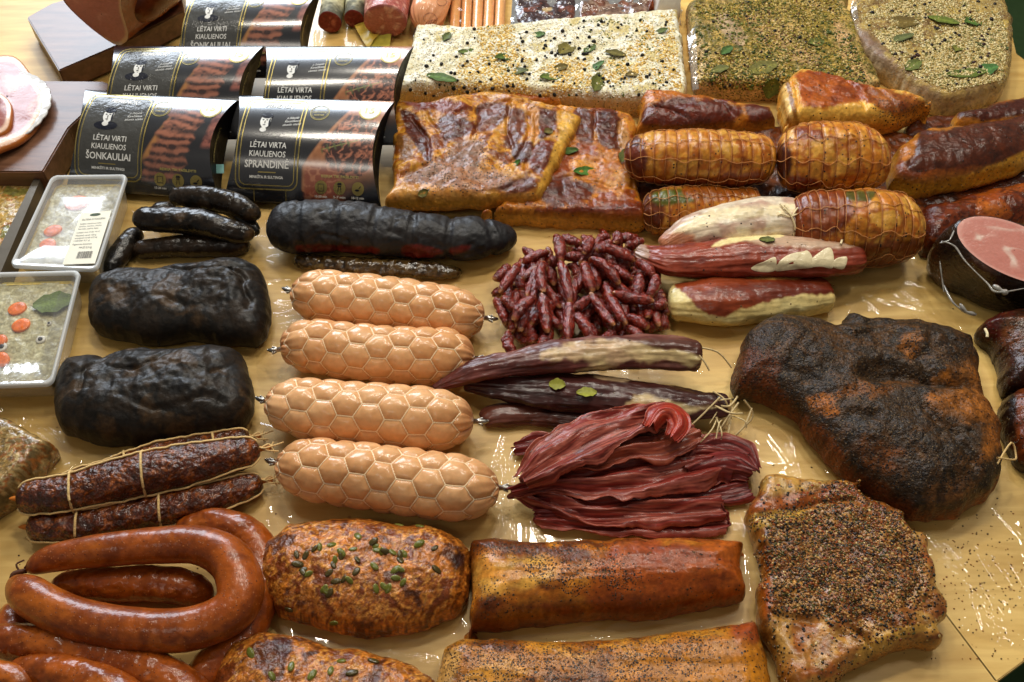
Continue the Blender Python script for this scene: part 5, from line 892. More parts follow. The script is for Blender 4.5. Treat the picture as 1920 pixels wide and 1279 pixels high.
# ------------------------------------------------------------------ red dried strips
M_jerk = pmat('dried_strip', .42, (260, .35), (80, .2), coat=.3, var=.2, rvar=.12, coatr=.2, stretch=(.3, 1, 1))
GJ = 'translucent red dried meat strips in a pile'
jc = [(118, 36, 30), (150, 58, 46), (84, 24, 20), (172, 92, 74), (110, 32, 26)]
def ribbon(sp, hw, label, seed, z0, fold=.006, nf=2.2, cols=jc, th=.0016):
    sp = np.array(sp, float); hw = np.array(hw, float)
    P = np.array([unp(a, b, z0+.008) for a, b in sp]); w = np.array([h*1.12*mpp(b, z0)/.86 for h, (a, b) in zip(hw, sp)])
    PP = smooth_poly(P, 12, False); WW = smooth_poly(np.c_[w, w], 12, False)[:, 0]; d = np.r_[0, np.cumsum(np.linalg.norm(np.diff(PP, axis=0), axis=1))]; L = d[-1]
    nu = int(L/.0013); nv = int(2*w.max()/.0011); u = np.linspace(0, 1, nu); v = np.linspace(-1, 1, nv); U, Vv = np.meshgrid(u, v, indexing='ij'); U = U.ravel(); Vv = Vv.ravel(); x = U*L
    endr = .006*fbm(np.c_[Vv*2.2, Vv*0+seed, Vv*0], 1, seed, 3)+.002*fbm(np.c_[Vv*9, Vv*0+seed, Vv*0], 1, seed+1, 2); x2 = np.clip(x+endr*(2*U-1), -.004, L+.006)
    C = np.stack([np.interp(x2, d, PP[:, q]) for q in range(3)], 1); T = np.stack([np.interp(np.minimum(x2+.004, L), d, PP[:, q])-np.interp(np.maximum(x2-.004, 0), d, PP[:, q]) for q in range(3)], 1); T[:, 2] = 0; T /= np.linalg.norm(T, axis=1)[:, None]+1e-9
    C = C+T*((np.maximum(x2-L, 0)+np.minimum(x2, 0))[:, None]); A = np.c_[-T[:, 1], T[:, 0], T[:, 0]*0]; W_ = np.interp(np.clip(x2, 0, L), d, WW)
    rag = 1+.22*fbm(np.c_[x*45, np.sign(Vv)*7, x*0], 1, seed+5, 4)*np.abs(Vv)**2; crowd = Vv+.10*fbm(np.c_[x*18, Vv*1.6, x*0+seed], 1, seed+6, 2)
    ph = 3*fbm(np.c_[x*9, x*0+seed, x*0], 1, seed+7, 2); f1 = fold*(np.sin(crowd*nf*math.pi*.9+ph)*.6+.8*fbm(np.c_[x*14, Vv*1.8, x*0+seed], 1, seed+8, 3)); fib = .0009*ridge(np.c_[x*12, Vv*7+.8*np.sin(x*25), x*0+seed], 1, seed+9, 3)+.0003*fbm(np.c_[x*60, Vv*45, x*0], 1, seed+10, 2)
    edge = .0045*np.abs(Vv)**3*fbm(np.c_[x*30, np.sign(Vv)*3, x*0+seed], 1, seed+11, 3)
    z = np.maximum(z0+.010+f1+fib+edge-.004*Vv**2, .0022); V1 = C+A*(crowd*W_*rag)[:, None]; V1[:, 2] = z; V2 = V1.copy(); V2[:, 2] -= th
    n = fbm(np.c_[x*9, Vv*6, x*0+seed], 1, seed+20, 4)+.8*fbm(np.c_[x*14, Vv*26, x*0], 1, seed+21, 3); t_ = np.clip(.5+.55*n, 0, .999)*(len(cols)-1); i0 = t_.astype(int); K = lin(np.array(cols)); fr = (t_-i0)[:, None]; col = K[i0]*(1-fr)+K[np.minimum(i0+1, len(cols)-1)]*fr
    em = (ss(.86, 1, np.abs(Vv))*.6)[:, None]; col = col*(1-em)+lin((168, 84, 62))*em; bloom = (ss(.55, 1.1, n)*.35)[:, None]; col = col*(1-bloom)+lin((186, 112, 98))*bloom
    F1 = grid_faces(nu, nv)[:, ::-1]; N0 = nu*nv; b = [];
    ring = [i*nv for i in range(nu)]+[(nu-1)*nv+j for j in range(1, nv)]+[i*nv+nv-1 for i in range(nu-2, -1, -1)]+[j for j in range(nv-2, 0, -1)]
    r_ = np.array(ring); r2 = np.roll(r_, -1); FS = np.stack([r_, r2, r2+N0, r_+N0], 1)
    o = mk('dried_strip', np.r_[V1, V2], np.r_[F1, F1[:, ::-1]+N0, FS], M_jerk, None, np.c_[np.r_[col, col*.9], np.zeros(2*N0)]); return base_props(o, label, 'dried meat', GJ)
dk = [(92, 24, 22), (120, 38, 32), (70, 18, 18), (134, 52, 42)]
ribbon([(962, 840), (1015, 834), (1062, 842)], [11, 20, 16], 'short dark dried strip end sticking out left at the back of the pile', 131, .002, .004, cols=dk)
ribbon([(1006, 972), (1100, 978), (1200, 978), (1300, 976), (1362, 968)], [12, 20, 22, 22, 24], 'lowest red dried strip at the front of the pile', 132, 0, .004)
ribbon([(1000, 950), (1150, 932), (1300, 925), (1400, 905)], [16, 30, 32, 26], 'dark red dried strip seen in the gap below the broad middle strip', 139, .004, .005, cols=dk)
ribbon([(1010, 905), (1100, 880), (1200, 860), (1300, 850), (1400, 862)], [16, 34, 38, 34, 24], 'dark dried strip seen in the gap under the ragged brownish strip', 140, .006, .006, cols=dk)
ribbon([(972, 922), (1040, 944), (1120, 958), (1240, 952), (1352, 946)], [8, 18, 24, 26, 26], 'red dried strip second from the bottom with a wavy rim', 133, .008, .007)
ribbon([(1286, 884), (1340, 862), (1382, 862), (1418, 886)], [20, 36, 38, 16], 'thick dark red dried end at the far right of the pile', 134, .018, .008, 1.6, cols=dk)
ribbon([(955, 926), (1040, 904), (1120, 902), (1220, 892), (1300, 878), (1342, 870)], [8, 16, 28, 32, 30, 22], 'broad red dried strip crossing the middle of the pile', 135, .022, .007)
ribbon([(1062, 874), (1120, 862), (1180, 844), (1240, 838), (1308, 812)], [8, 17, 20, 24, 18], 'ragged brownish strip with torn edge under the upright folded one', 136, .034, .006, cols=[(128, 52, 36), (158, 80, 54), (98, 32, 26)])
ribbon([(980, 900), (1030, 862), (1110, 816), (1190, 786), (1250, 768)], [14, 32, 40, 30, 20], 'long fibrous red strip lying diagonally on top, folded at its upper end', 137, .044, .007)
ribbon([(1216, 800), (1238, 772), (1262, 772), (1274, 796), (1258, 822)], [10, 15, 17, 17, 12], 'bright red curled fold at the top right of the pile', 138, .058, .005, 1.4, cols=[(164, 44, 24), (128, 34, 24), (190, 78, 50)])
# ------------------------------------------------------------------ small linked sausages
M_link = pmat('shrivelled_casing', .26, (22, .5), (8, .6), coat=.8, var=.35, rvar=.1, coatr=.1, bd=.0018)
t = thing('sausage_links', unp(1090, 550, 0)*np.array([1, 1, 0]), 'heap of thin dark red sausage links strung together beside the fillets', 'sausage links')
protos = []
rs = np.random.RandomState(3)
for q in range(5):
    nu, nv = 22, 14; u = np.linspace(0, 1, nu); th = np.arange(nv)/nv*2*math.pi; U, Tt = np.meshgrid(u, th, indexing='ij'); U = U.ravel(); Tt = Tt.ravel()
    r = .150*(1-np.abs(2*U-1)**2.6)**.62+.012; bend = .10*(q-2)*.5*(1-(2*U-1)**2); P = np.c_[U-.5, r*np.cos(Tt)+bend, r*np.sin(Tt)]
    n = fbm(P, 9, q, 3); P = np.c_[P[:, 0], bend+(r+.035*n)*np.cos(Tt), (r+.035*n)*np.sin(Tt)]
    C = mixc(lin((84, 20, 14))[None], lin((138, 42, 22))[None], np.clip(.5+fbm(P, 14, q+5, 3), 0, 1)); en = ss(.1, .0, U)+ss(.9, 1, U); C = mixc(C, lin((176, 120, 70))[None], np.clip(en, 0, 1))
    protos.append((P, grid_faces(nu, nv, True)[:, ::-1], C))
pm = []
zm = lambda x, y: (x/3.046+880, y/3.046+360)
LK = [(500, 262, 520, 388, 3), (528, 252, 640, 292, 3), (700, 272, 658, 345, 3), (300, 405, 458, 342, 2), (548, 372, 662, 372, 2), (735, 330, 800, 285, 3), (842, 236, 830, 290, 3), (770, 320, 925, 388, 3), (735, 270, 800, 262, 2), (860, 262, 960, 270, 2), (900, 310, 990, 275, 2), (690, 385, 850, 520, 3), (655, 410, 700, 560, 3), (520, 400, 570, 620, 3), (425, 405, 425, 560, 3), (450, 400, 500, 390, 2), (385, 440, 335, 580, 2), (280, 420, 185, 560, 3), (230, 420, 140, 500, 1), (150, 560, 170, 590, 1), (190, 600, 265, 690, 3), (150, 620, 200, 740, 2), (255, 730, 370, 610, 3), (380, 740, 280, 755, 2), (415, 600, 445, 780, 3), (575, 640, 565, 840, 3), (600, 665, 690, 600, 3), (600, 690, 710, 850, 3), (700, 590, 820, 750, 3), (800, 600, 885, 740, 3), (835, 580, 1030, 620, 3), (960, 400, 1050, 480, 3), (1060, 480, 1030, 600, 3), (970, 470, 955, 590, 2), (820, 430, 920, 495, 2), (790, 400, 840, 440, 2), (900, 720, 1010, 775, 2), (1000, 640, 1020, 720, 2), (1030, 790, 1130, 770, 1), (1060, 620, 1140, 700, 1), (1040, 660, 1130, 640, 2), (890, 770, 990, 830, 2), (220, 790, 260, 930, 3), (400, 890, 470, 800, 2), (750, 850, 830, 790, 2), (200, 740, 240, 800, 1), (380, 880, 310, 920, 1), (560, 420, 620, 470, 1), (480, 640, 530, 680, 1), (900, 640, 950, 700, 1), (590, 840, 510, 870, 1), (480, 590, 500, 660, 1), (290, 480, 300, 560, 1), (300, 580, 340, 640, 1), (860, 800, 880, 850, 1), (660, 860, 700, 800, 1), (1100, 700, 1120, 780, 1), (1090, 560, 1110, 640, 1), (740, 560, 780, 620, 1), (960, 530, 990, 600, 1), (640, 500, 600, 440, 1), (690, 760, 730, 820, 1), (330, 780, 360, 860, 1)]
LK = [(*zm(a, b), *zm(c, d), l) for a, b, c, d, l in LK]
for i in range(150):
    x, y = rs.uniform(935, 1255), rs.uniform(450, 650)
    if sdpoly(np.array([[x, y]]), np.array([(1030, 460), (1150, 450), (1240, 500), (1250, 600), (1200, 620), (965, 650), (940, 520)]))[0][0] < 6: continue
    a = rs.uniform(.6, 2.6); LK.append((x-28*math.cos(a), y-28*math.sin(a), x+28*math.cos(a), y+28*math.sin(a), i % 3*.8))
for i, (x0, y0, x1, y1, lv) in enumerate(LK):
    z = .008+lv*.013+rs.uniform(-.002, .002); a = unp(x0, y0, z+rs.uniform(-.004, .004)); b = unp(x1, y1, z+rs.uniform(-.004, .004)); d = b-a; L = np.linalg.norm(d)*rs.uniform(1.0, 1.34); q = rs.randint(5)
    if len(pm) < 5: q = len(pm); P, F, C = protos[q]; o = mk('link', P*np.array([1, 1, 1]), F, M_link, None, C, origin=(0, 0, 0)); pm.append(o.data); o.parent = t
    else: o = bpy.data.objects.new('link', pm[q]); COL.objects.link(o); o.parent = t
    X = Vector(d).normalized(); Y = Vector((0, 0, 1)).cross(X).normalized(); Z = X.cross(Y); M3 = Matrix((X, Y, Z)).transposed() @ Matrix.Rotation(rs.uniform(0, 6.28), 3, 'X')
    w = .0076*rs.uniform(.85, 1.1)/.16
    o.location = Vector((a+b)/2)-t.location; o.rotation_euler = M3.to_euler(); o.scale = (L, w, w)
# ------------------------------------------------------------------ cut ham wrapped in film
t = thing('cut_ham', unp(1850, 520, 0)*np.array([1, 1, 0]), 'dark rind ham in shrunken film with a pink marbled cut face', 'ham')
M_rind = pmat('dark_rind', .25, (180, .9), (60, .8), coat=.8, var=.3, rvar=.08, coatr=.06)
c0 = unp(1880, 452, .095); n_ = np.array([-.10, -.38, .91]); n_ /= np.linalg.norm(n_); ax = unp(2010, 520, .078)-unp(1795, 420, .100); ax -= n_*(ax@n_); ra = np.linalg.norm(ax)/2; ax /= np.linalg.norm(ax); ay = np.cross(n_, ax); c0 = (unp(2010, 520, .078)+unp(1795, 420, .100))/2
rb = .037; nv = 90; th = np.arange(nv)/nv*2*math.pi; V = []; C = []
rings = [(0, 0.02), (0, .25), (0, .5), (0, .7), (0, .86), (0, .95), (.0015, 1.0), (.006, 1.05), (.016, 1.10), (.03, 1.10), (.05, 1.1), (.07, 1.05), (.085, .98), (.095, .8)]
for dz, f in rings:
    cc = c0-n_*dz+np.array([-.16, -.20, 0])*dz*1.2
    for a in th: V.append(cc+ax*ra*f*math.cos(a)+ay*rb*f*math.sin(a))
V = np.array(V); V[:, 2] = np.maximum(V[:, 2], .0); nz = fbm(V, 26, 4, 4); lv = np.repeat(np.arange(len(rings)), nv)
N_ = (V-c0); V = V+np.where((lv >= 6)[:, None], N_/(np.linalg.norm(N_, axis=1)[:, None]+1e-9)*nz[:, None]*.005, 0); V[:, 2] = np.maximum(V[:, 2], 0)
F = grid_faces(len(rings), nv, True)
rindC = mixc(lin((30, 20, 14))[None], lin((70, 38, 18))[None], np.clip(nz+.3, 0, 1))
mk('rind', V[5*nv:], grid_faces(len(rings)-5, nv, True), M_rind, t, np.c_[rindC[5*nv:], np.zeros(len(rindC)-5*nv)])
fr, fa = np.meshgrid(np.linspace(0.01, 1, 40), th, indexing='ij'); FV = c0+n_*.0006+(fr.ravel()*.975)[:, None]*(ax*ra*np.cos(fa.ravel())[:, None]+ay*rb*np.sin(fa.ravel())[:, None])
r1 = ridge(FV+.02*fbm(FV, 14, 3, 2)[:, None], 17, 12, 2); m = ss(.62, .95, r1)*.9; FC = mixc(lin((206, 134, 120))[None], lin((240, 214, 198))[None], m); FC = mixc(FC, lin((222, 160, 146))[None], ss(.88, .97, fr.ravel()))
M_hamface = pmat('ham_face', .25, (300, .15), (60, .1), coat=.5, var=.05, sss=.1)
mk('cut_face', FV, grid_faces(40, nv, True), M_hamface, t, np.c_[FC, np.zeros(len(FC))])
M_wrap = pmat('gathered_film', .12, (300, .3), (60, .2), coat=1, col=(150, 146, 138), spec=1.0, coatr=.04)
def wrapline(pts, r=.0011): return cord([unp(a, b, z) for a, b, z in pts], [r*.6, r*1.3, r*.7, r*1.5, r*.5], 6, 5)
V, F, _ = join([wrapline([(1765, 452, .09), (1790, 462, .09), (1810, 490, .085), (1850, 530, .08), (1870, 548, .08), (1925, 540, .08)]), wrapline([(1862, 535, .08), (1878, 545, .08), (1890, 550, .08)], .003), wrapline([(1790, 430, .09), (1780, 450, .09), (1762, 456, .085)]), wrapline([(1770, 535, .05), (1785, 565, .05), (1805, 582, .045), (1820, 590, .04)], .0014), wrapline([(1800, 570, .05), (1812, 585, .045), (1830, 590, .04)], .0024), wrapline([(1762, 490, .05), (1766, 520, .04), (1770, 548, .03)], .001)]); mk('gathered_film', V, F, M_wrap, t)
V, F = cord([unp(1847, 617, .075), unp(1851, 625, .077), unp(1851, 632, .076)], .0018, 6); o = [q for q in COL.objects if q.get('label', '').startswith('dark spiced piece')][0]; mk('string', V, F, M_string, o)
# ------------------------------------------------------------------ jelly trays
M_jel = pmat('jelly_meat', .35, (220, .3), (90, .15), coat=.2, var=.22, coatr=.1, rvar=.1)
M_tray = film_mat('tray_plastic', (.93, .94, .92), .2, haze=.22, bs=(30, .3), ior=1.4, hazec=(.85, .87, .88), boost=.5)
M_lid = film_mat('lid_plastic', (.97, .97, .97), .3, haze=.13, bs=(22, .9), ior=1.3, boost=.25, hazec=(.86, .88, .9))
M_lidc = film_mat('lid_plastic_clear', (.98, .98, .97), .16, haze=.05, bs=(30, .9), ior=1.3, boost=.3)
M_rimp = film_mat('rim_plastic', (.9, .92, .93), .2, haze=.6, bs=(40, .2), hazec=(.85, .88, .9), boost=.7)
def rrect(n=12, r=.16, asp=1.4):
    out = []
    for cx, cy, a0 in ((1, 1, 0), (-1, 1, 90), (-1, -1, 180), (1, -1, 270)):
        for i in range(n+1):
            a = math.radians(a0+90*i/n); out.append(((cx*(1-r*1.0)+r*math.cos(a))*.5+.5, (cy*(1-r/asp)+r/asp*math.sin(a))*.5+.5))
    return np.array(out)
def jtray(corners, H, label, seed, lid, carrots, peps, leaf_=None, lab=None):
    """corners px: TL, TR, BR, BL of the rim at height H"""
    q = np.array([unp(a, b, H) for a, b in corners]); 
    def M(uv, z, ins=0.0):
        u, v = uv[:, 0:1], uv[:, 1:2]; u = .5+(u-.5)*(1-ins); v = .5+(v-.5)*(1-ins); p = q[3]*(1-u)*(1-v)+q[2]*u*(1-v)+q[1]*u*v+q[0]*(1-u)*v; p = p.copy(); p[:, 2] = z; return p
    R = rrect(); c = q.mean(0); t = thing('jelly_tray', c*np.array([1, 1, 0]), label, 'plastic tray', 'plastic trays of meat in jelly')
    # walls (outer + inner skins), ribbed
    n = len(R); rib = .0012*np.cos(np.arange(n)*math.pi)
    lv = [(0.0, .17), (.004, .15), (H*.5, .11), (H*.86, .075), (H-.002, .07)]
    V = np.concatenate([M(R, z, ins) for z, ins in lv]); mk('tray_wall', V, grid_faces(len(lv), n, True), M_tray, t)
    V = np.concatenate([M(R, H-.001, .075), M(R, H+.002, .06), M(R, H+.0025, .02), M(R, H+.001, 0), M(R, H-.003, -.005)]); mk('rim', V, grid_faces(5, n, True), M_rimp, t)
    V = np.concatenate([M(R, H+.0028, .02), M(R, H+.0020, .09), M(R, H-.001, .12), M(R, H-.001, .5), M(R, H-.001, .98)]); V[3*n:, 2] += .0012*fbm(V[3*n:], 30, 3, 2); mk('lid', V, grid_faces(5, n, True), lid, t)
    # jelly
    zt = H*.80; k = 46; G_ = np.stack(np.meshgrid(np.linspace(0, 1, 90), np.linspace(0, 1, 120), indexing='ij'), 2).reshape(-1, 2)
    V = M(G_, zt, .13); V[:, 2] += .0012*fbm(V, 60, seed, 3); F = grid_faces(90, 120)
    pt = painter([(162, 152, 128), (176, 166, 140), (152, 140, 114), (190, 182, 158), (168, 156, 130)], 90, seed, fine=.22, warp=.004); mk('jelly', V, F[:, ::-1], M_jel, t, pt(V, proj(V)))
    V = np.concatenate([M(R, .003, .165), M(R, H*.5, .115), M(R, zt, .10), M(R, zt+.0005, .16)]); V2 = V+0; jw = painter([(170, 140, 70), (150, 124, 66), (186, 160, 96)], 90, seed+1, fine=.3); mk('jelly_side', V, grid_faces(4, n, True), M_jel, t, jw(V, proj(V)))
    def at_(px, z): return unp(px[0], px[1], z)
    def disc(c, ra, rb_, a, z, h, colr, name, rim=None):
        m = 28; th = np.arange(m)/m*2*math.pi; V = []; 
        for f, zz in ((1, -h), (1, 0), (.92, .0006), (.5, .0008), (.02, .0006)):
            for b in th: V.append([c[0]+f*(ra*math.cos(b)*math.cos(a)-rb_*math.sin(b)*math.sin(a)), c[1]+f*(ra*math.cos(b)*math.sin(a)+rb_*math.sin(b)*math.cos(a)), z+zz])
        V = np.array(V); n3 = fbm(V, 120, 3, 3); C = lin(colr)*(1+.2*n3[:, None]); 
        if rim is not None: C[3*m:] = lin(rim)*(1+.15*n3[3*m:, None])
        return mk(name, V, grid_faces(5, m, True), M_jel, t, np.c_[C, np.zeros(len(C))])
    for (x, y, a_, b_) in carrots:
        s_ = mpp(y, H); disc(at_((x, y), zt), a_*s_, b_*s_/.85, .5, zt+.0022, .003, (226, 112, 24), 'carrot_slice', (214, 100, 22))
    for (x, y, r_) in peps:
        s_ = mpp(y, H); disc(at_((x, y), zt), r_*s_*1.5, r_*s_*1.5, 0, zt+.0016, .002, (196, 190, 176), 'fat_ring'); disc(at_((x, y), zt), r_*s_*.7, r_*s_*.7, 0, zt+.0030, .002, (30, 26, 30), 'peppercorn')
    if leaf_:
        import types
        bvj = bvh_of([o for o in t.children if o.name.startswith('jelly') and 'side' not in o.name][0]); leaf(bvj, *leaf_, M_seed, t, lift=.003, seed=4)
    if lab:
        P = np.array([unp(a, b, H+.0042) for a, b in lab]); cc = [P[3], P[2], P[1], P[0]]
        uv = lambda u, v, dz=0: P[3]*(1-u)*(1-v)+P[2]*u*(1-v)+P[1]*u*v+P[0]*(1-u)*v+np.array([0, 0, dz])
        V = [uv(a, b) for a in (0, .5, 1) for b in (0, .25, .5, .75, 1)]; L_ = mk('label', V, grid_faces(3, 5)[:, ::-1], pmat('label_paper', .5, (300, .05), (60, .05), col=(236, 232, 214), var=.02), t)
        ink = pmat('label_ink', .6, col=(70, 70, 74)); 
        def txt(s, u0, v0, w, h, al='LEFT'):
            V, T = textmesh(s); x0, x1 = V[:, 0].min(), V[:, 0].max(); k = w/(x1-x0); VV = np.array([uv(u0+(p[0]-x0)*k, v0+p[1]*h, .0003) for p in V]); return VV, T
        vs = []; ts = []; nn = 0
        for s, u0, v0, w, h in [("ŠALTIENA SU KIAULIENA", .12, .84, .76, .05), ("Sudėtis: kiaulienos mėsa,", .10, .76, .7, .04), ("vanduo, morkos, druska,", .10, .71, .74, .04), ("česnakai, pipirai, lapai.", .10, .66, .66, .04), ("Laikyti nuo 0 iki +6 C", .10, .59, .74, .04), ("Maistinė vertė 100 g:", .10, .53, .66, .04), ("energinė vertė 612 kJ", .10, .48, .70, .04), ("riebalai 9,1 g", .10, .43, .5, .04), ("Pagaminta Lietuvoje", .10, .36, .6, .04), ("MASĖ 0,5 kg", .34, .29, .4, .05)]:
            V, T = txt(s, u0, v0, w, h); vs.append(V); ts.append(T+nn); nn += len(V)
        q_ = [];  rs = np.random.RandomState(2); u = .36
        while u < .82: w = rs.choice([.008, .012, .018]); q_.append([u, w]); u += w+rs.choice([.008, .014])
        BV = []; BF = []
        for u, w in q_:
            b0 = len(BV); BV += [uv(u, .10, .0003), uv(u+w, .10, .0003), uv(u+w, .23, .0003), uv(u, .23, .0003)]; BF.append([b0, b0+1, b0+2, b0+3])
        mk('lettering', np.concatenate(vs), [], ink, t, T=np.concatenate(ts), smooth=False); mk('barcode', BV, BF, ink, t, smooth=False)
        e = [uv(.5+.18*math.cos(a), .945+.028*math.sin(a), .0003) for a in np.linspace(0, 6.28, 17)[:-1]]; mk('emblem', e+[uv(.5, .945, .0004)], [], pmat('emblem_ink', .5, col=(60, 74, 46)), t, T=[[i, (i+1) % 16, 16] for i in range(16)])
    return t
_tc = {}
def textmesh(s, bold=0.0, sx=1.0):
    k = (s, bold)
    if k in _tc: return _tc[k]
    cu = bpy.data.curves.new('t', 'FONT'); cu.body = s; cu.size = 1; cu.resolution_u = 2; cu.offset = bold; cu.fill_mode = 'FRONT'
    o = bpy.data.objects.new('t', cu); COL.objects.link(o); dg = bpy.context.evaluated_depsgraph_get(); me = bpy.data.meshes.new_from_object(o.evaluated_get(dg))
    V = np.array([v.co[:] for v in me.vertices]); me.calc_loop_triangles(); T = np.array([t.vertices[:] for t in me.loop_triangles])
    bpy.data.objects.remove(o); bpy.data.curves.remove(cu); bpy.data.meshes.remove(me); V[:, 1] -= 0
    _tc[k] = (V, T); return _tc[k]
jtray([(98, 330), (240, 328), (182, 508), (18, 500)], .045, 'plastic jelly tray with a white printed label on its foggy lid', 141, M_lid, [(144, 382, 21, 16), (100, 434, 17, 12), (90, 460, 15, 13)], [(79, 479, 6), (110, 472, 5)], None, [(152, 400), (209, 395), (178, 494), (117, 496)])
jtray([(-12, 512), (152, 508), (98, 722), (-80, 728)], .045, 'plastic jelly tray with a green leaf and clear lid, at the left edge', 143, M_lidc, [(33, 580, 17, 13), (40, 611, 17, 13), (0, 640, 14, 12), (4, 676, 14, 16), (-30, 600, 14, 12)], [(77, 638, 6), (4, 652, 7), (93, 608, 3)], (102, 570, .046, .030, .2))
# ------------------------------------------------------------------ brawn
M_brawn = pmat('brawn', .3, (160, .6), (70, .6), coat=.8, var=.35, coatr=.1, rvar=.1)
one(slab('brawn_block', [(-60, 760), (0, 772), (40, 792), (82, 822), (78, 850), (30, 910), (-20, 960), (-90, 980)], .05, M_brawn, painter([(120, 92, 60), (156, 122, 82), (96, 74, 48), (176, 150, 116), (150, 84, 44), (110, 90, 66)], 55, 151, fine=.25, warp=.02, contrast=2.2), e=.012, hs=.62, k=.9, bump=bb(.0012, 40, .0005, 100, 5)), 'block of marbled brawn at the left edge below the jelly trays', 'brawn')
# grey tray with brawn
tt_ = thing('serving_tray', unp(30, 400, 0)*np.array([1, 1, 0]), 'dark grey edged tray full of mottled brawn at the left edge', 'tray')
cr_ = [unp(a, b, .03)[:2] for a, b in [(-120, 320), (86, 322), (2, 520), (-250, 520)]]
ci_ = [unp(a, b, .03)[:2] for a, b in [(-120, 334), (68, 336), (-14, 500), (-240, 500)]]
mt = pmat('tray_metal', .35, (60, .1), (20, .1), col=(96, 88, 76), metal=.3, var=.05)
V = [np.r_[p, 0] for p in cr_]+[np.r_[p, .035] for p in cr_]+[np.r_[p, .035] for p in ci_]+[np.r_[p, .012] for p in ci_]; F = []
for l in range(3):
    for i in range(4): F.append([l*4+i, l*4+(i+1) % 4, (l+1)*4+(i+1) % 4, (l+1)*4+i])
mk('tray_rim', V, F, mt, tt_, smooth=False)
slab('brawn', [(-130, 338), (66, 338), (-16, 500), (-250, 500)], .022, M_brawn, painter([(180, 140, 84), (206, 172, 120), (150, 110, 64), (216, 190, 150), (176, 110, 60), (130, 120, 70)], 60, 152, fine=.25, warp=.015, contrast=2.2), parent=tt_, e=.006, k=.2, bump=bb(.0015, 50, .0005, 100, 5))
# ------------------------------------------------------------------ wooden blocks, hams
M_walnut = wood_mat('walnut', (82, 50, 32), (122, 84, 60), .4, math.radians(30), 14, .2, False)
def block(top, h, label, z=None, hh=.04):
    pts = [unp(a, b, h)[:2] for a, b in top]; o = prism('wooden_block', pts[::-1], h-hh, h, M_walnut, bevel=.002); return base_props(o, label, 'serving board', 'thick walnut serving boards')
block([(50, 32), (96, 6), (330, -60), (345, 20), (222, 84), (110, 132)], .045, 'walnut serving board under the cut ham in the top left corner')
block([(-200, 148), (194, 152), (212, 160), (128, 240), (80, 322), (-260, 322)], .05, 'walnut serving board under the white plate of ham slices', hh=.048)
M_hamc = pmat('ham_cut', .3, (260, .2), (60, .15), coat=.4, var=.08, sss=.1, rvar=.08)
M_skin = pmat('ham_skin', .28, (120, .2), (40, .3), coat=.5, var=.2)
# leg ham standing with its cut face down-left
hamp = painter([(176, 108, 92), (190, 126, 108), (160, 92, 80)], 22, 161, layers=[([(195, -20), (215, -30), (232, 75), (215, 84)], (226, 186, 150), 2, 2), ([(120, -10), (135, -10), (212, 72), (200, 76)], (130, 66, 40), 2, 2)])
out = [(105, -30), (210, -40), (224, 20), (232, 62), (226, 80), (205, 78), (160, 40), (118, 4)]
t = thing('leg_ham', unp(200, 40, .045), 'large smoked ham with pink cut face on the board in the top left corner', 'ham')
Tm = Tube([(240, 36), (256, 0), (290, -70), (320, -140)], [26, 46, 66, 60], .046, 1.1, cap=.5)
def hpnt(V, px, U, Th):
    n = fbm(V, 20, 9, 3); return np.c_[mixc(lin((176, 96, 30))[None], lin((96, 42, 16))[None], np.clip(.5+.8*n+ (px[:, 0]-270)/90*.4, 0, 1)), np.zeros(len(V))]
tube('skin', Tm, M_skin, hpnt, t, ds=.003)
ppx = smooth_poly([(118, -30), (215, -40), (228, 20), (240, 62), (234, 80), (212, 82), (160, 44), (118, 0)], 6); cpx = ppx.mean(0); V = []; zf_ = lambda p: .050+max(0, (82-p[1]))*.0011
for f in np.linspace(1, .02, 14):
    for p in ppx: a = cpx+(p-cpx)*f; V.append(unp(a[0], a[1], zf_(a)))
V = np.array(V); n = len(ppx); r1 = ridge(V, 22, 5, 2); mm_ = ss(.6, .95, r1)*.5; ring_ = np.repeat(np.linspace(1, .02, 14), n); C = mixc(lin((196, 128, 110))[None], lin((220, 164, 144))[None], mm_); C = mixc(C, lin((222, 184, 140))[None], ss(.86, .93, ring_)*ss(180, 225, proj(V)[:, 0])); C = mixc(C, lin((120, 60, 34))[None], ss(.93, .99, ring_)*ss(200, 150, proj(V)[:, 0]))
mk('cut_face', V, grid_faces(14, n, True), M_hamc, t, np.c_[C, np.zeros(len(C))])
V2 = V[:n]; V3 = V2+np.array([.05, .12, -.03]); V3[:, 2] = np.maximum(V3[:, 2], .047); mk('skin', np.r_[V2, V3], grid_faces(2, n, True)[:, ::-1], M_skin, t, np.tile(np.r_[lin((140, 70, 26)), 0], (2*n, 1)))
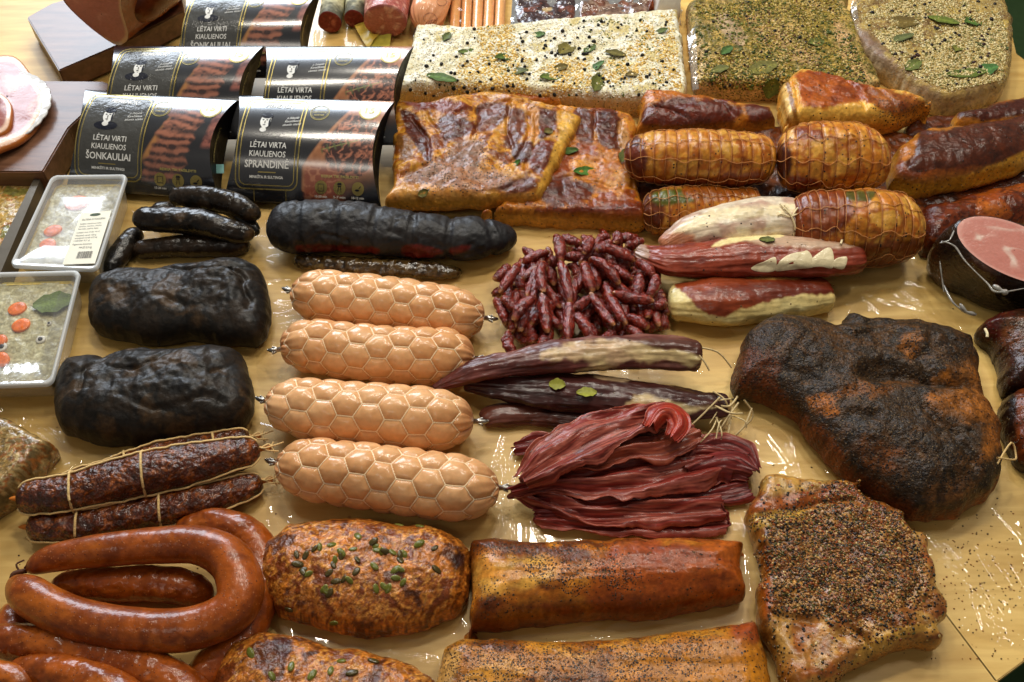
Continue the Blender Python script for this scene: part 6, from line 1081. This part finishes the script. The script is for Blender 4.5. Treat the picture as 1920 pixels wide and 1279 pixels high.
# plate
t = thing('ham_plate', unp(0, 200, .05), 'white plate with scalloped rim on the walnut board', 'plate')
cP = unp(-28, 214, .056); m = 120; th = np.arange(m)/m*2*math.pi; V = []
for f, z in ((.0, 0), (.05, .002), (.6, .002), (.78, .006), (1.0, .013), (1.01, .011), (.78, .002), (.6, 0)):
    for a in th: R_ = .098*f*(1+(.02*abs(math.sin(a*15)) if f > .9 else 0)); V.append(cP+[R_*math.cos(a), R_*math.sin(a), z-.004])
mk('plate_dish', V, grid_faces(8, m, True)[:, ::-1], pmat('porcelain', .15, (20, .02), (10, .02), col=(206, 204, 202), var=.01, coat=.3), t)
def hslice(out, z, label, seed, tilt=0.0):
    P = smooth_poly(out, 6); c = P.mean(0); V = []; n = len(P); fs = [1, 1.02, 1, .96, .9, .8, .7, .58, .45, .3, .15, .02]; zs = [-.006, -.003, 0, .0008, .001, .001, .001, .001, .001, .001, .001, .001]
    for f, dz in zip(fs, zs):
        for p in P:
            a = c+(p-c)*f; zz = z+tilt*(a[0]-c[0]); V.append(unp(a[0], a[1], zz)+np.array([0, 0, dz*1.5]))
    V = np.array(V); V[:, 2] += .002*fbm(V, 16, seed, 2); f_ = np.repeat(np.arange(len(fs)), n); r1 = ridge(V+.012*fbm(V, 22, 3, 2)[:, None], 24, seed, 2); C = mixc(lin((150, 84, 72))[None], lin((188, 138, 118))[None], ss(.6, .95, r1)); C = mixc(C, lin((226, 192, 164))[None], ((f_ == 3) | (f_ == 4))*.9); C = np.where((f_ <= 2)[:, None], lin((176, 100, 40)), C)
    o = mk('ham_slice', V, grid_faces(len(fs), n, True), M_hamc, None, np.c_[C, np.zeros(len(C))]); return base_props(o, label, 'ham slice', 'ham slices fanned on the plate')
hslice([(-60, 120), (-20, 108), (30, 108), (64, 150), (84, 190), (62, 240), (20, 272), (-60, 280)], .066, 'largest ham slice with an orange rim, lying lowest on the plate', 5, -.0001)
hslice([(-80, 150), (-30, 160), (14, 185), (22, 215), (10, 245), (-40, 260), (-90, 250)], .074, 'smaller ham slice on top of the large one, cut off by the left edge', 6)
# ------------------------------------------------------------------ black gift boxes
M_card = pmat('printed_card', .3, (400, .04), (30, .05), coat=1, var=.0, rvar=.03, coatr=.17, coatior=2.0, bd=.0004)
M_inkw = pmat('white_print', .35, col=(232, 232, 228), var=0, coat=.3); M_gold = pmat('gold_foil', .32, (500, .05), (50, .05), col=(176, 158, 96), metal=.75, var=.02)
M_goldd = pmat('gold_print', .35, col=(186, 172, 104), var=.0, coat=.3); M_inkb = pmat('dark_print', .4, col=(26, 28, 40), var=0, coat=.3); M_inside = pmat('card_edge', .45, col=(16, 16, 18), var=.02)
M_grayp = pmat('grey_panel_print', .3, col=(74, 74, 72), var=0, coat=.5)
def photo_paint(kind, U, V_):
    n = len(U); P = np.c_[U*1.25, V_, U*0]; P = P+.01*np.stack([fbm(P, 20, 5+q, 2) for q in range(3)], 1); C = np.tile(lin((23, 24, 30)), (n, 1))*(1+.0*U[:, None])
    def blend(C, m, c): return C*(1-m[:, None])+np.asarray(c)*m[:, None]
    if kind == 'ribs':
        x = U-.535; wood = ss(.012, -.012, np.abs((U-.60)-(V_-.52)*.30)-.035)*ss(.25, .35, V_)*ss(.83, .78, V_); C = blend(C, wood, lin((176, 120, 66)))
        cx = .685+(V_-.5)*.16; w = .115+.01*np.sin(V_*50); m = ss(.014, -.014, np.abs(U-cx)-w+.02*fbm(P, 14, 3, 2))*ss(.10, .14, V_)*ss(.86, .80, V_)
        rb = np.sin((V_+.12*(U-.6))*78+2*fbm(P, 6, 2, 2)); c = mixc(lin((58, 32, 28))[None], lin((166, 104, 80))[None], np.clip(.5+.5*rb+.5*fbm(P, 30, 5, 3), 0, 1)); C = C*(1-m[:, None])+c*m[:, None]
        m2 = ss(.014, -.014, np.abs(U-.935-(V_-.6)*.12)-.05)*ss(.42, .48, V_)*ss(.84, .78, V_); c2 = mixc(lin((90, 40, 34))[None], lin((170, 100, 84))[None], np.clip(.5+.8*fbm(P, 26, 8, 3), 0, 1)); C = C*(1-.8*m2[:, None])+c2*.8*m2[:, None]
        g = ss(.03, .01, np.hypot((U-.73), (V_-.85)*.7)); C = blend(C, g, lin((70, 110, 60)))
    else:
        # board edge running from lower left to upper right, meat on it
        e = (U-.50)-(V_-.10)*.0-np.where(V_ > .30, (V_-.30)*.42, (.30-V_)*.0); e2 = U-(.47+np.clip(.12-V_, 0, 1)*1.6)
        m = ss(-.01, .01, e)*ss(-.01, .01, e2)*ss(1.02, .97, U)*ss(1.30, 1.24, V_+.55*np.abs(U-.78)); fade = ss(.12, .4, V_+(.95-U)*.6)
        c = mixc(lin((150, 92, 54))[None], lin((184, 124, 82))[None], np.clip(.5+.6*fbm(P, 18, 4, 3), 0, 1)); C = C*(1-(m*fade)[:, None])+c*(m*fade)[:, None]
        rr = np.hypot((U-.80)/.20, (V_-.52)/.30); mm = ss(1.05, .9, rr+.15*fbm(P, 12, 9, 3))*ss(-.01, .02, e-.02); b = ridge(P+.03*fbm(P, 9, 2, 2)[:, None], 20, 7, 3)
        c = mixc(lin((60, 30, 26))[None], lin((190, 120, 92))[None], ss(.25, .85, b)); C = C*(1-mm[:, None])+c*mm[:, None]
        r3 = ss(.0, .03, e-.0)*ss(.33, .28, V_)*ss(.0, .1, V_)*ss(.80, .74, U+.2*V_); c = mixc(lin((150, 70, 50))[None], lin((200, 130, 96))[None], ss(.2, .8, ridge(P, 24, 17, 2))); C = C*(1-.8*r3[:, None])+c*.8*r3[:, None]
        st = ss(.006, .002, np.abs(V_-(.455+(U-.62)*.45)))*ss(.60, .62, U)*ss(.84, .82, U); C = blend(C, st, lin((150, 150, 84)))
        ag = np.sin((U*.9+V_*.3)*150); lf = ss(.05, .02, np.abs(V_-(.455+(U-.62)*.45)))*ss(.4, .8, ag)*ss(.60, .62, U)*ss(.80, .78, U); C = blend(C, lf*.8, lin((84, 96, 56)))
    return C
class Box:
    W_ = None
def giftbox(bl, br, tl, kind, label, zb_=.012, zt=.090, B=.030, raw=None):
    if raw is None: O = unp(*bl, zb_); X = unp(*br, zb_)-O; Y = unp(*tl, zt)-O
    else: O, X, Y = raw
    w = np.linalg.norm(X); h = np.linalg.norm(Y); Nn = np.cross(X, Y); Nn /= np.linalg.norm(Nn)
    t = thing('gift_box', (O+X/2)*np.array([1, 1, 0]), label, 'food box', 'black printed gift boxes')
    cr_ = .075
    def S_(u, v, lift=0.0):
        u = np.asarray(u, float); v = np.asarray(v, float); s_ = np.sin(np.clip(v, 0, 1)*math.pi)**.85; uu = .5+(u-.5)*1.0; ins = cr_*s_
        uu = ins+(1-2*ins)*u if True else u
        return O+np.multiply.outer(uu, X)+np.multiply.outer(v, Y)+np.multiply.outer(B*s_+lift, Nn)
    # flat print coordinates: no squeeze with the crease arc
    def Fp(u, v, lift=.0004):
        u = np.asarray(u, float); v = np.asarray(v, float); s_ = np.sin(np.clip(v, 0, 1)*math.pi)**.85
        return O+np.multiply.outer(u, X)+np.multiply.outer(v, Y)+np.multiply.outer(B*s_+lift, Nn)
    nu, nv = 230, 150; u, v = np.meshgrid(np.linspace(0, 1, nu), np.linspace(0, 1, nv), indexing='ij'); u = u.ravel(); v = v.ravel(); V = S_(u, v); ins = cr_*np.sin(v*math.pi)**.85; ut = ins+(1-2*ins)*u
    C = photo_paint(kind, ut, v)
    mk('front_panel', V, grid_faces(nu, nv), M_card, t, np.c_[C, np.zeros(len(C))])
    vv = np.linspace(0, 1, 40); s_ = np.sin(vv*math.pi)**.85
    for side in (0, 1):
        a = cr_*s_ if side == 0 else 1-cr_*s_; rows = []
        for f in np.linspace(1, -1, 7): rows.append(O+np.multiply.outer(a+(1 if side == 0 else -1)*.012*(1-f*f)*s_, X)+np.multiply.outer(vv, Y)+np.multiply.outer(B*s_*f-.0003, Nn))
        V = np.concatenate(rows); F = grid_faces(7, 40); mk('end_flap', V, F, M_inside, t)
        # brand name on the flap
        if side == 1:
            Vt, T = textmesh('PIEMENČIŲ', .01); x0, x1 = Vt[:, 0].min(), Vt[:, 0].max(); vf = .36+(Vt[:, 0]-x0)/(x1-x0)*.34; ff = .30-(Vt[:, 1])*.16/.7*1.0; sv = np.sin(vf*math.pi)**.85
            aa = 1-cr_*sv-.012*(1-ff*ff)*sv; PV = O+np.multiply.outer(aa+.0035, X)+np.multiply.outer(vf, Y)+np.multiply.outer(B*sv*ff, Nn); mk('flap_lettering', PV, [], M_goldd, t, T=T[:, ::-1], smooth=False)
    V = np.concatenate([O+np.multiply.outer(np.array([cr_*q, 1-cr_*q]), X)+p_*Y-Nn*B*q for p_, q in zip(vv, s_)]); F = grid_faces(40, 2)[:, ::-1]; mk('back_panel', V, F, M_inside, t)
    def strip_(pts, wd, lift=.0005):
        pts = np.array(pts, float); asp = h/w; q = pts*np.array([1, asp]); d = np.gradient(q, axis=0); d /= np.linalg.norm(d, axis=1)[:, None]+1e-9; n2 = np.c_[-d[:, 1], d[:, 0]]*wd/2; a = (q+n2)/[1, asp]; b = (q-n2)/[1, asp]
        V = np.concatenate([Fp(a[:, 0], a[:, 1], lift), Fp(b[:, 0], b[:, 1], lift)]); m = len(pts); F = np.array([[m+i, m+i+1, i+1, i] for i in range(m-1)]); return V, F
    def rr(x0, y0, x1, y1, r, n=7):
        asp = h/w; o_ = []
        for cx, cy, a0 in ((x1-r, y1-r/asp, 0), (x0+r, y1-r/asp, 90), (x0+r, y0+r/asp, 180), (x1-r, y0+r/asp, 270)):
            for i in range(n+1): a = math.radians(a0+90*i/n); o_.append((cx+r*math.cos(a), cy+r*math.sin(a)/asp))
        o_.append(o_[0]); o_ = np.array(o_); out = []
        for i in range(len(o_)-1):
            q = max(1, int(np.linalg.norm(o_[i+1]-o_[i])/.03)); out += [o_[i]+(o_[i+1]-o_[i])*k/q for k in range(q)]
        return np.array(out+[o_[0]])
    x0, x1 = (.075, .50) if kind == 'ribs' else (.085, .47)
    if kind == 'ribs':
        P = rr(x0+.01, .11, x1-.01, .93, .045); c = P.mean(0); rings = [1, .75, .5, .25, .02]; V = np.concatenate([Fp(*(c+(P-c)*f).T, .0002) for f in rings]); 
        gx, gy = np.meshgrid(np.linspace(x0+.012, x1-.012, 6), np.linspace(.12, .92, 24), indexing='ij'); mk('panel_print', Fp(gx.ravel(), gy.ravel(), .0003), grid_faces(6, 24), M_grayp, t)
    pr = [strip_(rr(x0, .10, x1, .95, .05), .0075), strip_(rr(x0+.022, .13, x1-.022, .92, .04), .0055)]
    if kind != 'ribs': pr += [strip_([(.20, .10), (.20, .05), (.20, .005)], .005), strip_([(.40, .10), (.40, .05), (.40, .005)], .005)]
    pr.append(strip_([(.225, .235), (.28, .235), (.335, .235)], .006))
    V, F, _ = join(pr); mk('gold_frame', V, F, M_gold, t)
    VW = []; TW = []; n0 = [0]
    def put(s, u, v, wd, ht, VL, TL, n_, bold=0, italic=0, center=True, rot=0):
        Vt, T = textmesh(s, bold); x0_, x1_ = Vt[:, 0].min(), Vt[:, 0].max(); X_ = (Vt[:, 0]-(x0_+x1_)/2)/(x1_-x0_)*wd+italic*Vt[:, 1]*ht; Y_ = Vt[:, 1]/.72*ht
        P = Fp(u+X_, v+Y_+rot*X_, .0006); VL.append(P); TL.append(T+n_[0]); n_[0] += len(P)
    c = (x0+x1)/2+.0
    if kind == 'ribs': words = [("LĖTAI VIRTI", .21, 0), ("KIAULIENOS", .22, 0), ("ŠONKAULIAI", .285, .02)]; sub = "MINKŠTI IR SULTINGI"
    else: words = [("LĖTAI VIRTA", .225, 0), ("KIAULIENOS", .225, 0), ("SPRANDINĖ", .275, .02)]; sub = "MINKŠTA IR SULTINGA"
    for (s, wd, b), v_ in zip(words, (.445, .365, .272)): put(s, c, v_, wd, .052 if b == 0 else .062, VW, TW, n0, .010+b*.5)
    put(sub, c, .185, .21, .022, VW, TW, n0, .03); put('PIEMENČIŲ', c+.02, .855, .18, .04, VW, TW, n0, .03, .2)
    for s, wd, v_ in (("Jo Didenybės", .075, .735), ("Karališkasis", .09, .70), ("skonis stalui", .11, .665)): put(s, c+.12, v_, wd, .024, VW, TW, n0, 0, .3, rot=.18)
    for s, u_ in (("15-20 min", .62), ("5-7 min", .735), ("10-12 min", .85)): put(s, u_, .055, .075, .018, VW, TW, n0, .02)
    mk('lettering', np.concatenate(VW), [], M_inkw, t, T=np.concatenate(TW), smooth=False)
    GV = []; GT = []; g0 = [0]; put("REIKIA TIK PAŠILDYTI", .735, .215, .23, .022, GV, GT, g0, .02); mk('gold_lettering', np.concatenate(GV), [], M_goldd, t, T=np.concatenate(GT), smooth=False)
    asp = h/w
    def disc(u, v, r, mat, name, lift=.0006, ry=None, sq=1, n=28, sh=None):
        a = np.linspace(0, 2*math.pi, n, endpoint=False); k = sh(a) if sh else 1; P = Fp(np.r_[u+r*k*np.cos(a), u], np.r_[v+(ry or r)*k*np.sin(a)/asp, v], lift); return mk(name, P, [], mat, t, T=[[i, (i+1) % n, n] for i in range(n)], smooth=False)
    for u_ in (.62, .735, .85): disc(u_, .135, .038, M_gold, 'gold_badge')
    def quad(pts, mat, name, lift=.001): P = np.array(pts); return mk(name, Fp(P[:, 0], P[:, 1], lift), [], mat, t, T=[[0, i, i+1] for i in range(1, len(P)-1)], smooth=False)
    V, F, _ = join([strip_(rr(.602, .105, .638, .16, .003, 2), .003, .001)]); mk('oven_icon', V, F, M_inkb, t)
    quad([(.720, .158), (.750, .158), (.745, .175), (.725, .175)], M_inkb, 'grill_icon'); V, F, _ = join([strip_([(.724, .148), (.746, .148)], .006, .001), strip_([(.730, .146), (.724, .100)], .003, .001), strip_([(.740, .146), (.746, .100)], .003, .001)]); mk('grill_icon', V, F, M_inkb, t)
    V, F, _ = join([strip_([(.868, .155), (.855, .135)], .005, .001)]); mk('pan_icon', V, F, M_inkb, t); disc(.845, .122, .014, M_inkb, 'pan_icon', .001, .006)
    # portrait: cap, face, collar (generic)
    uc, vc = c-.045, .70
    if kind == 'ribs':
        disc(uc, vc-.105, .075, M_inkb, 'portrait_shoulders', .0006, .030)
    disc(uc, vc, .033, M_inkw, 'portrait_face', .0007, .052, sh=lambda a: 1-.12*np.maximum(0, -np.sin(a))**2*np.abs(np.cos(a))); disc(uc+.002, vc+.060, .036, M_inkb, 'portrait_hair', .0009, .022); disc(uc-.006, vc-.088, .020, M_inkw, 'portrait_collar', .00065, .016)
    for q in (-.012, .012): disc(uc+q-.003, vc+.012, .0065, M_inkb, 'portrait_eye', .001, .004, n=10)
    disc(uc-.004, vc-.040, .009, M_inkb, 'portrait_mouth', .001, .003, n=10); disc(uc-.002, vc-.012, .003, M_grayp, 'portrait_nose', .001, .012, n=8); disc(uc+.026, vc-.01, .006, M_inkb, 'portrait_shade', .0009, .030, n=12)
    disc(.865, .86, .068, M_gold, 'round_seal', .0006); disc(.865, .86, .060, M_inkw, 'round_seal', .0009)
    V2 = []; T2 = []; n2 = [0]; Vt, T = textmesh('15', .02); x0_, x1_ = Vt[:, 0].min(), Vt[:, 0].max(); P = Fp(.865+(Vt[:, 0]-(x0_+x1_)/2)*.075, .835+Vt[:, 1]*.085, .0012); mk('seal_number', P, [], M_gold, t, T=T, smooth=False)
    a = np.linspace(0, 2*math.pi, 33); pr = [strip_(np.c_[.555+.058*np.cos(a), .82+.058*np.sin(a)/asp], .004), strip_(np.c_[.555+.050*np.cos(a), .82+.050*np.sin(a)/asp], .002)]
    V, F, _ = join(pr); mk('round_stamp', V, F, M_goldd, t); Vs = []; Ts = []; ns = [0]; put('LIETUVOS', .555, .815, .08, .022, Vs, Ts, ns, .01); put('KOKYBĖ', .555, .78, .06, .02, Vs, Ts, ns, .01); mk('stamp_lettering', np.concatenate(Vs), [], M_goldd, t, T=np.concatenate(Ts), smooth=False)
    return t, S_, O, X, Y, Nn
YV = unp(160, 168, .090)-unp(124, 354, .012); YV2 = unp(448, 178, .090)-unp(418, 376, .012)
giftbox((124, 354), (414, 376), (160, 168), 'ribs', 'nearest ribs box at the left, ŠONKAULIAI panel partly behind the jelly tray')
giftbox((418, 376), (716, 390), (448, 178), 'neck', 'nearest box reading SPRANDINĖ, fully visible beside the big smoked belly')
def backbox(tl, tr, kind, label, z, f=.97):
    a = unp(*tl, z); b = unp(*tr, z); Yv = (YV if kind == 'ribs' else YV2)*f; giftbox(None, None, None, kind, label, raw=(a-Yv, b-a, Yv))
backbox((214, 87), (496, 86), 'ribs', 'ribs box in the second row, its lower half hidden by the nearest ribs box', .112)
backbox((498, 87), (776, 87), 'neck', 'second row box reading SPRANDINĖ, its lower half hidden', .112)
backbox((350, -16), (604, -18), 'ribs', 'ribs box farthest back, cut off by the top edge of the picture', .112)
V = [unp(402, 308, .035), unp(420, 308, .035), unp(420, 325, .028), unp(402, 325, .028)]; base_props(mk('paper_tag', V, [[3, 2, 1, 0]], pmat('tag_paper', .5, col=(130, 180, 176), var=.02), smooth=False), 'small pale blue tag in the gap between the two nearest boxes', 'tag')
# ------------------------------------------------------------------ things along the top edge
M_cutsal = pmat('cut_salami', .35, (260, .4), (90, .3), coat=.3, var=.2)
M_mould = pmat('mould_casing', .6, (200, .5), (60, .4), var=.25)
for (pth, hw, lab, sd_) in [([(618, 42), (625, 0), (632, -60)], [22, 21, 20], 'left one of the two dry sausages with grey casing and a dark cut end', 1), ([(664, 36), (668, 0), (674, -60)], [19, 20, 20], 'right one of the two grey cased dry sausages, touching the yellow paper', 2)]:
    T = Tube(pth, hw, .003, 1, cap=.5, ends=(0, 1), disp=lambda x, th, P, r: .0012*fbm(P, 50, sd_, 3))
    def pnt(V, px, U, Th, L=T.L):
        n = fbm(V, 90, sd_, 3); body = mixc(lin((190, 184, 148))[None], lin((90, 88, 72))[None], ss(.35, .02, U+.15*n)); cut = mixc(lin((120, 44, 38))[None], lin((170, 96, 80))[None], ss(.1, .6, n)); isn = (U <= .0001)
        return np.c_[np.where(isn[:, None], cut, body), np.zeros(len(V))]
    o = tube('dry_sausage', T, M_mould, pnt, None, ds=.0016); one(o, lab, 'dry sausage', 'cut dry sausages at the back')
T = Tube([(722, 40), (728, -10), (735, -70)], [40, 42, 42], .004, .9, cap=.5, ends=(0, 1), disp=lambda x, th, P, r: .001*fbm(P, 30, 3, 3))
t = thing('cut_salami', T.P[0]*np.array([1, 1, 0]), 'wide pink salami with a flat marbled cut face, in yellow paper', 'salami')
tube('meat', T, M_cutsal, lambda V, px, U, Th: np.c_[mixc(lin((168, 92, 84))[None], lin((206, 150, 134))[None], ss(.1, .55, fbm(V, 130, 4, 3))), np.zeros(len(V))], t, ds=.0018)
def sheet(name, pts_z, mat, label=None, cat=None, n=14, amp=.002, seed=0, parent=None, grp=None, sub=2):
    P = np.array([unp(*p) for p in pts_z]); u, v = np.meshgrid(np.linspace(0, 1, n), np.linspace(0, 1, n), indexing='ij'); u = u.reshape(-1, 1); v = v.reshape(-1, 1); V = P[0]*(1-u)*(1-v)+P[1]*u*(1-v)+P[2]*u*v+P[3]*(1-u)*v; V[:, 2] += amp*fbm(V, 40, seed, 3)+amp
    o = mk(name, V, grid_faces(n, n)[:, ::-1], mat, parent)
    if label: base_props(o, label, cat, grp)
    return o
M_ypap = pmat('yellow_paper', .4, (90, .2), (30, .5), col=(200, 168, 66), var=.15)
sheet('wrapping_paper', [(664, 52, .006), (700, 20, .02), (716, 60, .01), (690, 96, .002)], M_ypap, parent=t, amp=.004); sheet('wrapping_paper', [(690, 70, .006), (735, 60, .008), (730, 98, .002), (700, 98, .002)], pmat('yellow_green_paper', .4, (90, .2), (30, .5), col=(190, 176, 70), var=.15), parent=t, amp=.004, seed=4)
sheet('wrapping_paper', [(738, 60, .004), (780, -40, .03), (800, -40, .03), (732, 84, .002)], pmat('brown_paper', .4, (90, .2), (30, .5), col=(120, 76, 46), var=.15), parent=t, amp=.003, seed=6)
M_pink = pmat('pink_casing', .3, (100, .1), (30, .2), coat=.6, var=.06, sss=.1)
T = Tube([(790, 52), (806, 15), (826, -60)], [30, 34, 36], .002, 1, cap=1.2, disp=lambda x, th, P, r: .0012*np.cos(th*14)*np.clip(1-x/.05, 0, 1))
t = thing('pink_sausage', T.P[0]*np.array([1, 1, 0]), 'thick pink cooked sausage printed with small round stamps, at the top edge', 'sausage')
o = tube('casing', T, M_pink, painter([(220, 150, 128), (226, 160, 138)], 14, 5, fine=.05), t); bv = bvh_of(o)
stamp = []
for (cx, cy, r_) in ((806, 34, 12), (812, 42, 6), (828, 4, 9)):
    stamp.append(cord(hp([(cx+r_*math.cos(a), cy+r_*.8*math.sin(a)) for a in np.linspace(0, 6.28, 16)], .0003), .00035, 4, sm=False))
for k in range(5): stamp.append(cord(hp([(798+k*5, 47-k*2), (800+k*5, 42-k*2)], .0003), .0004, 4, sm=False))
V, F, _ = join(stamp); mk('printed_stamp', V, F, pmat('brown_ink', .5, col=(140, 80, 74)), t)
t = thing('frankfurter_pack', unp(890, 20, 0)*np.array([1, 1, 0]), 'clear vacuum pack of slim pink frankfurters behind the salted slab', 'sausage pack')
for k in range(5): 
    x = 852+k*21; tube('frankfurter', Tube([(x-1, 84), (x+2, 20), (x+6, -60)], [9.6, 10, 10], .002, 1, cap=1.2), M_pink, painter([(220, 156, 116), (226, 164, 126)], 14, 5, fine=.05), t, ds=.0022)
sheet('vacuum_film', [(838, 60, .012), (943, 60, .012), (950, -50, .026), (852, -50, .026)], M_film, parent=t, amp=.0012); 
t2 = [(940, 60, 978), (0, 0, 0)]
M_vac = pmat('vacuum_meat', .3, (200, .4), (60, .5), coat=.9, var=.3, coatr=.08)
for (a, b, cx, lab, cols_, sd_) in ((975, 1070, 1022, 'vacuum pack of dark meat pieces with one pale fleck', [(56, 40, 46), (76, 54, 58), (44, 32, 38), (110, 60, 56)], 1), (1096, 1214, 1155, 'clear vacuum tray of sliced brown meat at the top edge', [(120, 74, 66), (92, 52, 46), (140, 112, 104), (110, 84, 80)], 2)):
    t = thing('vacuum_pack', unp(cx, 10, 0)*np.array([1, 1, 0]), lab, 'meat pack', 'vacuum packs along the top edge')
    slab('meat', [(a, 52), (b, 46), (b+2, -30), (a+6, -30)], .014, M_vac, painter(cols_, 45, 170+sd_, fine=.2, contrast=2.2, layers=[([(1018, 16), (1034, 14), (1034, 20), (1020, 22)], (190, 160, 130), 1.5, 1)]), parent=t, e=.008, k=.7, bump=bb(.003, 40, .001, 90, 3))
    sheet('vacuum_film', [(a-18, 56, .004), (b+16, 52, .004), (b+20, -40, .018), (a-12, -40, .018)], film_mat('thick_film', (.95, .95, .95), .1, haze=.10, bs=(60, .5), boost=1.6), parent=t, amp=.002, seed=sd_, n=40)
one(slab('paper_wrapped_block', [(1228, -20), (1275, -24), (1282, 20), (1284, 40), (1232, 26)], .05, pmat('white_paper', .6, (80, .1), (20, .2), col=(226, 224, 218), var=.03), painter([(226, 224, 218)], 20, 3), e=.006, k=.8), 'plain white wrapped block at the top edge between the salted and herb slabs', 'packet')
one(slab('red_meat_piece', [(1216, -20), (1226, -20), (1228, 22), (1218, 22)], .04, M_vac, painter([(120, 50, 30), (150, 70, 40)], 20, 3), e=.006, k=.8), 'thin strip of reddish meat beside the white wrapped block', 'meat')
# film edges standing between the slabs
sheet('pouch_edge', [(1288, 70, .05), (1303, 50, .06), (1310, 170, .03), (1298, 172, .03)], film_mat('thick_film', (.95, .95, .95), .1), 'upright clear pouch edge between the salted and the herb covered slab', 'plastic film', amp=.003, n=20)
sheet('pouch_edge', [(1592, 0, .05), (1604, -5, .06), (1612, 70, .03), (1602, 75, .03)], film_mat('thick_film', (.95, .95, .95), .1), 'upright clear pouch edge between the herb and the seed covered slab', 'plastic film', amp=.003, n=20)

for o in COL.objects:
    n = o.name.split('.')[0]
    if n in ('lettering', 'gold_lettering', 'flap_lettering', 'stamp_lettering', 'straw_string', 'netting', 'printed_stamp', 'barcode') and o.type == 'MESH': o['kind'] = 'stuff'
